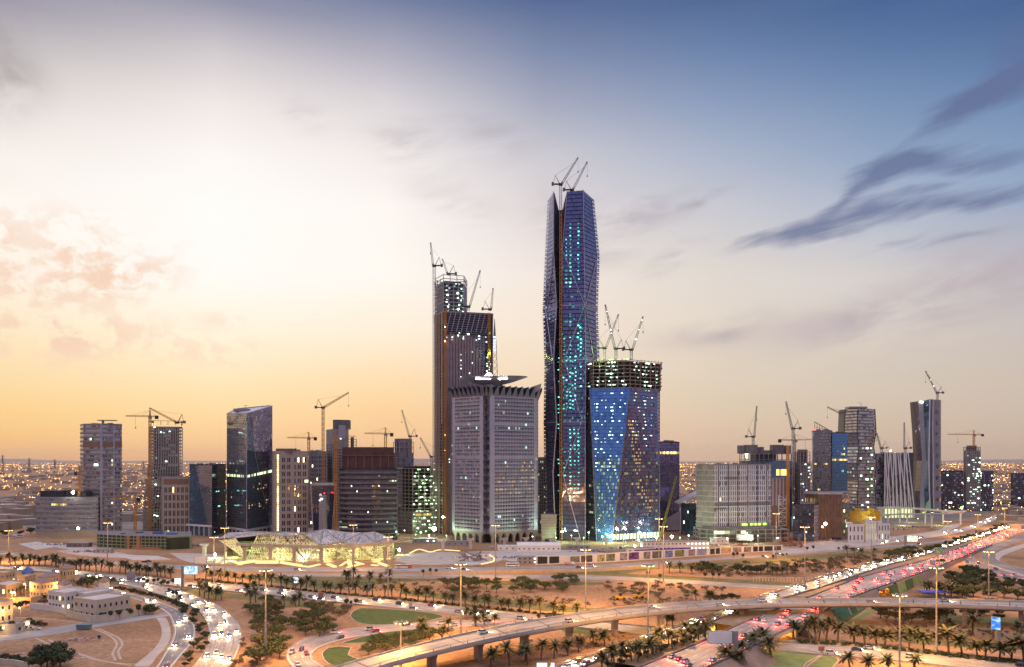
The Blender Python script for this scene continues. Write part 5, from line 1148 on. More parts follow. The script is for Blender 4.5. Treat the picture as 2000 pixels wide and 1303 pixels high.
# blocks behind the hotel
b = bldg('flat_concrete_frame', 'long unfinished concrete frame with square roof blocks behind the gridded hotel', [(1444, 1060), (1447, 1050), (1546, 1058)], 885, 24, CONCD, z1=WZ(900, 1050), parapet=False); t = b.root
open_frame(t, b.poly, b.z1 - 20, WZ(886, 1055), 7, 6, .7, CONC, 'concrete_frame', .5); mb = MB()
for x0, x1, y in ((1444, 1452, 870), (1456, 1479, 869), (1484, 1491, 873), (1508, 1530, 869), (1534, 1544, 870)): mb = MB(); mb.box(WX(x0, 1060) - b.o.x, 1058 - b.o.y, WZ(886, 1055), WX(x1, 1060) - b.o.x, 1070 - b.o.y, WZ(y, 1060)); mb.build('roof_block', CONCD, t)
lights(t, [Vector((WX(1458, 1050) - b.o.x, 1049 - b.o.y, WZ(888, 1050))), Vector((WX(1458, 1050) - b.o.x, 1049 - b.o.y, WZ(893, 1050)))], FLOOD, 1.3, 'flood_light')
b = bldg('curved_roof_hall', 'glass hall with a curved blue roof between concrete frame and hotel', [(1476, 1000), (1546, 1000)], 915, 30, GL_BLUE2, parapet=False); t = b.root
mb = MB(); pr = None
for k in range(13):
    u = k / 12; x = lerp(b.P[0].x, b.P[1].x, u); z = b.z1 + 13 * math.sin(math.pi * (.1 + .55 * u)) - 3; c = [(x, b.P[0].y - 1, b.z1 - .5), (x, b.P[0].y - 1, z), (x, b.P[0].y + 28, z), (x, b.P[0].y + 28, b.z1 - .5)]
    if pr:
        for i in range(3): mb.poly([pr[i], c[i], c[i + 1], pr[i + 1]])
    pr = c
mb.build('curved_roof', GL_TEAL, t); curtain(b, 0, 14, 8, [GL_DARK, GL_BLUE2]); lit_cells(t, b.faces[0], [(8, 7), (9, 7), (10, 7), (11, 7), (12, 7), (9, 2), (10, 2), (11, 2)], 14, 8, LITY, .3, 0, .2)
b = bldg('concrete_lift_tower', 'unfinished concrete tower with ragged top and green lights among cranes', [(1553, 1012), (1563, 1000), (1582, 1006)], 884, 18, CONCD, parapet=False, z1=WZ(905, 1003)); t = b.root
open_frame(t, b.poly, 0, WZ(882, 1003), 4.2, 4, .5, CONC, 'concrete_frame', .7, CONCD, .06); q = [v.copy() for v in b.faces[1]]; lights(t, [(rnd.uniform(0, 1), (rnd.randrange(4, 21) + .7) / 21) for _ in range(26)], COOL, 1.5, q=q)
# tapered twin with sail frame
b = bldg('tapered_tower', 'tapering stone-banded tower with sail-shaped steel frame on its roof', [(1585, 1062), (1626, 1050)], 842, 26, GREYP, top=[(1588, 1062), (1623, 1050)]); t = b.root
curtain(b, 0, 14, 34, [GL_GREY, GREYP], .03, .3, w=[1, 2]); mb = MB(); p, q_ = b.top[0], b.top[1]; z = b.z1
for k in range(7):
    a = lerp(p, q_, .15 + .14 * k); h = 12.5 * (1 - k / 6.5); mb.bar((a.x, a.y + 4, z), (a.x, a.y + 4, z + h), .5)
    if k: mb.bar((pa.x, pa.y + 4, z + ph), (a.x, a.y + 4, z + h), .9); mb.bar((pa.x, pa.y + 4, z + ph * .5), (a.x, a.y + 4, z + h * .5), .4)
    pa, ph = a, h
mb.build('sail_frame', STEEL, t); lit_cells(t, b.faces[0], [(1, 22), (2, 22), (8, 22), (9, 22), (10, 22), (4, 13), (5, 13)], 14, 34, LITY, .3, .2, .4); lights(t, [Vector((p.x + 2, p.y - 1, z + 2))], REDL, 1.5, 'red_beacon')
b = bldg('blue_companion_tower', 'deep blue glass tower tucked between tapering tower and wavy tower', [(1625, 1046), (1655, 1056)], 846, 24, GL_BACK); t = b.root
curtain(b, 0, 12, 34, [GL_BLUE2, GL_TEAL], .04, .08, w=[3, 1]); lit_cells(t, b.faces[0], [(i, 24) for i in range(0, 12)] + [(i, 8) for i in (1, 2, 4, 5, 6, 8, 9)] + [(8, 29), (9, 28), (7, 26), (8, 26), (9, 26), (4, 27)], 12, 34, LITY, .3, .1, .3); lit_cells(t, b.faces[0], [(7, 20), (8, 20), (9, 4)], 12, 34, CYAN, .3, .2, .3)
# wavy stacked tower
def wavy():
    Y = 1150; o = Vector((WX(1680, Y + 15), Y + 15, 0)); t = thing('wavy_tower', 'tall grey tower with zigzag wavy corners like stacked boxes', 'skyscraper', o)
    ys = [1040, 985, 940, 905, 872, 845, 797]; dx = [0, -1, 1, -2, 2.5, -1.5, .5]; rows = []
    for y, d in zip(ys, dx):
        z = max(0, WZ(y, Y)); rows.append([Vector((WX(px + d * s, YY), YY, z)) - o for px, YY, s in ((1650, 1176, 1), (1675, Y, 1), (1709, 1172, -1.2))])
    core, g1_, g2_, bd, cr = MB(), MB(), MB(), MB(), MB()
    for a, e in zip(rows, rows[1:]):
        bk = [Vector((v.x, v.y + 26, v.z)) for v in (a[2], a[0])]; tk = [Vector((v.x, v.y + 26, v.z)) for v in (e[2], e[0])]; sh = lambda V: [Vector((v.x * .95, v.y + (1.2 if v.y < 20 else -1), v.z)) for v in V]; core.prism(sh(a + bk), sh(e + tk))
        nv = max(4, int((e[0].z - a[0].z) / 4.2))
        for g, i, nu in ((g1_, 0, 9), (g2_, 1, 13)):
            q = [a[i], a[i + 1], e[i + 1], e[i]]; panels(g, q, nu, nv, .04, .3, .08, lambda x, y: 0 if rnd.random() < .8 else 1, .03); bands(bd, q, nv, .25, .3, 0)
        for i in (0, 1, 2): cr.bar(a[i] + Vector((0, -.4, 0)), e[i] + Vector((0, -.4, 0)), 1.0)
    core.build('core', GL_BACK, t); g1_.build('glazing', [GL_GREY, GL_PURP], t); g2_.build('glazing', [GL_GREY, GL_DARK], t); bd.build('spandrel_band', GREYP, t); cr.build('corner_rib', DARK, t)
    for (a, e, nu, nv) in ((rows[2], rows[3], 13, 5), (rows[1], rows[2], 13, 7), (rows[0], rows[1], 13, 8), (rows[3], rows[4], 13, 5)):
        q = [a[1], a[2], e[2], e[1]]; lit_cells(t, q, {(rnd.choice((2, 3, 6, 7, 9, 10)), rnd.randrange(nv)) for _ in range(8)}, nu, nv, glow('pale_green_work_light', (.6, 1., .55), 7), .4, .1, .55)
        q = [a[0], a[1], e[1], e[0]]; lit_cells(t, q, {(rnd.randrange(9), rnd.randrange(nv)) for _ in range(5)}, 9, nv, LITDIM, .4, .1, .55)
    mb = MB(); p = rows[-1][1]; mb.box(p.x - 10, p.y + 6, p.z, p.x + 16, p.y + 20, p.z + 2.5); mb.bar((p.x + 8, p.y + 8, p.z), (p.x + 8, p.y + 8, p.z + 7), .5); mb.bar((p.x + 8, p.y + 8, p.z + 7), (p.x + 4, p.y + 8, p.z + 9), .4); mb.build('roof_plant', GREYP, t)
wavy()
# brown finned block in front
b = bldg('brown_fin_block', 'dark block with vertical brown fins under a thin white roof edge', [(1571, 918), (1596, 905), (1645, 900), (1659, 925)], 963, 30, DARK, parapet=False); t = b.root
mb = MB(); fins(mb, b.faces[1], 17, .9, 1.0, 0, 0, 1, .05, .97); fins(mb, b.faces[0], 7, .9, 1.0, 0, 0, 1, .05, .97); mb.build('brown_fin', BROWN, t); mb = MB(); bands(mb, b.faces[1], 1, 1, 1.5, 0, .97, 1.01); bands(mb, b.faces[0], 1, 1, 1.5, 0, .97, 1.01); mb.build('roof_edge', LILAC, t)
curtain(b, 1, 17, 8, [GL_DARK, BROWN], w=[2, 1]); curtain(b, 2, 6, 9, [GL_GREY, GL_TEAL]); lit_cells(t, b.faces[0], [(i, 7) for i in range(0, 7)], 7, 9, LITY, .2, .3, .2); lit_cells(t, b.faces[2], [(1, 1), (2, 3), (1, 5), (3, 2)], 6, 9, COOL, .3, .3, .5)
b = bldg('dark_glass_cube', 'low dark glass cube in front of the brown finned block', [(1549, 890), (1590, 886), (1600, 905)], 987, 20, GL_BACK); t = b.root; curtain(b, 0, 12, 10, [GL_DARK, GL_TEAL], w=[4, 1]); curtain(b, 1, 4, 10, [LILAC, GREYP]); lit_cells(t, b.faces[0], [(0, 6), (11, 1), (7, 2), (9, 7)], 12, 10, COOL, .3, .4, .6)
# orange shed and white blocks
b = bldg('orange_shed', 'flat-topped mustard yellow windowless shed below the wavy tower', [(1658, 930), (1720, 940)], 998, 26, YELLOW, parapet=False); mb = MB()
for k in range(2): p = lerp(b.P[0], b.P[1], .3 + .4 * k); mb.box(p.x - 5, p.y, b.z1, p.x + 3, p.y + 4, b.z1 + 2.5)
mb.build('roof_unit', YELLOW, b.root); mb = MB(); fins(mb, b.faces[0], 14, .3, .25, 0); mb.build('cladding_rib', YELLOW, b.root)
for i, (x0, x1, yt, Y, lb) in enumerate(((1656, 1688, 1024, 868, 'white precast concrete housing with vertical slots, nearest the brown finned block'), (1690, 1712, 1018, 872, 'taller white precast block with one green lit bay'), (1714, 1738, 1022, 880, 'white precast block at the end of its short row beside the site road'))):
    b = bldg('precast_block', lb, [(x0, Y), (x1, Y + 4)], yt, 18, WHITE, parapet=False, group='white precast blocks'); punched(b.root, b.faces[0], 4, 2, .3, .55, WHITE, DARK if i != 1 else LITDIM, lit=.1, litm=LITSTRIP)
    mb = MB(); p = b.P[0]; mb.box(p.x + 1, p.y + 2, b.z1, p.x + 6, p.y + 8, b.z1 + 1.8); mb.build('roof_unit', WHITE, b.root)
# far right group
b = bldg('narrow_slab', 'narrow grey slab between wavy tower and white-braced block', [(1710, 1240), (1731, 1246)], 887, 24, GREYP); curtain(b, 0, 6, 22, [GL_PURP, GREYP]); 
b = bldg('braced_block', 'dark block wrapped in slanting white braces with a lit plinth', [(1727, 1235), (1785, 1240)], 884, 30, DARK, top=[(1727, 1235), (1776, 1240)], parapet=False, z0=14); t = b.root; q = b.faces[0]; mb = MB(); curtain(b, 0, 14, 20, [GL_DARK, GL_GREY], w=[3, 1])
for k, (u0, u1) in enumerate(((0, .02), (.06, .2), (.13, .02), (.2, .1), (.27, .36), (.33, .22), (.4, .44), (.46, .38), (.53, .62), (.6, .52), (.67, .78), (.74, .6), (.82, .85), (.9, .78), (.99, .93))): mb.bar(bil(q, u0, 0) + nrm(q) * .8, bil(q, u1, 1) + nrm(q) * .8, 1.5)
mb.build('slanting_brace', WHITE, t)
for i in range(10): mb = MB(); p = bil(q, i / 9, 0); mb.box(p.x - .7, p.y - 1, 0, p.x + .7, p.y + .4, 14); mb.build('column', WHITE, t)
mb = MB(); mb.prism([(p.x * .95, p.y * .95 + 3, 0) for p in b.poly], [(p.x * .95, p.y * .95 + 3, 13.9) for p in b.poly]); mb.build('lit_plinth', glow('plinth_glow', (.85, .95, .45), 1.2), t); lights(t, [bil(q, .25, 1) + Vector((0, 0, 3))], FLOOD, 2, 'flood_light')
def twisted():
    Y = 1300; o = Vector((WX(1810, Y + 12), Y + 12, 0)); t = thing('twisted_tower', 'slender twisted dark glass tower with pale vertical panels, tallest of the far cluster', 'skyscraper', o)
    lv = [(1012, 1789, 1797, 1806, 1817, 1824, 1838), (960, 1787, 1797, 1805, 1815, 1822, 1838), (900, 1791, 1801, 1809, 1814, 1822, 1838), (840, 1788, 1797, 1806, 1815, 1821, 1838), (783, 1783.5, 1794, 1803, 1816, 1822, 1838)]
    Ys = (1322, 1306, 1302, 1296, 1300, 1316); rows = []
    for k, (y, *xs_) in enumerate(lv): rows.append([Vector((WX(px, YY), YY, max(0, WZ(y - (3 if k == 4 and i > 2 else 0), Y)) if k else 0)) - o for i, (px, YY) in enumerate(zip(xs_, Ys))])
    core = MB(); mats_ = [GL_DARK, LILAC, GL_TEAL, GL_PIF2, GREYP]; gs = [MB() for _ in range(5)]
    for a, e in zip(rows, rows[1:]):
        sh = lambda V: [Vector((v.x * .94, v.y + (1.4 if v.y < 12 else -1), v.z)) for v in V]; core.prism(sh(a + [Vector((a[5].x, a[5].y + 20, a[5].z)), Vector((a[0].x, a[0].y + 14, a[0].z))]), sh(e + [Vector((e[5].x, e[5].y + 20, e[5].z)), Vector((e[0].x, e[0].y + 14, e[0].z))]))
        for i in range(5): panels(gs[i], [a[i], a[i + 1], e[i + 1], e[i]], 4, 13, .05, .08, .1, None, .02)
    core.build('core', GL_BACK, t)
    for g, m in zip(gs, mats_): g.build('facade', m, t)
    mb = MB()
    for a, e in zip(rows, rows[1:]):
        for i in (3, 4): mb.bar(a[i] + Vector((0, -.4, 0)), e[i] + Vector((0, -.4, 0)), 1.2)
    mb.build('edge_rib', WHITE, t)
    q = [rows[0][4], rows[0][5], rows[-1][5], rows[-1][4]]; it = []
    for k in range(9):
        m = MB(); m.poly(cellq(q, .35, .6, .12 + k * .095, .15 + k * .095, 1.0)); it.append(m)
    limited(t, 'window', it, GL_DARK)
    lights(t, [(.3, .985), (.2, .99)], FLOOD, 2.0, 'flood_light', q=[rows[0][1], rows[0][3], rows[-1][3], rows[-1][1]]); lights(t, [Vector((lerp(rows[0][0].x, rows[0][3].x, k / 4), rows[0][1].y - 3, 4)) for k in range(5)], glow('lime_light', (.55, 1., .15), 2.2), 2.5)
twisted()
for nm, lb, ch, yt, nl in (('dark_mid_block', 'dark glass block right of the twisted tower with scattered lights', [(1838, 1395), (1881, 1400)], 921, 10), ('dark_end_block', 'dark stepped block right of the far unfinished tower', [(1915, 1405), (1940, 1410)], 922, 14), ('grey_outlying_block', 'grey outlying block standing alone at the right edge', [(1974, 1500), (2030, 1510)], 926, 3)):
    b = bldg(nm, lb, ch, yt, 30, GL_BACK); curtain(b, 0, 12, 16, [GL_DARK, GL_PIF2, GREYP], .05, .25, w=[3, 1, 1]); lit_cells(b.root, b.faces[0], {(rnd.randrange(12), rnd.randrange(16)) for _ in range(nl)}, 12, 16, COOL, .3, .2, .5)
b = bldg('far_unfinished_tower', 'far unfinished concrete tower with bright floor lights, rightmost crane above it', [(1882, 1402), (1888, 1395), (1915, 1402)], 880, 20, CONCD, parapet=False); t = b.root
zt = WZ(873, 1398); open_frame(t, b.poly, 0, zt, 4.2, 4, .6, CONC, 'concrete_frame', .6, CONCD, .05); F = [v.copy() for v in b.faces[1]]; lights(t, [(rnd.uniform(.05, .95), (rnd.randrange(2, 26) + .7) / 27) for _ in range(46)], COOL, 2.2, q=F)
# green framed car park
b = bldg('green_car_park', 'low car park with green frame, two terracotta piers and a black screen wall', [(190, 822), (258, 806), (326, 800), (374, 812)], 1048, 44, DARK, parapet=False); t = b.root; GF = mat('green_frame_paint', (.2, .27, .15), .7, var=.15)
for i, nu in ((0, 8), (1, 9)): mb = MB(); bands(mb, b.faces[i], 4, .3, .6, 0); fins(mb, b.faces[i], nu, .7, .6, 0); mb.build('green_frame', GF, t)
mb = MB(); fins(mb, b.faces[0], 1, 3.6, 1.2, 0, .86, .96); fins(mb, b.faces[1], 1, 3.6, 1.2, 0, .14, .24); mb.poly(cellq(b.faces[1], 0, .8, 0, .2, .7)); mb.build('terracotta_pier', mat('terracotta', (.36, .17, .1), .8, var=.1), t); mb = MB(); mb.poly(cellq(b.faces[2], .02, .95, .04, .92, .3)); mb.build('black_screen', mat('black_screen_face', (.008, .008, .01), .4, var=0), t)
mb = MB(); mb.bar(bil(b.faces[2], 0, .95) + Vector((0, -.3, 0)), bil(b.faces[2], 1, .95) + Vector((0, -.3, 0)), 1.4); mb.bar(bil(b.faces[2], .98, 0) + Vector((0, -.3, 0)), bil(b.faces[2], .98, 1) + Vector((0, -.3, 0)), 2); mb.build('screen_frame', GF, t)
mb = MB()
for k in range(9): x = rnd.uniform(-30, 30); y = rnd.uniform(-8, 14); s = rnd.uniform(1.5, 5); mb.box(x - s, y - s * .5, b.z1, x + s, y + s * .5, b.z1 + rnd.uniform(.6, 2))
mb.build('roof_material', mat('blue_tarpaulin', (.06, .12, .32), .7, var=.3), t)

# ================================================================ cranes
def crane(px, Y, yb, yt, tip=None, jib=None, cj=None, label='', m=None, w=2.4, lit=0, hook=True):
    z0, z1 = max(0, WZ(yb, Y)), WZ(yt, Y); x = WX(px, Y); m = m or CRANEW
    t = thing('luffing_crane' if tip else 'hammerhead_crane', label, 'crane', (x, Y, z0), 0, 'tower cranes over the skyline'); h = z1 - z0
    mb = MB(); lattice(mb, (0, 0, 0), (0, 0, h), w, bay=3.2, r=.42); mb.build('mast', m, t)
    mb = MB()
    if tip:
        dx, dz = WX(tip[0], Y) - x, WZ(tip[1], Y) - z1; s = 1 if dx > 0 else -1; L = math.hypot(dx, dz)
        mb.box(-2.2, -1.8, h - .6, 2.2, 1.8, h + 1.4); mb.box(min(0, -s * 8.5), -1.3, h + .2, max(0, -s * 8.5), 1.3, h + 1.2); mb.build('slewing_platform', DARK, t)
        mb = MB(); mb.box(-s * 8.8 - 1.2, -1.7, h - .6, -s * 8.8 + 1.2, 1.7, h + 2.6); mb.build('counterweight', CONCD, t); mb = MB(); mb.box(s * 1.4 - .9, -2.9, h + .4, s * 1.4 + .9, -1.5, h + 2.4); mb.build('cab', GREYP, t)
        f = (s * 1.4, 0, h + 1.2); e = (dx, 0, h + dz); mb = MB(); lattice(mb, f, e, 2.0, 1.2, 2.4, .36); mb.bar(lerp(Vector(f), Vector(e), .94), e, 1.5); mb.build('jib', m, t)
        a = (-s * 6.0, 0, h + 10.5); mb = MB(); mb.bar((-s * 1, -1, h + 1), a, .5); mb.bar((-s * 1, 1, h + 1), a, .5); mb.bar((-s * 8, 0, h + 1), a, .4); mb.build('a_frame', m, t)
        mb = MB(); mb.bar(a, lerp(Vector(f), Vector(e), .82), .16)
        if hook: g = Vector(e); k = min(L * .42, 22); mb.bar(g, g - Vector((0, 0, k)), .14); mb.box(g.x - .5, -.5, g.z - k - 1.6, g.x + .5, .5, g.z - k)
        mb.build('hoist_line', DARK, t)
        if lit: lights(t, [lerp(Vector(f), Vector(e), (k + 1) / (lit + .4)) + Vector((0, -1.2, 0)) for k in range(lit)], COOL, 1.4, 'jib_light')
    else:
        a, c = WX(jib, Y) - x, WX(cj, Y) - x; mb.box(-1.7, -1.7, h - .8, 1.7, 1.7, h + 1.0); mb.box(1.0, -2.8, h - 1.8, 2.6, -1.4, h + .3); mb.build('cab', GREYP, t)
        mb = MB(); lattice(mb, (0, 0, h), (0, 0, h + 8.5), 1.8, .6, 2, .36); mb.build('tower_head', m, t); mb = MB(); lattice(mb, (0, 0, h + 1.2), (a, 0, h + 1.6), 1.5, 1.1, 2.2, .36); mb.build('jib', m, t)
        mb = MB(); lattice(mb, (0, 0, h + 1.0), (c, 0, h + 1.0), 1.4, 1.4, 2.2, .4); mb.build('counter_jib', m, t); s = 1 if c > 0 else -1; mb = MB(); mb.box(c - 1.8, -1.2, h - 2.2, c + 1.8, 1.2, h + 2.0); mb.build('counterweight', DARK, t)
        mb = MB(); top = (0, 0, h + 8.5); mb.bar(top, (a * .35, 0, h + 2), .16); mb.bar(top, (a * .78, 0, h + 2), .16); mb.bar(top, (c * .9, 0, h + 1.6), .16); mb.bar((a * .6, 0, h + 1), (a * .6, 0, h - 12), .14); mb.box(a * .6 - .6, -.5, h - 13.4, a * .6 + .6, .5, h - 12); mb.build('tie_bar', DARK, t)
    return t
crane(293, 986, 1036, 815, jib=246, cj=306, label='flat-topped hammerhead crane beside the bulging unfinished tower', m=ORANGE)
crane(346, 1000, 828, 826, tip=(292, 797), label='luffing crane on the roof of the bulging unfinished tower', m=ORANGE)
crane(631, 1000, 1030, 797, tip=(681, 767), label='tall luffing crane with raised jib beside the stepped concrete tower', m=ORANGE)
crane(603, 1046, 1000, 857, jib=561, cj=616, label='small hammerhead crane behind the beige apartment tower', m=ORANGE)
crane(753, 960, 1000, 849, jib=712, cj=765, label='hammerhead crane rising behind the curved dark office block', m=ORANGE)
crane(801, 1104, 862, 853, tip=(785, 801), label='luffing crane with steep jib on the hollow glass crown tower')
crane(843, 1000, 1020, 893, tip=(821, 855), label='low luffing crane squeezed beside the finned brown tower')
crane(848, 956, 1044, 520, tip=(841, 474), label='luffing crane on a ground-to-top mast along the finned tower', w=2.8)
crane(876, 975, 538, 536, tip=(864, 506), label='short luffing crane on the upper block of the finned tower', hook=False)
crane(915, 966, 607, 600, tip=(938, 528), label='long steep luffing crane on the shoulder of the finned tower')
crane(957, 972, 607, 605, tip=(963, 563), label='short upright luffing crane at the roof corner of the finned tower', hook=False)
crane(1095, 906, 421, 361, tip=(1129, 308), label='mast crane rising out of the notch of the tallest tower')
crane(1117, 906, 377, 372, tip=(1147, 316), label='luffing crane on the main roof of the tallest tower')
crane(1181, 892, 704, 681, tip=(1208, 614), label='lit luffing crane leaning outward from the blue tower, nearest the tallest tower', lit=2)
crane(1203, 890, 704, 682, tip=(1182, 595), label='lit luffing crane in the middle of the blue tower roof crossing its neighbour', lit=2)
crane(1233, 890, 704, 684, tip=(1256, 618), label='lit luffing crane on the outer part of the blue tower roof', lit=3)
crane(1471, 1056, 869, 854, tip=(1478, 793), label='nearly upright luffing crane on the long concrete frame')
crane(1549, 1011, 1010, 838, tip=(1535, 784), label='luffing crane with tall mast behind the gridded hotel stair tower')
crane(1552, 1018, 1010, 861, jib=1587, cj=1523, label='hammerhead crane crossing the luffing crane behind the gridded hotel')
crane(1657, 1195, 900, 816, tip=(1616, 795), label='luffing crane with low jib mostly hidden behind the wavy tower')
crane(1722, 1245, 887, 876, tip=(1712, 846), label='small luffing crane on the narrow grey slab')
crane(1768, 1242, 884, 876, tip=(1766, 825), label='upright luffing crane on the white-braced block', hook=False)
crane(1831, 1310, 781, 768, tip=(1808, 725), label='lit luffing crane on the roof of the twisted tower', lit=3)
crane(1902, 1400, 873, 850, jib=1850, cj=1919, label='hammerhead crane on the far unfinished tower, rightmost of all cranes', m=ORANGE)
for px, Y, yt, a, lb in ((155, 932, 925, 168, 'orange site crane mast before the lone slab tower'), (264, 905, 976, 218, 'low orange hammerhead crane above the green car park')):
    crane(px, Y, 1048, yt, jib=a, cj=px + (6 if a < px else -6), label=lb, m=ORANGE, w=2.2)
t = thing('mobile_crane', 'yellow and black mobile crane with raised boom beside the blue tower', 'crane', (WX(1288, 862), 862, 0)); mb = MB(); lattice(mb, (0, 0, 3), (WX(1321, 862) - WX(1288, 862), 0, WZ(930, 862)), 1.8, 1.2, 2.4, .5); mb.build('boom', mat('olive_boom', (.2, .19, .04), .6, var=.2), t)
mb = MB(); mb.box(-5, -1.5, .9, 5, 1.5, 2.6); mb.box(-3, -1.4, 2.6, 1, 1.4, 4.6); mb.build('carrier', YELLOW, t)
for k in range(4):
    for s in (-1.5, 1.2): mb = MB(); mb.tube((-4 + k * 2.6, s, .8), (-4 + k * 2.6, s + .4, .8), .8, .8, 12); mb.build('wheel', RUBBER, t)

# ================================================================ street lighting
MASTS = [(17, 1036, 1100, .8), (210, 1021, 1105, .3), (418, 1049, 1141, .8), (439, 1031, 1122, .4), (690, 1025, 1113, .4), (758, 1048, 1170, .7), (519, 1113, 1288, .9), (900, 1101, 1246, 1.1), (968, 1026, 1131, .5), (1144, 1073, 1201, 1.5), (1266, 1104, 1285, 1.0), (1296, 1028, 1136, .9), (1287, 1013, 1112, .5),
         (1516, 1003, 1093, .9), (1572, 1029, 1161, .8), (1757, 1162, 1303, .8), (1829, 1108, 1279, .7), (1702, 1010, 1106, .3), (1851, 1018, 1100, .7), (1931, 1077, 1175, .5), (783, 1215, 1303, .6), (1910, 1005, 1052, 1.0), (1962, 992, 1034, 1.0)]
MASTLAB = ['beside the freeway at the far left edge', 'before the green car park', 'at the near end of the lit station, by the freeway', 'before the front corner of the lattice station', 'behind the roof of the lattice station, sandy verge', 'at the far end of the lattice station', 'tall and dark, among acacias inside the freeway bend', 'in front of the studded tower, near the flyover', 'before the corner of the studded tower', 'on orange-lit sand before the tallest tower', 'rising in front of the flyover near two bulldozers', 'before the blue tower, shorter with orange lamps', 'before the blue tower beside the frontage road',
           'before the gridded hotel stair tower', 'beside the headlamp highway near the flyover', 'nearest the bottom edge, before the flyover', 'before the dense trees and blue canopy', 'before the white precast blocks', 'before the white-braced block', 'inside the exit ramp among trees', 'tall with shining head before the loop road', 'by the site road near the twisted tower', 'furthest along the highway at the right edge']
def high_mast(px, yt, yb, pw, lab):
    g = G(px, yb); h = (yb - yt) * g.y / FPX
    t = thing('high_mast_light', 'tall lighting mast ' + lab, 'street light', g, 0, 'high mast lights along the roads')
    mb = MB(); mb.tube((0, 0, 0), (0, 0, h), .5, .24, 8); mb.build('pole', POLE, t); mb = MB(); mb.box(-.9, -.9, -.1, .9, .9, .35); mb.build('footing', CONC, t)
    mb = MB(); n = 12
    for k in range(n):
        a0, a1 = 2 * math.pi * k / n, 2 * math.pi * (k + 1) / n; mb.bar((1.8 * math.cos(a0), 1.8 * math.sin(a0), h - .2), (1.8 * math.cos(a1), 1.8 * math.sin(a1), h - .2), .3)
        if k % 3 == 0: mb.bar((0, 0, h - .4), (1.8 * math.cos(a0), 1.8 * math.sin(a0), h - .2), .22)
    mb.build('head_ring', POLE, t)
    for k in range(8):
        a = 2 * math.pi * k / 8; mb = MB(); c, s = math.cos(a), math.sin(a); mb.bar((1.8 * c, 1.8 * s, h - .1), (3.3 * c, 3.3 * s, h + .15), .75, 0, .3)
        l = mb.build('luminaire', POLE, t); mb = MB(); mb.box(2.6 * c - .34, 2.6 * s - .34, h - .34, 2.6 * c + .34, 2.6 * s + .34, h - .16); mb.build('lamp_face', SODW, l)
    for s_ in (-1, 1):
        l = lamp('mast_light', (0, 3.4 * s_, h - .6), 135000 * pw, (1.0, .47, .1), t, .5, 150); l.rotation_euler = (R(38) * s_, 0, 0)
    lamp('pole_light', (0, -2.2, h - 2.2), 900, (1.0, .5, .1), t, .3)
for (a, b_, c, d), l in zip(MASTS, MASTLAB): high_mast(a, b_, c, d, l)
def floodpost(px, py, Y, h, m, lab, w=0, col=(1, .9, .6)):
    z = WZ(py, Y); x = WX(px, Y); t = thing('site_floodlight', lab, 'floodlight', (x, Y, 0), 0, 'site floodlights'); mb = MB(); mb.tube((0, 0, 0), (0, 0, z), .2, .12, 6); mb.build('post', POLE, t)
    mb = MB(); mb.ball((0, -.4, z), h); mb.build('lamp', m, t); mb = MB(); mb.box(-.7, .3, z - .5, .7, .8, z + .5); mb.build('housing', DARK, t)
    if w: lamp('flood_beam', (0, -1.5, z + .3), w, col, t, .5)
GR = (.55, 1, .5)
for i, (px, py, Y, h, m, w, col, lab) in enumerate(((143, 962, 918, 1.5, FLOOD, 1500, GR, 'bright floodlight above the low banded office block'), (153, 1032, 905, 1.3, FLOOD, 1500, GR, 'floodlight at the foot of the low banded office block'), (848, 1033, 900, 2.0, FLOOD, 5000, (1, .9, .5), 'dazzling floodlight at the foot of the finned tower'), (420, 1083, 735, 1.1, FLOOD, 1800, GR, 'floodlight at the near end of the lattice station'), (780, 1074, 760, 1.2, FLOOD, 2500, GR, 'floodlight just past the far end of the lattice station'),
    (1612, 1023, 880, 1.7, SODA, 6000, (1, .5, .12), 'dazzling orange lamp before the brown finned block'), (1606, 1029, 880, .9, SODA, 0, None, 'smaller orange lamp under the dazzling one by the finned block'), (1204, 1032, 868, .9, FLOOD, 1500, GR, 'floodlight at the near foot of the blue tower'), (1258, 1043, 866, 1.0, FLOOD, 1500, (.7, 1, .8), 'floodlight at the middle foot of the blue tower'), (1268, 1045, 864, 1.1, FLOOD, 1500, (.7, 1, .8), 'floodlight paired beside the middle foot of the blue tower'), (1312, 1048, 862, 1.2, FLOOD, 2000, (.9, 1, .9), 'floodlight right of the blue tower before the slab'),
    (1098, 1038, 880, 1.0, FLOOD, 1500, GR, 'yellow-green floodlight at the foot of the tallest tower'), (1240, 1066, 815, .8, FLOOD, 1200, (.9, 1, .8), 'floodlight at the end of the long white cabin row'), (1700, 1012, 930, 1.0, FLOOD, 120, GR, 'green floodlight over the mustard shed'), (1878, 992, 1180, 2.0, GREEN, 3000, (.3, 1, .3), 'green-lit pylon lamp beside the elevated walkway'), (1398, 1040, 862, 1.0, FLOOD, 1200, GR, 'floodlight before the podium of the gridded hotel'), (1458, 1044, 858, 1.0, FLOOD, 1200, (.9, 1, .9), 'floodlight before the podium middle of the gridded hotel'), (865, 1010, 930, 1.0, FLOOD, 800, GR, 'small floodlight low on the finned tower scaffold'), (822, 1040, 890, 1.0, GREEN, 1500, GR, 'green floodlight before the half-built block'), (1040, 1048, 872, .7, COOL, 0, None, 'faint floodlight between studded tower and flared block'),
    (1150, 1040, 870, .9, GREEN, 1000, GR, 'green floodlight at the dark foot of the blue tower'), (1222, 1048, 860, .9, FLOOD, 900, GR, 'floodlight on the hoarding side of the blue tower'), (1345, 1046, 870, .9, COOL, 900, GR, 'floodlight before the low teal hall'))):
    floodpost(px, py, Y, h, m, lab, w * 3.2, col or (1, 1, 1))

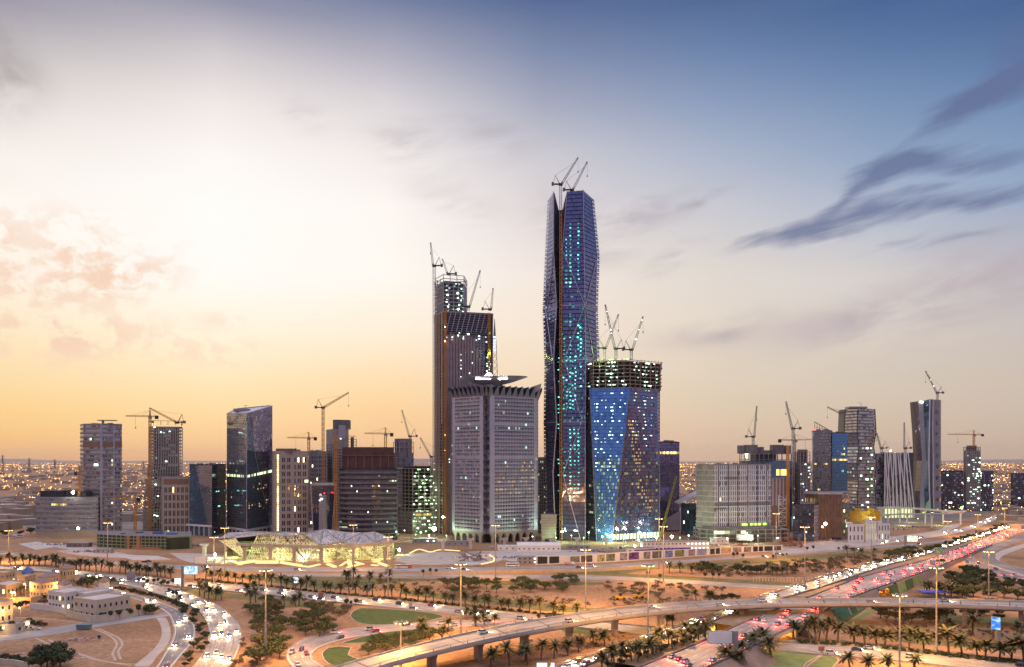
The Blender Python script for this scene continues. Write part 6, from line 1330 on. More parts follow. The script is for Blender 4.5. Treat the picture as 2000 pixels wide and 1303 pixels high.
for i, (px, py, yb, c) in enumerate(((790, 1036, 1050, 0), (812, 1044, 1056, 0), (838, 1046, 1058, 1), (872, 1046, 1058, 0), (1086, 1050, 1062, 0), (1116, 1046, 1060, 0), (1140, 1050, 1064, 0), (1176, 1048, 1062, 1), (1218, 1052, 1066, 0), (1248, 1054, 1066, 0), (1282, 1050, 1064, 1), (1328, 1050, 1062, 0), (1420, 1052, 1066, 1), (1480, 1046, 1062, 0))):
    floodpost(px, py, GY(yb), .55, MATS['pale_green_work_light'] if c == 0 else FLOOD, 'small site lamp on the ground before the towers, %s from the left' % ordw(i + 1), 7500, (.45, 1, .5) if c == 0 else (1, .9, .5))

# ================================================================ lattice station and viaduct
def station():
    o = Vector((WX(597, 745), 745, 0)); t = thing('lattice_station', 'glowing faceted station hall wrapped in white perforated lattice', 'station', o)
    LAT = mat('cream_lattice', (.64, .62, .46), .6, var=.06); LATR = mat('grey_lattice_roof', (.52, .49, .48), .6, var=.1)
    P = lambda px, py, Y: Vector((WX(px, Y), Y, max(.1, WZ(py, Y)))) - o
    ev = [P(427, 1054, 716), P(503.5, 1045, 716), P(529, 1042.5, 720), P(557, 1047.5, 712), P(595, 1043.5, 716), P(625, 1064.5, 708), P(669, 1059, 716), P(694, 1064, 708), P(733, 1060, 716), P(767, 1056, 722)]
    ba = [P(432, 1093, 724), P(482, 1093, 724), P(515, 1093, 722), P(557, 1095, 716), P(597, 1097, 712), P(626, 1096, 714), P(653, 1092, 724), P(694, 1093, 720), P(731, 1092, 724), P(766, 1091, 726)]
    for p in ba: p.z = .1
    rg = [P(447, 1041, 772), P(503, 1038, 775), P(530, 1040, 770), P(556, 1039, 775), P(599, 1041, 775), P(631, 1033.5, 770), P(676, 1040, 772), P(708, 1041, 775), P(732, 1039, 772), P(760, 1050, 775)]
    bk = [P(447, 1072, 800), P(503, 1072, 800), P(530, 1072, 800), P(556, 1072, 800), P(599, 1072, 800), P(631, 1072, 800), P(676, 1072, 800), P(708, 1072, 800), P(732, 1072, 800), P(760, 1072, 800)]
    for p in bk: p.z = .1
    def fill(tri, mb, fr, hole=.62, solid=.18, n=7):
        a, b_, c = tri
        for p, q in ((a, b_), (b_, c), (c, a)): fr.bar(p, q, .75)
        g = lambda i, j: a + (b_ - a) * (i / n) + (c - a) * (j / n)
        for i in range(n):
            for j in range(n - i):
                for tr in ([g(i, j), g(i + 1, j), g(i, j + 1)],) + (([g(i + 1, j), g(i + 1, j + 1), g(i, j + 1)],) if j < n - i - 1 else ()):
                    if rnd.random() < solid: mb.poly(tr); continue
                    ce = sum(tr, Vector()) / 3; h = hole * rnd.uniform(.55, 1.1); inn = [ce + (p - ce) * h for p in tr]
                    for k in range(3): mb.poly([tr[k], tr[(k + 1) % 3], inn[(k + 1) % 3], inn[k]])
    wl, wf, rl, rf = MB(), MB(), MB(), MB()
    for i in range(9):
        if i in (1,): fill([ba[1], ba[2], ev[1]], wl, wf, .92, 0); fill([ba[2], ev[2], ev[1]], wl, wf, .92, 0); continue
        if i == 0: fill([ev[0], lerp(ev[0], ev[1], .42), ba[1]], wl, wf, .5, .2, 9); continue
        if i % 2: fill([ba[i], ba[i + 1], ev[i]], wl, wf, .72, .2); fill([ba[i + 1], ev[i + 1], ev[i]], wl, wf, .72, .2)
        else: fill([ba[i], ba[i + 1], ev[i + 1]], wl, wf, .72, .2); fill([ba[i], ev[i + 1], ev[i]], wl, wf, .72, .2)
    for i in range(9):
        fill([ev[i], ev[i + 1], rg[i]] if i % 2 else [ev[i], ev[i + 1], rg[i + 1]], rl, rf, .66, .32, 10); fill([ev[i + 1], rg[i + 1], rg[i]] if i % 2 else [ev[i], rg[i + 1], rg[i]], rl, rf, .66, .32, 10)
    wl.build('lattice_wall', LAT, t); wf.build('wall_frame', LAT, t); rl.build('lattice_roof', LATR, t); rf.build('roof_frame', LATR, t)
    mb = MB()
    for i in range(9): mb.poly([ev[i] + Vector((0, 4, -2)), ev[i + 1] + Vector((0, 4, -2)), rg[i + 1] + Vector((0, 0, -2)), rg[i] + Vector((0, 0, -2))]); mb.poly([rg[i] + Vector((0, 0, -2)), rg[i + 1] + Vector((0, 0, -2)), bk[i + 1], bk[i]])
    mb.build('inner_roof', DARK, t)
    mb = MB()
    for i in range(9): mb.poly([p + Vector((0, 30, 0)) for p in (ba[i], ba[i + 1])] + [Vector((ba[i + 1].x, ba[i + 1].y + 30, 13)), Vector((ba[i].x, ba[i].y + 30, 13))])
    mb.box(ba[0].x, ba[0].y + 8, 6.0, ba[9].x, ba[0].y + 32, 6.6); mb.build('inner_wall', mat('dim_green_wall', (.12, .16, .07), .8, var=.15, scale=.1), t)
    for i in range(14): mb = MB(); x = lerp(ba[0].x, ba[9].x, i / 13); mb.tube((x, ba[0].y + 12, 0), (x, ba[0].y + 12, 14), .5, .5, 8); mb.build('column', LAT, t)
    for x in range(10): lamp('station_light', (lerp(ba[0].x, ba[9].x, (x + .5) / 10), ba[0].y + 13, 5 + 4 * (x % 2)), 10500, (.95, 1, .36), t, 1.5)
    for x in range(7): lamp('forecourt_light', (lerp(ba[0].x, ba[9].x, (x + .5) / 7), ba[0].y - 14, 2.2), 5200, (1, .93, .45), t, .8)
    mb = MB(); mb.box(WX(580, 712) - o.x, 716 - o.y, 1, WX(620, 712) - o.x, 716.3 - o.y, 6); mb.build('lit_entrance', glow('entrance_glow', (1, 1, .6), 2.2), t)
    RIB = glow('ribbon_glow', (1, .72, .3), 1.5, True)
    st = lambda x, y: (400 + x / 5.263, 1020 + y / 5.263)
    for (x0, y0), (x1, y1), h in (((30, 388), (105, 378), 1), ((100, 405), (135, 375), 2), ((160, 418), (220, 392), 2), ((275, 395), (350, 430), 2), ((360, 425), (515, 400), 5), ((520, 415), (745, 415), 6), ((765, 412), (970, 445), 4), ((970, 445), (1060, 455), 2), ((1080, 455), (1200, 425), 2), ((1240, 425), (1310, 450), 3), ((1310, 455), (1350, 455), 3), ((1370, 440), (1430, 400), 2), ((1455, 395), (1480, 455), 5), ((1490, 458), (1610, 425), 2), ((1510, 400), (1610, 425), 1.6), ((1720, 380), (1910, 370), 2.2), ((1700, 430), (1760, 440), 1.6), ((1770, 415), (1860, 445), 3)):
        mb = MB(); a, b_ = [G(*st(x, y)) - o for x, y in ((x0, y0 + 12), (x1, y1 + 12))]; d = (b_ - a).normalized(); nn = Vector((d.y, -d.x, 0)); nn = nn if nn.y < 0 else -nn
        hh = h * .4; mb.prism([a, b_, b_ - nn * 3, a - nn * 3], [a - nn * 1.2 + Vector((0, 0, hh)), b_ - nn * 1.2 + Vector((0, 0, hh)), b_ - nn * 3 + Vector((0, 0, hh)), a - nn * 3 + Vector((0, 0, hh))]); mb.build('light_ribbon', RIB, t)
station()
t = thing('metro_viaduct', 'grey elevated metro beam running in front of the lattice station', 'viaduct', (WX(615, 700), 700, 0)); o = Vector(t.location); mb = MB(); pr = None
for px, py in ((462, 1063), (520, 1065), (560, 1067), (600, 1068), (640, 1068), (690, 1066), (730, 1063), (770, 1058), (800, 1052)):
    p = Vector((WX(px, 700), 700, WZ(py, 700))) - o
    if pr is not None: mb.bar(pr, p, 3.0, 0, 2.2)
    pr = p
mb.build('beam', CONC, t)
for px in (478, 528, 575, 628, 690, 752):
    mb = MB(); x = WX(px, 700) - o.x; z = WZ(1069, 700); mb.box(x - 1.2, -1.2, -.1, x + 1.2, 1.2, z - 2); mb.prism([(x - 1.2, -1.2, z - 2), (x + 1.2, -1.2, z - 2), (x + 1.2, 1.2, z - 2), (x - 1.2, 1.2, z - 2)], [(x - 3, -1.4, z), (x + 3, -1.4, z), (x + 3, 1.4, z), (x - 3, 1.4, z)]); mb.build('pier', CONC, t)
for i, (px, yt, yb) in enumerate(((399, 1062, 1088), (865, 1055, 1077), (919, 1052, 1072), (985, 1051, 1066), (1027, 1050, 1064), (1076, 1050, 1064), (1127, 1050, 1064), (1184, 1050, 1064))):
    g = G(px, yb); h = (yb - yt) * g.y / FPX; t = thing('viaduct_pier', 'bare flared concrete pier, %s from the left of those without a deck' % ordw(i + 1), 'pier', g, 0, 'bare viaduct piers'); mb = MB(); mb.box(-1.5, -1.3, -.1, 1.5, 1.3, h - 2.6); mb.build('shaft', CONCL, t)
    mb = MB(); mb.prism([(-1.5, -1.3, h - 2.6), (1.5, -1.3, h - 2.6), (1.5, 1.3, h - 2.6), (-1.5, 1.3, h - 2.6)], [(-3.8, -1.5, h - .7), (3.8, -1.5, h - .7), (3.8, 1.5, h - .7), (-3.8, 1.5, h - .7)]); mb.box(-3.8, -1.5, h - .7, 3.8, 1.5, h); mb.build('pier_head', CONCL, t)
t = thing('elevated_walkway', 'long green-lit elevated walkway on white piers before the braced block', 'walkway', (WX(1790, 1130), 1130, 0)); o = Vector(t.location); mb = MB(); pr = None
for px, py, Y in ((1712, 992, 1130), (1750, 991, 1130), (1800, 994, 1128), (1840, 998, 1120), (1882, 1000, 1115)):
    p = Vector((WX(px, Y), Y, WZ(py, Y))) - o
    if pr is not None: mb.bar(pr, p, 5.0, 0, 2.4)
    pr = p
mb.build('deck', CONCL, t); mb = MB(); pr = None
for px, py, Y in ((1720, 1006, 1080), (1760, 1004, 1080), (1810, 1004, 1080), (1850, 1003, 1080), (1885, 998, 1085)):
    p = Vector((WX(px, Y), Y, WZ(py, Y))) - o
    if pr is not None: mb.bar(pr, p, 5.0, 0, 1.6)
    pr = p
mb.build('lower_deck', CONCL, t)
for px, Y, y in ((1720, 1130, 994), (1757, 1130, 994), (1807, 1128, 997), (1842, 1120, 1000), (1876, 1115, 1002), (1734, 1080, 1007), (1772, 1080, 1006), (1820, 1080, 1006)):
    mb = MB(); x = WX(px, Y) - o.x; z = WZ(y, Y); mb.tube((x, Y - o.y, 0), (x, Y - o.y, z - 2), 1.1, 1.1, 8); mb.tube((x, Y - o.y, z - 2), (x, Y - o.y, z), 1.1, 2.8, 8); mb.build('pier', WHITE, t)
lamp('walkway_light', (WX(1760, 1100) - o.x, -35, 6), 12000, (.75, 1, .45), t, 2); lamp('walkway_light', (WX(1830, 1100) - o.x, -35, 6), 10000, (.4, 1, .5), t, 2); lamp('walkway_light', (WX(1745, 1200) - o.x, 20, 7), 9000, (.95, 1, .5), t, 2)

# ================================================================ site frontage
def hoarding():
    o = G(1270, 1090); t = thing('site_hoarding', 'long white site hoarding carrying printed picture panels along the frontage road', 'hoarding', o); n = 0
    top = [(1046, 1085, 1104), (1070, 1085.5, 1103), (1094, 1085, 1101.5), (1109, 1086, 1101), (1180, 1081, 1098.5), (1240, 1077, 1095), (1300, 1074, 1091), (1340, 1072.5, 1088), (1380, 1070.5, 1085), (1430, 1068, 1081), (1480, 1066, 1078.5), (1528, 1065.5, 1076)]
    def at(px):
        for (a, ya, yb), (c, yc, yd) in zip(top, top[1:]):
            if a <= px <= c: f = (px - a) / (c - a); return lerp(ya, yc, f), lerp(yb, yd, f)
    base, cap = MB(), MB(); pr = None
    for k in range(40):
        px = 1046 + (1527.9 - 1046) * k / 39; yt, yb = at(px); g = G(px, yb) - o; h = (yb - yt) * (g.y + o.y) / FPX; c = (g, g + Vector((0, 0, h)))
        if pr: base.prism([pr[0], c[0], c[0] + Vector((0, .4, 0)), pr[0] + Vector((0, .4, 0))], [pr[1], c[1], c[1] + Vector((0, .4, 0)), pr[1] + Vector((0, .4, 0))])
        pr = c
    base.build('panel_wall', WHITE, t)
    cols = [((.02, .025, .03), (.02, .02, .02))] * 2 + [None] + [((.05, .09, .2), (.3, .28, .1)), ((.02, .02, .03), (.15, .1, .1)), ((.5, .45, .2), (.1, .14, .06)), ((.08, .12, .05), (.3, .3, .3)), ((.08, .1, .3), (.4, .35, .4)), ((.05, .02, .12), (.25, .1, .3)), ((.1, .12, .08), (.35, .35, .4)), ((.2, .2, .2), (.06, .07, .06)), ((.1, .15, .4), (.4, .4, .45)), ((.35, .33, .1), (.08, .09, .06)), ((.1, .07, .06), (.4, .3, .3)), ((.2, .25, .5), (.45, .4, .35)), ((.03, .03, .03), (.05, .04, .04)), ((.03, .03, .03), (.05, .04, .04)), ((.55, .38, .12), (.2, .2, .35)), ((.4, .3, .3), (.1, .1, .08)), ((.12, .1, .08), (.35, .3, .2)), ((.02, .02, .02), (.03, .03, .03)), ((.02, .02, .02), (.03, .03, .03)), ((.03, .03, .03), (.03, .03, .03)), ((.05, .05, .05), (.07, .06, .06))]
    spans = [(1050, 1069), (1073, 1092), (0, 0), (1114, 1132), (1135, 1157), (1167, 1181), (1184, 1201), (1211, 1225), (1228, 1248), (1257, 1270), (1274, 1292), (1299, 1314), (1318, 1336), (1345, 1357), (1362, 1380), (1387, 1396), (1398, 1406), (1409, 1428), (1431, 1448), (1453, 1467), (1471, 1480), (1482, 1490), (1493, 1509), (1512, 1526)]
    for (a, c), co in zip(spans, cols):
        if not co: continue
        m = bpy.data.materials.new('printed_picture'); m.use_nodes = True; nt = m.node_tree; bs = nt.nodes['Principled BSDF']; bs.inputs['Roughness'].default_value = .6
        tcn = nt.nodes.new('ShaderNodeTexCoord'); nz = nt.nodes.new('ShaderNodeTexNoise'); nz.inputs['Scale'].default_value = .35; nz.inputs['Detail'].default_value = 4; nz.inputs['Distortion'].default_value = 1.5; nt.links.new(tcn.outputs['Object'], nz.inputs['Vector'])
        rp = nt.nodes.new('ShaderNodeValToRGB'); nt.links.new(nz.outputs[0], rp.inputs[0]); e = rp.color_ramp.elements; e[0].position = .4; e[0].color = (*co[0], 1); e[1].position = .62; e[1].color = (*co[1], 1); nt.links.new(rp.outputs[0], bs.inputs['Base Color'])
        mb = MB(); q = []
        for px, tp in ((a, 0), (c, 0), (c, 1), (a, 1)):
            yt, yb = at(px); g = G(px, yb) - o; h = (yb - yt) * (g.y + o.y) / FPX; q.append(g + Vector((0, -.12, h * (.12 if not tp else .9))))
        mb.poly(q); mb.build('picture_panel', m, t)
    mb = MB(); pr = None
    for px in (1240, 1270, 1300, 1330, 1350): yt, yb = at(px); g = G(px, yb) - o; c = g + Vector((0, 1.5, (yb - yt) * (g.y + o.y) / FPX)); mb.bar(pr, c, .5, 0, 2.2) if pr is not None else None; pr = c
    mb.build('purple_banner', mat('purple_banner_cloth', (.1, .03, .3), .7, var=.1), t)
hoarding()
def cabin(px, py, L, W, Hh, lab, m=WHITE, roof=None, rz=0.0, nw=8, litn=0, name='site_cabin', cat='cabin', barrel=False, grp=None, rows=1):
    t = thing(name, lab, cat, G(px, py), R(rz), grp); mb = MB(); mb.box(-L / 2, -W / 2, 0, L / 2, W / 2, Hh); mb.build('body', m, t); mb = MB()
    if barrel:
        n = 7
        for k in range(n):
            a0, a1 = math.pi * k / n, math.pi * (k + 1) / n; f = lambda a, x: (x, -W / 2 * 1.04 * math.cos(a), Hh + W * .22 * math.sin(a)); mb.poly([f(a0, -L / 2), f(a0, L / 2), f(a1, L / 2), f(a1, -L / 2)]); mb.poly([(-L / 2, 0, Hh), f(a0, -L / 2), f(a1, -L / 2)]); mb.poly([(L / 2, 0, Hh), f(a1, L / 2), f(a0, L / 2)])
    else: mb.box(-L / 2 - .3, -W / 2 - .3, Hh, L / 2 + .3, W / 2 + .3, Hh + .3)
    mb.build('roof', roof or GREYP, t); it, il = [], []
    for r_ in range(rows):
        for k in range(nw):
            x = -L / 2 + L * (k + .5) / nw; z = Hh * (r_ + .5) / rows; b = MB(); s = min(.8, L / nw * .25); b.box(x - s, -W / 2 - .08, z - .5, x + s, -W / 2 + .05, z + .6); (il if k >= nw - litn else it).append(b)
    limited(t, 'window', it, GL_DARK); limited(t, 'lit_window', il, COOL); return t
cabin(1052, 1076, 42, 14, 5.5, 'long white barrel-roofed site tent before the studded tower', barrel=True, roof=WHITE, nw=9, litn=0)
cabin(996, 1074, 24, 10, 4, 'low white canopy roof beside the barrel-roofed tent', nw=4, name='site_canopy', cat='canopy', roof=WHITE)
cabin(1318, 1074, 66, 11, 8.5, 'long two-storey white site office row with round lit windows', nw=17, litn=6, rz=5, rows=2, roof=GREYP, name='site_office', cat='site office')
cabin(1250, 1080, 26, 8, 5.0, 'small pale cabin at the near end of the long site office', nw=5, rz=5)
cabin(1030, 1101, 17, 5, 6.0, 'grey double-stacked cabin beside the dark poster boards', nw=4, litn=1, rows=2, m=GREYP)
cabin(890, 1066, 30, 9, 5, 'grey shed below the finned tower', nw=5, m=GREYP)
cabin(830, 1060, 26, 9, 4.5, 'grey shed behind the far end of the station', nw=4, m=GREYP, litn=2)
cabin(1405, 1062, 18, 7, 6, 'white cabin by the hotel podium', nw=4)
cabin(155, 1068, 22, 8, 4, 'low dark cabin before the low banded office block', nw=4, m=CONCD)
cabin(205, 1080, 14, 6, 4, 'grey container cabin at the foot of the green car park', nw=3, m=GREYP)
cabin(938, 1090, 16, 6, 4.5, 'white cabin near the crumpled steel frames', nw=3)
cabin(1130, 1072, 22, 7, 3.5, 'grey flat-roofed store behind the picture hoarding', nw=4, m=GREYP)
cabin(1622, 1036, 26, 10, 6, 'grey flat shelter under the dazzling orange lamp', nw=4, m=CONC)
# heaps, stacked steel and plant
def junk(name, lab, px, py, w, d, n, mats_, hmax=2.5, cat='heap', bars=False):
    t = thing(name, lab, cat, G(px, py)); mb = MB()
    for k in range(n):
        x, y = rnd.gauss(0, w / 4), rnd.gauss(0, d / 4); a = rnd.uniform(0, 3.1); s = rnd.uniform(.4, 1.5); h = rnd.uniform(.3, hmax) * max(.2, 1 - abs(x) / w * 1.4); c, e = math.cos(a) * s, math.sin(a) * s * .7
        if bars: mb.bar((x - c * 4, y - e * 4, rnd.uniform(.2, hmax)), (x + c * 4, y + e * 4, rnd.uniform(.2, hmax)), .35, rnd.randrange(len(mats_)))
        else: mb.prism([(x - c, y - e, -.1), (x + e, y - c, -.1), (x + c, y + e, -.1), (x - e, y + c, -.1)], [(x - c * .7, y - e * .7, h), (x + e * .7, y - c * .7, h * .9), (x + c * .7, y + e * .7, h), (x - e * .7, y + c * .7, h * .8)], rnd.randrange(len(mats_)))
    o = mb.build('debris', mats_, t); kind(o, 'stuff'); return t
BLUEP = mat('blue_plastic_sheet', (.05, .13, .38), .6, var=.2); RUST = mat('rusty_red_steel', (.25, .1, .07), .8, var=.25); DIRT = mat('spoil_earth', (.3, .22, .16), .95, var=.2)
for a in (('material_pile', 'heap of blue-wrapped material before the tallest tower', 1212, 1072, 40, 8, 60, [BLUEP, GREYP, WHITE], 3), ('material_pile', 'mixed heap of site material behind the picture hoarding', 1155, 1078, 50, 8, 60, [GREYP, CONC, BLUEP], 3), ('material_pile', 'blue sheeted pile on the podium side of the gridded hotel', 1500, 1058, 26, 8, 30, [BLUEP, CONCD], 3), ('material_pile', 'grey clutter at the foot of the studded tower', 985, 1068, 40, 10, 60, [GREYP, CONC, WHITE], 3), ('material_pile', 'grey clutter at the foot of the finned tower', 862, 1058, 50, 14, 70, [GREYP, CONC, CONCL], 3),
          ('material_pile', 'clutter of stores beside the green car park', 172, 1078, 40, 10, 60, [GREYP, WHITE, RUST, CONCD], 2.5), *[('material_pile', 'scattered building stores on pale ground, %s' % w, x, y, a, b_, n, [GREYP, CONC, WHITE, RUST, BLUEP, CONCD], 2.2) for w, x, y, a, b_, n in (('behind the white bus', 1010, 1090, 60, 14, 80), ('left of the lattice station', 385, 1066, 40, 16, 60), ('around the white precast blocks', 1640, 1056, 60, 16, 70), ('before the elevated walkway', 1790, 1030, 60, 24, 70), ('behind the lattice station roof', 700, 1052, 120, 14, 90), ('at the foot of the blue tower', 1230, 1056, 70, 12, 90), ('between precast blocks and braced block', 1745, 1034, 50, 20, 60), ('on the terrace past the station', 905, 1090, 40, 10, 40), ('by the low banded office block', 120, 1064, 50, 12, 50))],
          ('material_pile', 'clutter of pale stores before the gridded hotel', 1440, 1066, 60, 8, 60, [GREYP, CONC, WHITE, RUST], 3)):
    junk(*a)
for i, (px, py, lb) in enumerate(((925, 1096, 'crumpled dark steel frame sculpture beside the curving light strip'), (1548, 1070, 'angular rust-red steel frame at the end of the picture hoarding'))):
    t = thing('steel_frame', lb, 'steel frame', G(px, py)); mb = MB()
    for k in range(9):
        a, b_ = Vector((rnd.uniform(-14, 14), rnd.uniform(-3, 3), rnd.uniform(0, 11))), Vector((rnd.uniform(-14, 14), rnd.uniform(-3, 3), rnd.uniform(0, 2))); mb.bar(a, b_, 1.0)
    mb.build('beam', RUST if i else STEEL, t)
# lit curving strips at the construction entrance
for lb, pts in (('glowing zigzag light strip on the pale terrace past the station', [(800, 1082), (818, 1074), (840, 1079), (860, 1075), (898, 1077)]), ('glowing curved light strip by the crumpled steel frame', [(955, 1084), (965, 1092), (962, 1098), (940, 1103)])):
    t = thing('light_strip', lb, 'light strip', G(*pts[0])); o = Vector(t.location); mb = MB(); P = crom([G(*p) for p in pts], 3)
    for p, q in zip(P, P[1:]): mb.bar(p - o + Vector((0, 0, .5)), q - o + Vector((0, 0, .5)), 1.2, 0, .8)
    mb.build('glowing_tube', MATS['ribbon_glow'], t)

# ================================================================ signs and billboards
def billboard(px, yb, x0, x1, y0, y1, lab, face, Yoff=0, post=True, name='billboard', frame=GREYP, cat='billboard', pw=None, yaw=0):
    g = G(px, yb); Y = g.y; t = thing(name, lab, cat, g, 0); X = lambda p: WX(p, Y) - g.x; zt, zb = WZ(y0, Y), WZ(y1, Y); w = pw or .5
    if post: mb = MB(); mb.box(-w, -w, -.1, w, w, zt if x0 > px or x1 < px else zb); mb.build('post', POLE, t)
    c = Vector(((X(x0) + X(x1)) / 2, 0, 0)); M = Matrix.Rotation(R(yaw), 4, 'Z'); hw = (X(x1) - X(x0)) / 2 / max(.3, math.cos(R(yaw)))
    mb = MB(); mb.box(-hw, -.3, zb, hw, .4, zt); mb.v = [tuple(M @ Vector(v) + c) for v in mb.v]; mb.build('panel', frame, t)
    mb = MB(); mb.poly([(-hw * .95, -.36, zb + .15), (hw * .95, -.36, zb + .15), (hw * .95, -.36, zt - .15), (-hw * .95, -.36, zt - .15)]); mb.v = [tuple(M @ Vector(v) + c) for v in mb.v]; mb.build('screen', face, t)
    if x0 > px + 3 or x1 < px - 3:
        mb = MB(); e = X(x0) if x0 > px else X(x1)
        for f in (.3, .7): mb.bar((0, .1, lerp(zb, zt, f)), (e, .1, lerp(zb, zt, f)), .35)
        mb.build('arm', POLE, t)
    return t
def screen_mat(name, cols, s=2.0):
    m = bpy.data.materials.new(name); m.use_nodes = True; nt = m.node_tree; nt.nodes.clear(); tcn = nt.nodes.new('ShaderNodeTexCoord'); nz = nt.nodes.new('ShaderNodeTexNoise'); nz.inputs['Scale'].default_value = .3; nz.inputs['Distortion'].default_value = 1; nt.links.new(tcn.outputs['Object'], nz.inputs['Vector'])
    rp = nt.nodes.new('ShaderNodeValToRGB'); nt.links.new(nz.outputs[0], rp.inputs[0]); e = rp.color_ramp.elements; e[0].position = .38; e[0].color = (*cols[0], 1); e[1].position = .6; e[1].color = (*cols[1], 1)
    if len(cols) > 2: x = e.new(.5); x.color = (*cols[2], 1)
    em = nt.nodes.new('ShaderNodeEmission'); em.inputs[1].default_value = s; nt.links.new(rp.outputs[0], em.inputs[0]); o = nt.nodes.new('ShaderNodeOutputMaterial'); nt.links.new(em.outputs[0], o.inputs[0]); return m
SCRW = screen_mat('white_screen', ((.9, .95, 1), (.7, .9, 1)), 1.6); SCRP = screen_mat('picture_screen', ((.2, .5, .8), (1, 1, .9), (.7, .9, .95)), 1.1); SCRG = screen_mat('landscape_screen', ((.25, .5, .1), (1, 1, .75), (1, 1, .9)), 1.5); SCRB = screen_mat('blue_screen', ((.05, .2, .8), (.5, .9, 1), (.1, .3, .9)), 1.2)
billboard(1436, 1304, 1382, 1431, 1232, 1257, 'blank pale billboard on a thick post beside the red-lit highway', mat('blank_white_vinyl', (.85, .83, .79), .6, var=.03), pw=1.0)
billboard(357, 1149, 359, 387, 1105, 1122, 'lit picture billboard on a side post above the freeway', SCRP, pw=.8)
billboard(386, 1106, 380, 404, 1086, 1101, 'blank white board on a post near the station', WHITE, pw=.6)
billboard(347, 1147, 341, 354, 1129, 1141, 'small glowing white advertising box beside the freeway ramp', SCRW, name='light_box', cat='light box')
billboard(577, 1150, 571, 584, 1127, 1139, 'small glowing white advertising box among the palms of the freeway', SCRW, name='light_box', cat='light box')
billboard(719, 1157, 714, 722, 1141, 1150, 'small blue round-edged advertising box among the palms', SCRB, name='light_box', cat='light box')
billboard(1768, 1078, 1771, 1792, 1046, 1058, 'brightly lit landscape billboard beside the site road', SCRG, pw=.7)
billboard(1779, 1126, 1774, 1784, 1107, 1116, 'small glowing white advertising box at the edge of the red-lit highway', SCRW, name='light_box', cat='light box')
billboard(1822, 1112, 1817, 1827, 1094, 1103, 'small cream advertising box beside the orange-lit bush', CREAM, name='light_box', cat='light box')
billboard(1833, 1098, 1827, 1840, 1070, 1083, 'green and cream road sign above the highway embankment', screen_mat('sign_face', ((.75, .6, .25), (.2, .35, .2)), .5), name='road_sign', cat='road sign')
billboard(1949, 1257, 1940, 1951, 1205, 1230, 'tall blue and white lit banner board on a post before the flyover', SCRB, pw=.9, yaw=-50)
billboard(262, 1135, 248, 264, 1117, 1134, 'grey notice panel seen from behind beside the freeway bend', GREYP, name='notice_board', cat='notice board')
billboard(627, 1172, 622, 632, 1157, 1168, 'brown and white road sign on the verge of the freeway', RUST, name='road_sign', cat='road sign')
billboard(802, 1186, 799, 805, 1177, 1185, 'small grey road sign past the long lawn', GREYP, name='road_sign', cat='road sign')
billboard(1605, 1276, 1599, 1610, 1262, 1271, 'brown road sign seen from behind beside the pale lawn', RUST, name='road_sign', cat='road sign')
billboard(194, 1248, 191, 197, 1240, 1246, 'small dark blue board on a pole in the empty lot', mat('navy_board', (.02, .03, .12), .6, var=0), name='notice_board', cat='notice board')
for px in (1062, 1076):
    pass
billboard(1065, 1312, 1048, 1069, 1294, 1305, 'glowing white board at the bottom edge, left one of the pair', SCRW, name='light_box', cat='light box')
billboard(1081, 1312, 1076, 1083, 1294, 1305, 'narrow glowing white board at the bottom edge beside the wider one', SCRW, name='light_box', cat='light box')

# ================================================================ villas
ORV = mat('apricot_render', (.56, .38, .22), .85, var=.1, scale=.3, streak=2); WHV = mat('white_render', (.66, .62, .57), .8, var=.08, scale=.3, streak=2); BEV = mat('beige_render', (.52, .45, .36), .85, var=.1, scale=.3, streak=2); TILE = mat('brown_roof_tile', (.26, .18, .15), .8, var=.2, scale=1.2); FLATR = mat('pale_flat_roof', (.55, .49, .44), .85, var=.15)
def house(name, lab, chain, h, depth, wall, roof=None, hip=0, wins=((6, 2),), litp=.05, cat='house', over=.6):
    P = [Vector((*G(px, py).xy, 0)) for px, py in chain]; bk = [P[-1] + Vector((-.0, depth, 0)), P[0] + Vector((0, depth, 0))]
    if len(P) == 3: bk = [P[0] + P[2] - P[1]]
    poly = P + bk; c = sum(poly, Vector()) / len(poly); t = thing(name, lab, cat, c); L = [p - c for p in poly]; n = len(L); up = lambda p, z: Vector((p.x, p.y, z))
    mb = MB(); mb.prism([up(p, 0) for p in L], [up(p, h) for p in L], 0, 1); w = mb.build('wall', [wall, FLATR], t)
    if hip:
        mb = MB(); e = [up(p * (1 + over / p.length), h) for p in L]; a = up((L[0] + L[-1]) / 2 * .25, h + hip); b_ = up((L[1] + L[2]) / 2 * .25, h + hip)
        mb.prism([p - Vector((0, 0, .35)) for p in e], e)
        if n == 4: mb.poly([e[0], e[1], b_, a]); mb.poly([e[1], e[2], b_]); mb.poly([e[2], e[3], a, b_]); mb.poly([e[3], e[0], a])
        mb.build('roof', roof or TILE, t)
    else:
        mb = MB()
        for i in range(n): mb.bar(up(L[i] * .995, h + .4), up(L[(i + 1) % n] * .995, h + .4), .4, 0, 1.0)
        mb.build('parapet', wall, t)
    for i, (nu, nv) in enumerate(wins):
        if not nu: continue
        q = [up(L[i], 0), up(L[i + 1], 0), up(L[i + 1], h), up(L[i], h)]; punched(t, q, nu, nv, .4, .45, WHITE if wall is not WHV else BEV, GL_WIN, lit=litp, v0=.06, v1=.95)
    return t, L
house('beige_villa', 'flat-roofed beige villa with arched windows, nearest in the walled compound', [(143, 1206), (187, 1213), (255, 1201)], 10.6, 0, BEV, wins=((4, 2), (6, 2)), litp=0)
house('white_villa', 'white rendered villa with small gables behind the beige villa', [(94, 1191), (128, 1196), (170, 1186)], 10.5, 0, WHV, wins=((5, 2), (5, 2)), litp=.08)
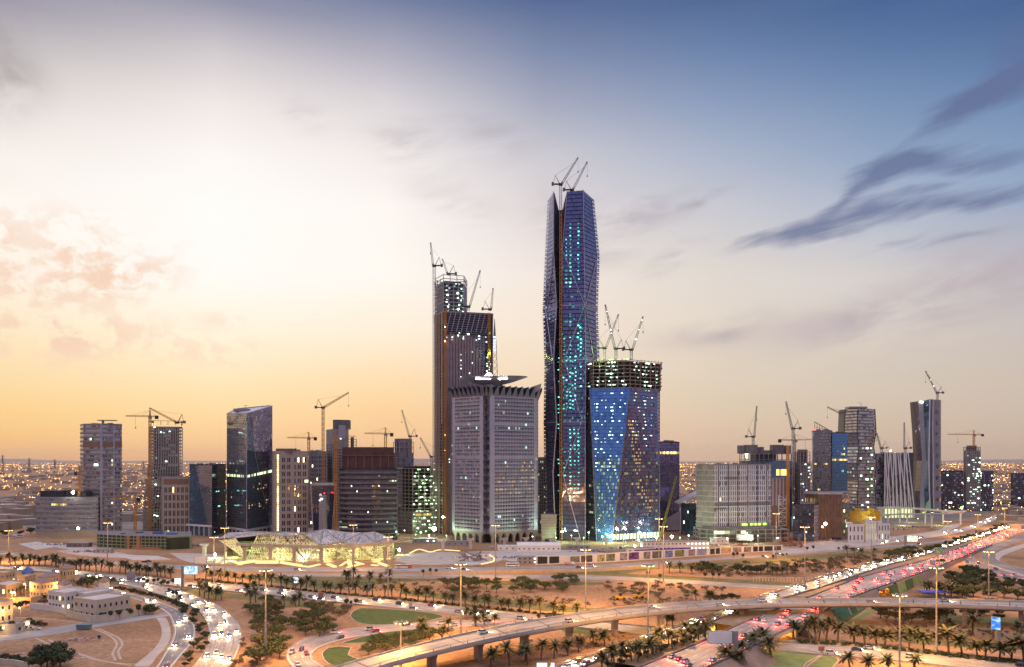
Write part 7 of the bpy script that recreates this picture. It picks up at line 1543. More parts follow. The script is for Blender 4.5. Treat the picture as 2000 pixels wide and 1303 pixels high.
for lb, chain, h0 in (('small white gabled loft with brown roof on the near white villa', [(112, 1172), (124, 1174), (140, 1169)], 13), ('small white gabled loft with brown roof at the far end of the white villa', [(193, 1166), (204, 1168), (214, 1164)], 12)):
    house('gabled_loft', lb, chain, 10, 0, WHV, hip=2.6, wins=())
house('white_annexe', 'low white annexe with parapet roof linking the compound villas', [(150, 1190), (168, 1194), (222, 1184)], 9.5, 0, WHV, wins=())
house('apricot_villa', 'large apricot villa with hipped brown roof lit by street lamps', [(58, 1167), (78, 1170), (112, 1166)], 10, 0, ORV, hip=2.2, wins=((3, 2), (5, 2)))
house('apricot_villa', 'tall apricot villa tower with hipped roof beside the freeway', [(116, 1146), (130, 1148), (147, 1144)], 13, 0, ORV, hip=2.6, wins=((2, 2), (3, 2)), litp=0)
house('apricot_villa', 'apricot villa with brown roof behind the large lamp-lit one', [(75, 1152), (90, 1154), (116, 1150)], 9, 0, ORV, hip=2.2, wins=((3, 2), (4, 2)))
house('apricot_villa', 'low apricot villa with flat pale roof at the left edge', [(-20, 1163), (12, 1167), (52, 1158)], 7, 0, ORV, wins=((4, 1), (5, 1)))
house('apricot_villa', 'pale apricot villa with rooftop box at the upper left edge', [(-16, 1141), (10, 1143), (30, 1138)], 8, 0, ORV, wins=((4, 2), (3, 2)))
house('apricot_villa', 'flat-roofed apricot villa beneath the blue tent roof', [(34, 1146), (48, 1148), (70, 1143)], 7, 0, ORV, wins=((3, 1), (4, 1)))
t, L = house('blue_tent', 'dark blue pyramid tent roof among the apricot villas', [(43, 1131), (54, 1132), (66, 1129)], 5, 0, BLUEP, BLUEP, hip=4, wins=(), cat='tent')
house('cream_villa', 'cream villa with a row of warm wall lamps at the left edge', [(-40, 1222), (-2, 1222), (25, 1217)], 12, 0, BEV, wins=((0, 0), (2, 2)), litp=0)
house('cream_garden_house', 'low cream garden house under a row of warm wall lamps', [(-20, 1243), (30, 1239), (59, 1231)], 4.5, 0, BEV, wins=((0, 0), (2, 1)), litp=0)
def boundary(lab, pts, h, m, name='boundary_wall'):
    P = [G(*p) for p in pts]; t = thing(name, lab, 'wall', P[0]); o = P[0]; mb = MB()
    for p, q in zip(P, P[1:]): mb.bar(p - o + Vector((0, 0, h / 2)), q - o + Vector((0, 0, h / 2)), .4, 0, h)
    mb.build('wall_panel', m, t); mb = MB()
    for p, q in zip(P, P[1:]): mb.bar(p - o + Vector((0, 0, h + .1)), q - o + Vector((0, 0, h + .1)), .6, 0, .25)
    mb.build('coping', m, t)
boundary('tan compound wall in front of the beige villa turning along the villa road', [(130, 1205), (186, 1217), (255, 1206), (296, 1198)], 3.6, BEV); boundary('pale compound wall beside the white villa', [(58, 1189), (95, 1193), (130, 1199)], 3.2, WHV); boundary('lamp-lit apricot garden wall at the left edge', [(-30, 1174), (20, 1180), (60, 1179), (92, 1172)], 3.6, ORV)
boundary('low tan garden wall at the bottom left corner', [(-20, 1296), (30, 1300), (56, 1306)], 2.2, BEV)
def street_lamp(px, ybase, h, lab, w=2500, m=None):
    t = thing('street_lamp', lab, 'street lamp', G(px, ybase), 0, 'street lamps among the villas'); mb = MB(); mb.tube((0, 0, 0), (0, 0, h), .14, .08, 8); mb.build('pole', POLE, t); mb = MB(); mb.bar((0, 0, h), (0, -1.2, h + .3), .14); mb.build('arm', POLE, t)
    mb = MB(); mb.ball((0, -1.2, h + .1), .42); mb.build('lamp_globe', m or SODA, t); lamp('street_light', (0, -1.6, h - .5), w, (1, .52, .14), t, .4)
for a in ((50, 1168, 9, 'street lamp standing among palms before the large apricot villa', 8500), (24, 1182, 8, 'street lamp over the apricot garden wall, first of a close pair', 8000), (30, 1183, 8, 'street lamp over the apricot garden wall, second of a close pair', 8000), (191, 1152, 9, 'street lamp in the orange-lit trees behind the compound', 7500), (165, 1205, 8.5, 'lamp against the side wall of the beige villa', 2600), (40, 1216, 8, 'street lamp in the empty plot by the cream villa', 1500), (8, 1222, 8, 'bright lamp before the cream villa wall', 4000), (120, 1166, 8, 'street lamp behind the white villa', 6000), (-4, 1150, 8, 'street lamp at the upper left edge villas', 6000)): street_lamp(*a)
for i in range(6):
    px, py = lerp(-4, 57, i / 5), lerp(1242.5, 1231, i / 5); t = thing('wall_lamp', 'warm round wall lamp on the cream garden house, %s from the left' % ordw(i + 1), 'wall lamp', G(px, py + 1) + Vector((0, 0, 3.9)), 0, 'wall lamps on the garden house'); mb = MB(); mb.ball((0, -.5, 0), .45); mb.build('globe', SODA, t); mb = MB(); mb.box(-.1, -.4, -.1, .1, .3, .1); mb.build('bracket', DARK, t); lamp('wall_light', (0, -1.1, 0), 420, (1, .7, .25), t, .3)
t = thing('skip_container', 'grey green rubbish skip standing on the edge of the villa road', 'skip', G(164, 1230)); mb = MB(); SK = mat('skip_paint', (.14, .22, .24), .7, var=.2); mb.prism([(-3.2, -1.2, .2), (3.2, -1.2, .2), (3.2, 1.2, .2), (-3.2, 1.2, .2)], [(-3.6, -1.4, 2.8), (3.6, -1.4, 2.8), (3.6, 1.4, 2.8), (-3.6, 1.4, 2.8)]); mb.build('body', SK, t); mb = MB()
for k in range(5): mb.box(-3 + k * 1.4, -1.5, .3, -2.8 + k * 1.4, -1.3, 2.7)
mb.build('rib', SK, t)
RUB = mat('brick_rubble', (.42, .22, .16), .9, var=.25); RUB2 = mat('pale_rubble', (.5, .4, .33), .9, var=.2)
junk('rubble_heap', 'heap of red brick rubble in the middle of the empty lot', 158, 1250, 17, 6, 130, [RUB, RUB2], 1.6); junk('rubble_heap', 'long heap of red brick rubble behind the dark tree at the bottom left', 80, 1283, 34, 12, 260, [RUB, RUB2], 1.6); junk('earth_heap', 'heap of dark spoil beside the headlamp highway', 1607, 1117, 14, 8, 30, [DIRT], 3); junk('earth_heap', 'low ridge of loose earth behind the flyover', 1340, 1174, 40, 8, 60, [DIRT], 2.5)
TRK = mat('wheel_track_dust', (.5, .38, .29), .95, var=.1)
for pts in ([(70, 1246), (105, 1262), (140, 1272), (185, 1288), (240, 1296), (290, 1298)], [(95, 1249), (130, 1268), (165, 1280), (205, 1292), (255, 1300)], [(182, 1228), (215, 1242), (228, 1258), (220, 1276), (226, 1290)], [(192, 1228), (228, 1244), (239, 1258), (231, 1272), (236, 1288)], [(30, 1206), (80, 1208), (140, 1214), (180, 1220)]):
    P = crom([G(*p) for p in pts], 2.5); mb = MB(); TZ = TZ + .004 if 'TZ' in globals() else .006
    for p, q in zip(P, P[1:]):
        d = (q - p).normalized(); n_ = Vector((-d.y, d.x, 0)) * .55; mb.poly([p - n_, q - n_, q + n_, p + n_]) if n_.length else None
    for i, f in enumerate(mb.f): pass
    mb.v = [(x, y, TZ) for x, y, z in mb.v]; fl = []
    for f in mb.f:
        a, b_, c = (Vector(mb.v[k]) for k in f[:3]); fl.append(f if (b_ - a).cross(c - a).z > 0 else tuple(reversed(f)))
    mb.f = fl; kind(mb.build('dirt_track', TRK), 'structure')
# blue canopy among the trees, fence, loaders
t = thing('blue_canopy', 'flat blue shade canopy under the dense trees', 'canopy', G(1840, 1166)); mb = MB(); mb.box(-14, -4, 3.2, 14, 4, 3.6); mb.build('shade_roof', mat('blue_canvas', (.03, .1, .5), .6, var=.1), t)
for k in range(6): mb = MB(); mb.box(-13.5 + k * 5.4, -3.8, 0, -13.2 + k * 5.4, -3.5, 3.2); mb.build('post', STEEL, t)
t = thing('screen_fence', 'short pale slatted fence at the end of the park lawn', 'fence', G(1536, 1136)); mb = MB()
for k in range(22): mb.box(-24 + k * 2.2, -.2, 0, -23.5 + k * 2.2, .2, 3.4 - k * .03)
mb.box(-24, -.1, 2.6, 24, .1, 2.9); mb.build('slats', CREAM, t)
for i, (px, py) in enumerate(((1213, 1172), (1248, 1169))):
    t = thing('wheel_loader', ('yellow loader standing left of the pair on open sand' if i == 0 else 'yellow loader with raised arm, right of the pair on open sand'), 'loader', G(px, py), R(20 * i)); mb = MB(); mb.box(-3.6, -1.3, 1, .6, 1.3, 2.6); mb.box(.6, -1.0, .9, 2.6, 1.0, 1.9); mb.build('chassis', YELLOW, t); mb = MB(); mb.box(-1.4, -1.0, 2.6, .5, 1.0, 4.2); mb.build('cab', GL_DARK, t); mb = MB(); mb.bar((.4, 0, 2.2), (5.0, 0, 1.8 + 2 * i), .6); mb.build('lift_arm', YELLOW, t); mb = MB(); z = 1.2 + 2 * i; mb.prism([(5, -1.5, z - .8), (6.6, -1.5, z - .8), (6.6, 1.5, z - .8), (5, 1.5, z - .8)], [(4.8, -1.5, z + .8), (6.9, -1.5, z - .5), (6.9, 1.5, z - .5), (4.8, 1.5, z + .8)]); mb.build('bucket', STEEL, t)
    for wx in (-2.4, 1.7):
        for wy in (-1.7, 1.1): mb = MB(); mb.tube((wx, wy, .9), (wx, wy + .6, .9), .9, .9, 12); mb.build('wheel', RUBBER, t)

# ================================================================ vegetation
BARK = mat('palm_trunk', (.16, .11, .075), .95, var=.3, scale=2); BARKA = mat('acacia_bark', (.13, .09, .065), .95, var=.3, scale=2)
def leafm(name, col): return mat(name, col, .65, 0, var=.35, scale=.55, spec=.3)
PALM = leafm('palm_frond', (.075, .085, .03)); PALM2 = leafm('dusty_palm_frond', (.125, .105, .045)); ACA = leafm('acacia_leaf', (.06, .075, .022)); ACA2 = leafm('olive_leaf', (.1, .1, .035)); SCRUB = leafm('dry_scrub_leaf', (.15, .12, .07)); HEDG = leafm('hedge_leaf', (.04, .055, .022))
def palm_proto(seed, h, fr, droop, leaf, label):
    r_ = random.Random(seed); t = thing('date_palm', label, 'palm tree'); mb = MB(); n = 6; px_, py_ = r_.uniform(-.8, .8), r_.uniform(-.8, .8)
    for k in range(n): mb.tube((px_ * (k / n) ** 2, py_ * (k / n) ** 2, h * k / n - (.2 if k == 0 else 0)), (px_ * ((k + 1) / n) ** 2, py_ * ((k + 1) / n) ** 2, h * (k + 1) / n), .34 + .05 * (k == 0), .30 + .04 * (k == n - 1), 7, caps=False)
    mb.build('trunk', BARK, t); mb = MB(); c = Vector((px_, py_, h))
    for i in range(fr):
        a = i * 2.399 + r_.uniform(-.2, .2); e = lerp(1.15, -.35, (i / fr) ** .9) + r_.uniform(-.12, .12); L = r_.uniform(3.6, 4.7); d = Vector((math.cos(a), math.sin(a), 0)); side = Vector((-d.y, d.x, 0)); p = c.copy(); seg = 6; el = e; pts = [p.copy()]
        for s in range(seg): p = p + (d * math.cos(el) + Vector((0, 0, math.sin(el)))) * (L / seg); el -= droop * (.6 + .5 * s / seg); pts.append(p.copy())
        for s in range(seg):
            p0, p1 = pts[s], pts[s + 1]; t0, t1 = s / seg, (s + 1) / seg; ax = (p1 - p0).normalized(); upv = side.cross(ax)
            for sg in (-1, 1):
                for u in (.15, .5, .85):
                    b_ = lerp(p0, p1, u); w = .95 * math.sin(math.pi * min(.97, (s + u) / seg * .8 + .18)); tip = b_ + side * sg * w * .8 + ax * w * .55 - upv * (w * .12) - Vector((0, 0, w * .25)); wd = ax * .22
                    mb.poly([b_ - wd, b_ + wd, tip])
            mb.poly([p0 - side * .05, p0 + side * .05, p1 + side * .03, p1 - side * .03])
    mb.build('crown', leaf, t); return t
def clump(mb, r_, c, rad, n, sz, flat=.7, mi=0):
    for _ in range(n):
        while True:
            p = Vector((r_.uniform(-1, 1), r_.uniform(-1, 1), r_.uniform(-1, 1)))
            if p.length <= 1 and p.length > .35: break
        q = c + Vector((p.x * rad, p.y * rad, p.z * rad * flat)); nn = (p + Vector((r_.uniform(-.8, .8), r_.uniform(-.8, .8), r_.uniform(-.3, .9)))).normalized(); a = nn.orthogonal().normalized(); b_ = nn.cross(a); th = r_.uniform(0, 6.28); a, b_ = a * math.cos(th) + b_ * math.sin(th), b_ * math.cos(th) - a * math.sin(th); s = sz * r_.uniform(.6, 1.3)
        mb.poly([q - a * s, q + b_ * s * .5, q + a * s, q - b_ * s * .5], mi)
def tree_proto(seed, name, label, cat, h, spread, leaf, nclump=11, nleaf=70, trunk=True, flat=.55, sz=.42, low=.55):
    r_ = random.Random(seed); t = thing(name, label, cat); mbt, mb = MB(), MB(); z0 = h * low * .62
    if trunk: mbt.tube((0, 0, -.2), (.1, .05, z0), .3, .2, 7, caps=False)
    for i in range(nclump):
        a = i * 2.4 + r_.uniform(-.4, .4); rr = spread * math.sqrt((i + .3) / nclump) * r_.uniform(.75, 1.1); z = h * (low + (1 - low) * r_.uniform(.15, .85) * (1 - .45 * (rr / spread) ** 2)); c = Vector((rr * math.cos(a), rr * math.sin(a), z)); rad = spread * r_.uniform(.3, .46)
        clump(mb, r_, c, rad, nleaf, sz, flat)
        if trunk: mbt.tube((.1, .05, z0 * .95), c - Vector((0, 0, rad * .3)), .15, .05, 5, caps=False)
    if not trunk:
        for k in range(5): a = k * 1.3; mbt.tube((0, 0, -.1), (spread * .5 * math.cos(a), spread * .5 * math.sin(a), h * .5), .08, .04, 5, caps=False)
    mbt.build('trunk' if trunk else 'stem', BARKA, t); mb.build('crown', leaf, t); return t
def ball_proto(seed, name, label, cat, h, rad, leaf, stem):
    r_ = random.Random(seed); t = thing(name, label, cat); mb = MB(); mb.tube((0, 0, -.1), (0, 0, h - rad), .14, .1, 6, caps=False); mb.build('trunk', BARKA, t); mb = MB()
    for k in range(5): clump(mb, r_, Vector((r_.uniform(-.3, .3) * rad, r_.uniform(-.3, .3) * rad, h - rad * .4 + r_.uniform(-.2, .25) * rad)), rad * .8, 90, .32, 1.0)
    mb.build('crown', leaf, t); return t
HIDE = (0, -500, -50)
PROTO = {'p': [palm_proto(1, 4.9, 34, .17, PALM, 'x'), palm_proto(2, 6.2, 30, .2, PALM2, 'x'), palm_proto(3, 4.2, 36, .15, PALM2, 'x'), palm_proto(7, 5.6, 26, .22, PALM, 'x')], 'a': [tree_proto(4, 'acacia_tree', 'x', 'tree', 6.2, 4.4, ACA), tree_proto(5, 'acacia_tree', 'x', 'tree', 7.0, 3.9, ACA2, 12), tree_proto(6, 'acacia_tree', 'x', 'tree', 5.2, 4.8, ACA, 13, low=.5)],
         's': [tree_proto(8, 'scrub_bush', 'x', 'bush', 2.6, 2.3, SCRUB, 8, 45, False, .7, .3, .3), tree_proto(9, 'scrub_bush', 'x', 'bush', 3.2, 2.0, SCRUB, 7, 40, False, .8, .3, .25)], 'd': [tree_proto(10, 'leafy_tree', 'x', 'tree', 7.5, 3.6, HEDG, 12, 95, True, .8, .45, .4), tree_proto(12, 'leafy_tree', 'x', 'tree', 6.5, 3.8, ACA, 12, 95, True, .75, .45, .38)],
         'b': [ball_proto(13, 'clipped_tree', 'x', 'tree', 3.6, 1.5, HEDG, 1), ball_proto(14, 'clipped_tree', 'x', 'tree', 4.2, 1.35, HEDG, 1)], 'h': [tree_proto(15, 'low_shrub', 'x', 'shrub', 1.5, 1.7, HEDG, 7, 60, False, .8, .28, .25), tree_proto(16, 'low_shrub', 'x', 'shrub', 1.9, 1.5, ACA, 7, 60, False, .9, .28, .2)]}
ALLV = []
USED = set()
def plant(kindk, spots, where, scale=(.78, 1.25), grp=None, z=None):
    """spots are world points; labels count from the left as seen in the photograph"""
    nm = {'p': 'date palm', 'a': 'acacia', 's': 'dry scrub bush', 'd': 'leafy tree', 'b': 'clipped round tree', 'h': 'low shrub'}[kindk]
    spots = sorted(spots, key=lambda p: p.x / p.y)
    for i, p in enumerate(spots):
        pr = rnd.choice(PROTO[kindk]); lab = '%s %s, %s from the left' % (nm, where, ordw(i + 1)) if len(spots) > 1 else '%s %s' % (nm, where)
        k = rnd.uniform(*scale); g = grp or nm + 's ' + where
        if pr.name not in USED:
            USED.add(pr.name); pr.location = p; pr.rotation_euler = (0, 0, rnd.uniform(0, 6.28)); pr.scale = (k,) * 3; pr['label'] = lab; pr['group'] = g[:60]; continue
        dup(pr, p, rnd.uniform(0, 6.28), k, lab, g[:60])
def along(pts, n, jit=.6, z=0.0):
    P = resample(crom([G(*p, z) for p in pts], 4), n); jit *= 1.9; return [p + Vector((rnd.uniform(-jit, jit), rnd.uniform(-jit, jit) * .6, 0)) for p in P]
def at(lst, z=0.0): return [G(a, b, z) for a, b in lst]
def inside(poly, n, gap=4.0):
    P = [G(*p) for p in poly]; x0, x1, y0, y1 = min(p.x for p in P), max(p.x for p in P), min(p.y for p in P), max(p.y for p in P); out = []; tries = 0
    while len(out) < n and tries < 4000:
        tries += 1; q = Vector((rnd.uniform(x0, x1), rnd.uniform(y0, y1), 0)); c = False
        for a, b_ in zip(P, P[1:] + P[:1]):
            if (a.y > q.y) != (b_.y > q.y) and q.x < (b_.x - a.x) * (q.y - a.y) / (b_.y - a.y) + a.x: c = not c
        if c and all((q - o).length > gap for o in out): out.append(q)
    return out
plant('p', along([(4, 1103), (60, 1104), (100, 1106), (128, 1111), (180, 1116), (226, 1119), (280, 1124), (336, 1129)], 34, .8), 'in the row between freeway and terraces', (1.0, 1.35))
plant('p', along([(385, 1132), (447, 1138), (538, 1147), (603, 1154), (643, 1158), (740, 1166), (794, 1172), (920, 1184), (987, 1191), (1043, 1197), (1122, 1204)], 46, .9), 'in the long row on the freeway verge', (.95, 1.3))
plant('h', along([(385, 1134.5), (538, 1149), (643, 1160), (794, 1174.5), (920, 1186), (1043, 1199), (1125, 1206)], 60, .5), 'in the low hedge under the verge palms', (.8, 1.2))
plant('p', at([(390, 1164), (399, 1167), (407, 1170), (421, 1173), (426, 1163), (433, 1170)]), 'in the clump inside the freeway bend')
plant('p', at([(489, 1179), (499, 1177), (528, 1184), (556, 1185), (577, 1184), (584, 1184), (482, 1161), (494, 1158)]), 'scattered above the acacia grove')
plant('p', at([(676, 1135), (682, 1137), (690, 1130), (700, 1139), (721, 1139), (743, 1137), (757, 1134)]), 'in the group on sand before the station')
plant('p', at([(875, 1234), (823, 1235), (830, 1246), (864, 1250), (929, 1224), (946, 1223), (965, 1221), (911, 1212), (925, 1206)]), 'beside the loop road near the white car')
plant('p', at([(958, 1302), (995, 1300), (1030, 1299), (1026, 1292), (1057, 1290), (1082, 1286), (1109, 1280), (1130, 1273), (1159, 1267), (1181, 1263)]), 'in the row on orange sand under the flyover', (1.0, 1.25))
plant('p', along([(1190, 1300), (1250, 1281), (1300, 1264), (1350, 1249), (1388, 1238)], 15, 1.2, EZ), 'in the planted median, outer row', (.85, 1.15))
plant('p', along([(1185, 1308), (1240, 1290), (1300, 1270), (1345, 1256), (1380, 1245)], 13, 1.2, EZ), 'in the planted median, inner row', (.8, 1.1))
plant('d', along([(1195, 1303), (1280, 1275), (1370, 1245)], 12, 1.0, EZ), 'between the median palms', (.3, .45))
plant('p', at([(1416, 1300), (1432, 1302), (1447, 1292), (1457, 1284), (1472, 1278), (1479, 1268), (1490, 1264), (1503, 1282), (1507, 1292), (1412, 1310), (1440, 1311)]), 'on the pale lawn beside the blank billboard', (1.05, 1.35))
plant('p', along([(1575, 1253), (1622, 1254), (1652, 1257), (1703, 1261), (1760, 1267), (1814, 1274), (1866, 1280), (1928, 1287), (1990, 1293), (2030, 1300)], 20, .8), 'in the row behind the lowest road', (1.2, 1.5))
plant('h', along([(1560, 1256), (1703, 1265), (1814, 1277), (1928, 1290), (2010, 1299)], 30, .6), 'under the palms of the lowest road', (.8, 1.2))
plant('p', at([(1549, 1247), (1858, 1242), (1900, 1242), (1939, 1245), (1986, 1247), (1810, 1160), (1815, 1158), (1833, 1162), (1845, 1163), (1858, 1168), (1600, 1253)]), 'scattered among the flyover piers and blue canopy', (1.1, 1.4))
plant('p', at([(1697, 1312), (1737, 1313), (1787, 1313), (1660, 1316)]), 'at the bottom edge below the lowest road', (1.0, 1.2))
plant('p', at([(1307, 1119), (1328, 1119), (1351, 1121), (1500, 1120), (1509, 1123), (1517, 1123), (1528, 1123), (1537, 1121), (1553, 1121), (1655, 1085), (1669, 1087), (1683, 1085), (1706, 1086), (1360, 1178), (1384, 1178), (1388, 1177), (1314, 1224), (1302, 1222)]), 'scattered on the sand before the hoarding')
plant('b', at([(1433, 1090), (1440, 1090), (1451, 1091), (1510, 1092), (1529, 1090), (1537, 1089), (1576, 1079), (1589, 1077), (1638, 1076), (1648, 1076), (827, 1126), (841, 1123), (852, 1121), (1377, 1130), (1392, 1133), (1404, 1131), (1289, 1132), (1265, 1130)]), 'along the frontage and park roads')
plant('b', at([(908, 1208), (920, 1209), (928, 1206), (938, 1208), (943, 1205), (953, 1208), (930, 1222), (677, 1185), (686, 1186), (695, 1183), (1053, 1217), (1067, 1216), (1083, 1214), (1700, 1240), (1791, 1238), (1836, 1239), (1850, 1241)]), 'near the loop road, long lawn and pier bases')
plant('b', at([(200, 1213), (217, 1212), (234, 1210), (254, 1206), (271, 1203), (285, 1201), (3, 1241), (22, 1238), (33, 1236), (43, 1234)]), 'beside the villa walls', (1.0, 1.4))
plant('d', at([(299, 1200), (37, 1190), (51, 1186), (292, 1192)]), 'at the corners of the villa compound', (.6, .8))
plant('d', at([(170, 1148), (178, 1143), (196, 1142), (205, 1146), (212, 1148), (160, 1150)]), 'in the lamp-lit clump behind the compound', (.9, 1.2))
plant('p', at([(12, 1160), (20, 1160), (30, 1161), (40, 1162), (72, 1164), (98, 1164), (120, 1158), (130, 1160), (45, 1165), (88, 1183)]), 'before the apricot villas', (.7, .95))
plant('d', at([(92, 1303), (106, 1299), (118, 1304), (80, 1309), (104, 1312)]), 'in the dark clump at the bottom left', (1.25, 1.55))
plant('h', along([(8, 1285), (30, 1288), (56, 1296)], 8, .3), 'in the hedge at the bottom left corner', (1.0, 1.3)); plant('h', along([(0, 1176), (20, 1180)], 4, .3), 'against the apricot garden wall', (1.2, 1.6)); plant('h', at([(52, 1216), (60, 1219), (72, 1221), (84, 1222)]), 'in the empty plot by the cream villa', (1.1, 1.6))
plant('a', inside([(488, 1186), (552, 1182), (545, 1200), (560, 1225), (525, 1240), (492, 1232)], 16, 5), 'in the upper grove inside the freeway bend'); plant('a', inside([(500, 1240), (545, 1240), (548, 1292), (498, 1302)], 12, 5), 'in the lower grove inside the freeway bend'); plant('a', inside([(565, 1200), (620, 1195), (648, 1232), (632, 1244), (585, 1244)], 13, 5), 'in the grove before the long lawn')
plant('a', inside([(722, 1262), (770, 1249), (830, 1242), (880, 1246), (800, 1268), (735, 1284), (712, 1282)], 18, 4), 'inside the loop road', (.7, .95)); plant('a', inside([(852, 1145), (920, 1136), (1040, 1138), (1046, 1158), (960, 1164), (872, 1160)], 24, 6), 'in the belt of trees before the studded tower', (.75, 1.1)); plant('a', inside([(1062, 1146), (1110, 1148), (1112, 1166), (1065, 1164)], 6, 5), 'on the sand under the tallest tower', (.7, 1.0)); plant('a', inside([(1075, 1132), (1130, 1132), (1125, 1142), (1080, 1142)], 6, 5), 'by the park lawn before the tallest tower', (.7, 1.0))
plant('d', at([(1370, 1119), (1380, 1117), (1392, 1116), (1402, 1119), (1440, 1120), (1455, 1121), (1466, 1122), (1478, 1122), (1486, 1120), (1360, 1112), (1376, 1108)]), 'in the dark trees by the park lawn', (.9, 1.2)); plant('d', along([(1397, 1176), (1442, 1172)], 7, 1.0), 'in the dark hedge by the flyover', (.5, .75))
plant('s', inside([(1180, 1140), (1330, 1142), (1420, 1152), (1380, 1166), (1250, 1168), (1190, 1160)], 34, 6), 'on the open sand before the flyover', (.8, 1.6)); plant('s', inside([(1560, 1100), (1680, 1086), (1720, 1092), (1650, 1112), (1580, 1120)], 26, 7), 'on the sand beside the headlamp highway', (1.2, 2.4)); plant('s', inside([(640, 1178), (700, 1188), (660, 1206), (640, 1196)], 10, 3), 'left of the long lawn', (1.0, 1.6)); plant('s', inside([(1330, 1104), (1560, 1095), (1560, 1118), (1400, 1124)], 22, 9), 'among the trees before the hoarding', (.8, 1.6))
plant('d', inside([(1830, 1130), (1900, 1118), (2000, 1148), (2040, 1165), (2000, 1176), (1880, 1172), (1850, 1158)], 34, 6), 'in the dense wood beside the exit ramp', (.9, 1.25)); plant('a', inside([(1715, 1196), (1790, 1192), (1865, 1196), (1850, 1216), (1760, 1222), (1716, 1220)], 20, 5), 'in the wood under the flyover', (.8, 1.1)); plant('d', inside([(1880, 1192), (1960, 1196), (1950, 1216), (1890, 1214)], 9, 5), 'behind the lit banner board', (.7, 1.0))
plant('d', along([(1640, 1131), (1680, 1118), (1720, 1105), (1780, 1088), (1850, 1066), (1920, 1043), (1960, 1029)], 34, 1.5, 2.0), 'in the belt between the two highways', (.55, 1.0)); plant('a', inside([(1735, 1082), (1790, 1076), (1800, 1092), (1770, 1100), (1735, 1098)], 11, 6), 'beside the lit landscape billboard', (.9, 1.2)); plant('d', at([(1838, 1104)]), 'glowing orange under a lamp beside the red-lit highway', (.9, 1.0))
plant('h', along([(230, 1150), (268, 1158), (310, 1168), (352, 1184), (360, 1196)], 26, .8), 'in the hedge between service road and ramp', (1.0, 1.5)); plant('d', along([(362, 1190), (385, 1210), (396, 1235), (392, 1262), (375, 1290), (352, 1304)], 22, 2.0), 'in the strip between service road and ramp', (.35, .6)); plant('b', at([(270, 1141), (280, 1139), (288, 1143), (300, 1144), (308, 1142), (315, 1147), (320, 1144), (328, 1146), (338, 1143), (330, 1161), (338, 1166), (345, 1170), (352, 1173)]), 'beside the start of the bending ramp', (.8, 1.1))
plant('d', at([(28, 1002), (44, 1000), (58, 998), (12, 1048), (40, 1046), (60, 1044), (75, 1042), (-5, 1046)]), 'on the plain left of the low banded block', (.9, 1.4))
for poly, n, w, sc in (([(800, 1144), (870, 1150), (1000, 1166), (1110, 1172), (1160, 1182), (1120, 1184), (980, 1172), (850, 1156)], 40, 'on the strip behind the verge palms', (.5, 1.1)), ([(1180, 1168), (1300, 1170), (1420, 1168), (1440, 1172), (1300, 1180), (1190, 1186)], 26, 'on the earth just behind the flyover', (.5, 1.1)), ([(1330, 1112), (1540, 1104), (1640, 1092), (1600, 1118), (1420, 1128)], 40, 'on the sand below the frontage road', (.6, 1.4)), ([(470, 1240), (500, 1300), (470, 1320), (440, 1310), (474, 1270)], 14, 'on the outer shoulder of the bending ramp', (.5, .9)), ([(560, 1168), (660, 1180), (650, 1192), (570, 1182)], 18, 'on the slope above the upper grove', (.5, .9)), ([(1690, 1216), (1850, 1226), (2000, 1230), (2000, 1246), (1850, 1240), (1700, 1230)], 36, 'on the earth among the flyover piers', (.5, 1.0)), ([(960, 1258), (1100, 1246), (1250, 1240), (1230, 1256), (1080, 1272), (980, 1284)], 26, 'on orange sand below the flyover', (.3, .7)), ([(480, 1126), (700, 1130), (880, 1134), (880, 1142), (700, 1142), (560, 1134)], 34, 'on the dry lawn before the station', (.4, .9))):
    plant('s', inside(poly, n, 2.5), w, sc)
for k_, l_ in PROTO.items():
    for p_ in l_:
        if p_.name not in USED:
            for c_ in list(p_.children): bpy.data.objects.remove(c_)
            bpy.data.objects.remove(p_)

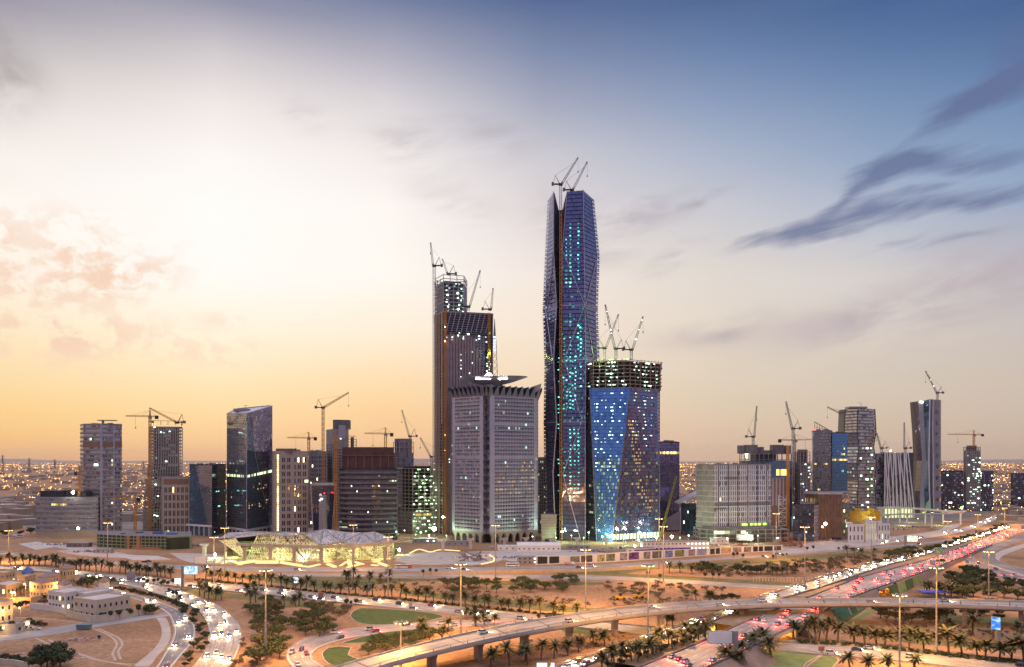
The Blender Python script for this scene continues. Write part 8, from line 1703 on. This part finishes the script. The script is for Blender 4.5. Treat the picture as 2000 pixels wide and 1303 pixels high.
# ================================================================ vehicles
CARC = {'white': (.75, .74, .72), 'silver': (.4, .4, .42), 'black': (.02, .02, .025), 'grey': (.16, .16, .17), 'red': (.35, .03, .03), 'beige': (.45, .38, .28), 'dark blue': (.03, .05, .15)}
HEADL = glow('headlamp_glow', (1.0, .8, .5), 60); TAILL = glow('tail_lamp_glow', (1.0, .04, .03), 40); TAILD = mat('tail_lamp_lens', (.4, .02, .02), .3, var=0); HEADD = mat('headlamp_lens', (.7, .7, .7), .1, var=0)
def car_proto(col, heads, suv=False):    # heads: True driving towards the view, False tail lamps lit, None parked
    t = thing('car', 'x', 'car'); m = mat(col + '_car_paint', CARC[col], .25, .1, var=0, spec=.6); L, W, hb, ht = (4.9, 1.95, 1.15, 1.85) if suv else (4.6, 1.8, .95, 1.45)
    pf = [(-L / 2, .35), (-L / 2, hb * .95), (-L * .42, hb), (L * .2, hb * .97), (L / 2 - .25, hb * .78), (L / 2, .6), (L / 2, .3)]
    mb = MB(); n = len(pf)
    for sg in (-1, 1):
        r_ = [(x, sg * W / 2 * (1 if 0 < i < n - 2 else .94), z) for i, (x, z) in enumerate(pf)]; mb.poly(r_ if sg > 0 else r_[::-1])
    for i in range(n):
        a, c = pf[i], pf[(i + 1) % n]; mb.poly([(a[0], -W / 2, a[1]), (c[0], -W / 2, c[1]), (c[0], W / 2, c[1]), (a[0], W / 2, a[1])])
    cab = [(-L * .44, hb), (-L * .34, ht), (L * .05, ht), (L * .22, hb)]; w2 = W / 2 * .82
    mb.poly([(cab[1][0], -w2, ht), (cab[2][0], -w2, ht), (cab[2][0], w2, ht), (cab[1][0], w2, ht)]); mb.build('body', m, t)
    mb = MB(); w1 = W / 2 * .96
    for sg in (-1, 1): q = [(cab[0][0], sg * w1, hb), (cab[3][0], sg * w1, hb), (cab[2][0], sg * w2, ht - .01), (cab[1][0], sg * w2, ht - .01)]; mb.poly(q if sg < 0 else q[::-1])
    mb.poly([(cab[3][0], -w1, hb), (cab[3][0], w1, hb), (cab[2][0], w2, ht - .01), (cab[2][0], -w2, ht - .01)]); mb.poly([(cab[0][0], w1, hb), (cab[0][0], -w1, hb), (cab[1][0], -w2, ht - .01), (cab[1][0], w2, ht - .01)]); mb.build('window_glass', GL_DARK, t)
    for x in (-L * .3, L * .31):
        for y in (-W / 2 - .02, W / 2 - .2): mb = MB(); mb.tube((x, y, .34), (x, y + .22, .34), .34, .34, 10); mb.build('wheel', RUBBER, t)
    for y in (-W * .36, W * .36):
        mb = MB(); mb.box(L / 2 - .06, y - .2, .55, L / 2 + .06, y + .2, .76); mb.build('headlight', HEADL if heads else HEADD, t)
        mb = MB(); mb.box(-L / 2 - .06, y - .22, .68, -L / 2 + .05, y + .22, .9); mb.build('tail_light', TAILL if heads is False else TAILD, t)
    if heads is None: return t
    l = lamp('head_beam' if heads else 'tail_glow', (L / 2 + .3, 0, .75) if heads else (-L / 2 - .5, 0, .8), 3000 if heads else 4200, (1, .72, .36) if heads else (1, .06, .05), t, .3, 150 if heads else 140)
    l.rotation_euler = (0, R(-76 if heads else 40), 0)
    return t
CARS = {(c, h, s): None for c in CARC for h in (True, False, None) for s in (True, False)}
NCAR = 0
def put_car(p, ang, col, heads, suv, lab, grp):
    global NCAR
    key = (col, heads, suv); NCAR += 1
    if CARS[key] is None: CARS[key] = car_proto(*key); o = CARS[key]; o.location = p; o.rotation_euler = (0, 0, ang); o['label'] = lab; o['group'] = grp
    else: dup(CARS[key], p, ang, 1.0, lab, grp)
LANE = {2: ('left', 'right'), 3: ('left', 'middle', 'right'), 4: ('outer', 'second', 'third', 'inner'), 5: ('outer', 'second', 'middle', 'fourth', 'inner')}
def traffic(road, lanes, gap, heads, where, s0=0.0, s1=1.0, fwd=1, dz=.2, skip=(), ymax=900):
    """fwd = +1: cars drive towards growing s"""
    for l in range(lanes):
        w = .035 + .93 * (l + .5) / lanes; n = 0; s = s0 + rnd.uniform(0, gap) / road.L; cnt = 0
        while s < s1:
            p = road.at(s, w); px = CX + p.x * FPX / p.y; py = HY + (H - p.z) * FPX / p.y
            if -20 < px < 2020 and py < 1318 and p.y < ymax and l not in skip:
                cnt += 1; d = road.dirn(s) * fwd; col = rnd.choices(list(CARC), (7, 4, 3, 3, 1, 1, 1))[0]; suv = rnd.random() < .45
                put_car(p + Vector((0, 0, dz)), math.atan2(d.y, d.x), col, heads, suv, '%s %s, %s in the %s lane of %s' % (col, 'van' if suv else 'car', ordw(cnt), LANE[lanes][l], where), 'cars on ' + where[:40])
            s += gap * rnd.uniform(.55, 1.6) / road.L
traffic(FWY, 4, 50, True, 'the freeway from its left end', s0=.02)
traffic(NB, 4, 38, True, 'the headlamp highway from the bottom', fwd=-1, dz=.3, ymax=760)
traffic(SB, 5, 46, False, 'the red-lit highway from the bottom', fwd=1, dz=.3, ymax=760)
traffic(RAMP, 4, 37, True, 'the bending ramp from its far end', dz=.22)
traffic(LOOP, 3, 34, False, 'the loop road from the freeway', dz=.24)
traffic(SERV, 2, 60, True, 'the service road from its far end', dz=.22)
traffic(FLY, 2, 90, True, 'the flyover from the bottom', dz=.2)
traffic(FRONT, 2, 130, True, 'the frontage road from the left', s0=.15, dz=.25)
traffic(EXR, 2, 26, False, 'the exit ramp from the highway', dz=.27)
traffic(STUBW, 2, 60, True, 'the site road from the left', fwd=-1, dz=.28, ymax=1300)
for px, py, a, c, lab in ((877, 1229, 190, 'white', 'white car alone on the loop road beside tall palms'), (70, 1231, 20, 'white', 'white car parked beside the cream garden house'), (63, 1230, 20, 'black', 'black car parked beside the cream garden house'), (82, 1177, 0, 'black', 'black car parked under the compound wall, first of two'), (90, 1176, 0, 'black', 'black car parked under the compound wall, second of two'), (290, 1098, 15, 'dark blue', 'dark blue truck-like car on the terrace before the car park'), (282, 1099, 10, 'black', 'black car on the terrace before the car park')):
    put_car(G(px, py) + Vector((0, 0, .2)), R(a), c, None, 'truck' in lab, lab, 'parked and lone cars')
# traffic too far off to tell apart
mb = MB(); ml, mr = MB(), MB()
for road, lanes, s_, head in ((NB, 4, -1, True), (SB, 5, 1, False)):
    for l in range(lanes):
        s = 0
        while s < 1:
            p = road.at(s, .035 + .93 * (l + .5) / lanes); d = road.dirn(s); sd_ = Vector((-d.y, d.x, 0))
            if p.y > 760:
                e = p + Vector((0, 0, .9)); mb.bar(e - d * 2.1, e + d * 2.1, 1.7, rnd.randrange(2), 1.1)
                for k in (-.6, .6): f = e - d * 2.2 + sd_ * k; (ml if head else mr).box(f.x - .25, f.y - .1, f.z - .3, f.x + .25, f.y + .05, f.z)
            s += 26 * rnd.uniform(.5, 1.7) / road.L
kind(mb.build('distant_traffic', [mat('white_car_paint', CARC['white']), mat('grey_car_paint', CARC['grey'])]), 'stuff'); kind(ml.build('distant_headlamps', HEADL), 'stuff'); kind(mr.build('distant_tail_lamps', TAILL), 'stuff')
def bus(px, py, ang, lab, red=False, L=11):
    t = thing('bus', lab, 'bus', G(px, py) + Vector((0, 0, .1)), R(ang)); mb = MB(); mb.box(-L / 2, -1.25, .45, L / 2, 1.25, 3.1); mb.build('body', WHITE, t); mb = MB(); mb.box(-L / 2 + .5, -1.3, 1.7, L / 2 - .3, 1.3, 2.6); mb.build('window_band', GL_DARK, t)
    if red: mb = MB(); mb.box(L / 2 - 2.5, -1.32, .5, L / 2 + .03, 1.32, 3.0); mb.build('red_end', RED, t)
    mb = MB(); mb.box(-2, -.9, 3.1, 2, .9, 3.4); mb.build('roof_unit', GREYP, t)
    for x in (-L * .3, L * .32):
        for y in (-1.3, 1.0): mb = MB(); mb.tube((x, y, .5), (x, y + .3, .5), .5, .5, 10); mb.build('wheel', RUBBER, t)
    for y in (-.8, .8): mb = MB(); mb.box(L / 2 - .05, y - .2, .7, L / 2 + .08, y + .2, 1.0); mb.build('headlight', HEADD, t)
bus(1001, 1107, 2, 'long white bus on the road before the grey stacked cabin'); bus(788, 1110, -1, 'white bus with red end past the station', True, 13); bus(22, 1051, 3, 'pale bus on the far left road near the plain', False, 12)
bus(36, 1050, 3, 'second pale bus behind the first on the far left road', False, 12)
t = thing('barrier_truck', 'small truck carrying red and white striped barriers before the hoarding', 'truck', G(1112, 1104)); mb = MB(); mb.box(-4, -1.2, .9, 2, 1.2, 1.3); mb.build('bed', STEEL, t); mb = MB(); mb.box(2.1, -1.2, .7, 4.2, 1.2, 2.9); mb.build('cab', WHITE, t); mb = MB()
for k in range(6): mb.box(-4 + k, -1.25, 1.3, -3.5 + k, 1.25, 3.0, 0); mb.box(-3.5 + k, -1.25, 1.3, -3 + k, 1.25, 3.0, 1)
mb.build('striped_load', [RED, WHITE], t)
for x in (-2.6, 3):
    for y in (-1.3, 1.0): mb = MB(); mb.tube((x, y, .5), (x, y + .3, .5), .5, .5, 10); mb.build('wheel', RUBBER, t)

# ================================================================ far city on the plain
HM = [mat('far_house_sand', (.33, .24, .17), .9, var=.2, scale=.02), mat('far_house_pale', (.4, .32, .25), .9, var=.15, scale=.02), mat('far_house_grey', (.3, .25, .22), .9, var=.2, scale=.02)]
mb = MB(); ml = MB(); mw = MB(); pl = MB()
def lampat(x, y, z, s, m): m.ball((x, y, z), s, 0, 5, 3)
for k in range(5200):
    py = HY + 8 + 150 * rnd.random() ** 1.9; Y = GY(py)
    px = rnd.uniform(-150, 2150)
    if Y < 1020 or (440 < px < 1300 and Y < 1250) or (Y < 1500 and 1300 < px < 1960): continue
    if px < 440 and Y < 1150 and px > 60: continue
    x = WX(px, Y)
    if rnd.random() < .55: s = rnd.uniform(6, 16); h = rnd.uniform(4, 12) * (1.6 if rnd.random() < .06 else 1); d = rnd.uniform(6, 14); mb.box(x - s, Y - d, -.2, x + s, Y + d, h, rnd.randrange(3))
dens = lambda px: .9 if px < 450 else (.35 if px < 1300 else 1.1)
CLU = [(rnd.uniform(-100, 2100), 6.5 + 110 * rnd.random() ** 2.2, rnd.uniform(20, 120), rnd.uniform(.3, 5)) for _ in range(190)]
for k in range(9500):
    if k % 3: c_ = rnd.choice(CLU); px = c_[0] + rnd.uniform(-1, 1) * c_[2]; py = HY + max(6.3, c_[1] + rnd.gauss(0, .25) * c_[3] * c_[1] / 20 + (px - c_[0]) * .02 * c_[3])
    else: py = HY + 6.3 + 110 * rnd.random() ** 2.6; px = rnd.uniform(-100, 2100)
    Y = GY(py)
    if rnd.random() > dens(px) or Y < 1100: continue
    if 60 < px < 1700 and Y < 1250: continue
    x = WX(px, Y); z = rnd.uniform(6, 12); s = .4 * (Y / 2000) ** .72 * rnd.choice((.7, 1, 1, 1.5)); lampat(x, Y, z, s, mw if rnd.random() < .1 else ml); pl.box(x - .12, Y - .12, 0, x + .12, Y + .12, z)
for k in range(800):    # the city goes on behind the viewpoint; the glass towers mirror its lamps
    a = R(rnd.uniform(110, 250)); d = rnd.uniform(150, 3500); x, y = d * math.sin(a), d * math.cos(a); lampat(x, y, rnd.uniform(5, 12), .9, mw if rnd.random() < .2 else ml)
CITYO = glow('city_lamp_orange', (1.0, .45, .09), 22); CITYW = glow('city_lamp_white', (1.0, .8, .45), 26)
kind(mb.build('far_city_houses', HM), 'stuff'); kind(ml.build('far_city_lamps', CITYO), 'stuff'); kind(mw.build('far_city_white_lamps', CITYW), 'stuff'); kind(pl.build('far_lamp_poles', POLE), 'stuff')
for i, (px, h) in enumerate(((5, 62), (57, 52), (107, 48), (281, 42))):
    Y = 5200; x = WX(px, Y); t = thing('power_pylon', 'lattice power pylon on the far plain, %s from the left' % ordw(i + 1), 'pylon', (x, Y, 0), 0, 'power pylons on the far plain'); mb = MB(); lattice(mb, (0, 0, 0), (0, 0, h * 1.9), 14, 2.5, 14, 1.3); mb.build('tower', STEEL, t); mb = MB()
    for f in (1.25, 1.5, 1.75): mb.bar((-14, 0, h * f), (14, 0, h * f), 1.4)
    mb.build('cross_arm', STEEL, t)

# ================================================================ dusk haze over the plain
mb = MB(); mb.box(-30000, -8000, -1.5, 30000, 30000, 520); hz = mb.build('haze', bpy.data.materials.new('dusk_haze'))
hm = hz.data.materials[0]; hm.use_nodes = True; nt = hm.node_tree; nt.nodes.clear(); v = nt.nodes.new('ShaderNodeVolumePrincipled'); v.inputs['Color'].default_value = (.97, .88, .78, 1); v.inputs['Density'].default_value = HAZE if 'HAZE' in globals() else 1.2e-5; v.inputs['Anisotropy'].default_value = .3
o = nt.nodes.new('ShaderNodeOutputMaterial'); nt.links.new(v.outputs[0], o.inputs['Volume']); hm.cycles.homogeneous_volume = True; kind(hz, 'stuff')
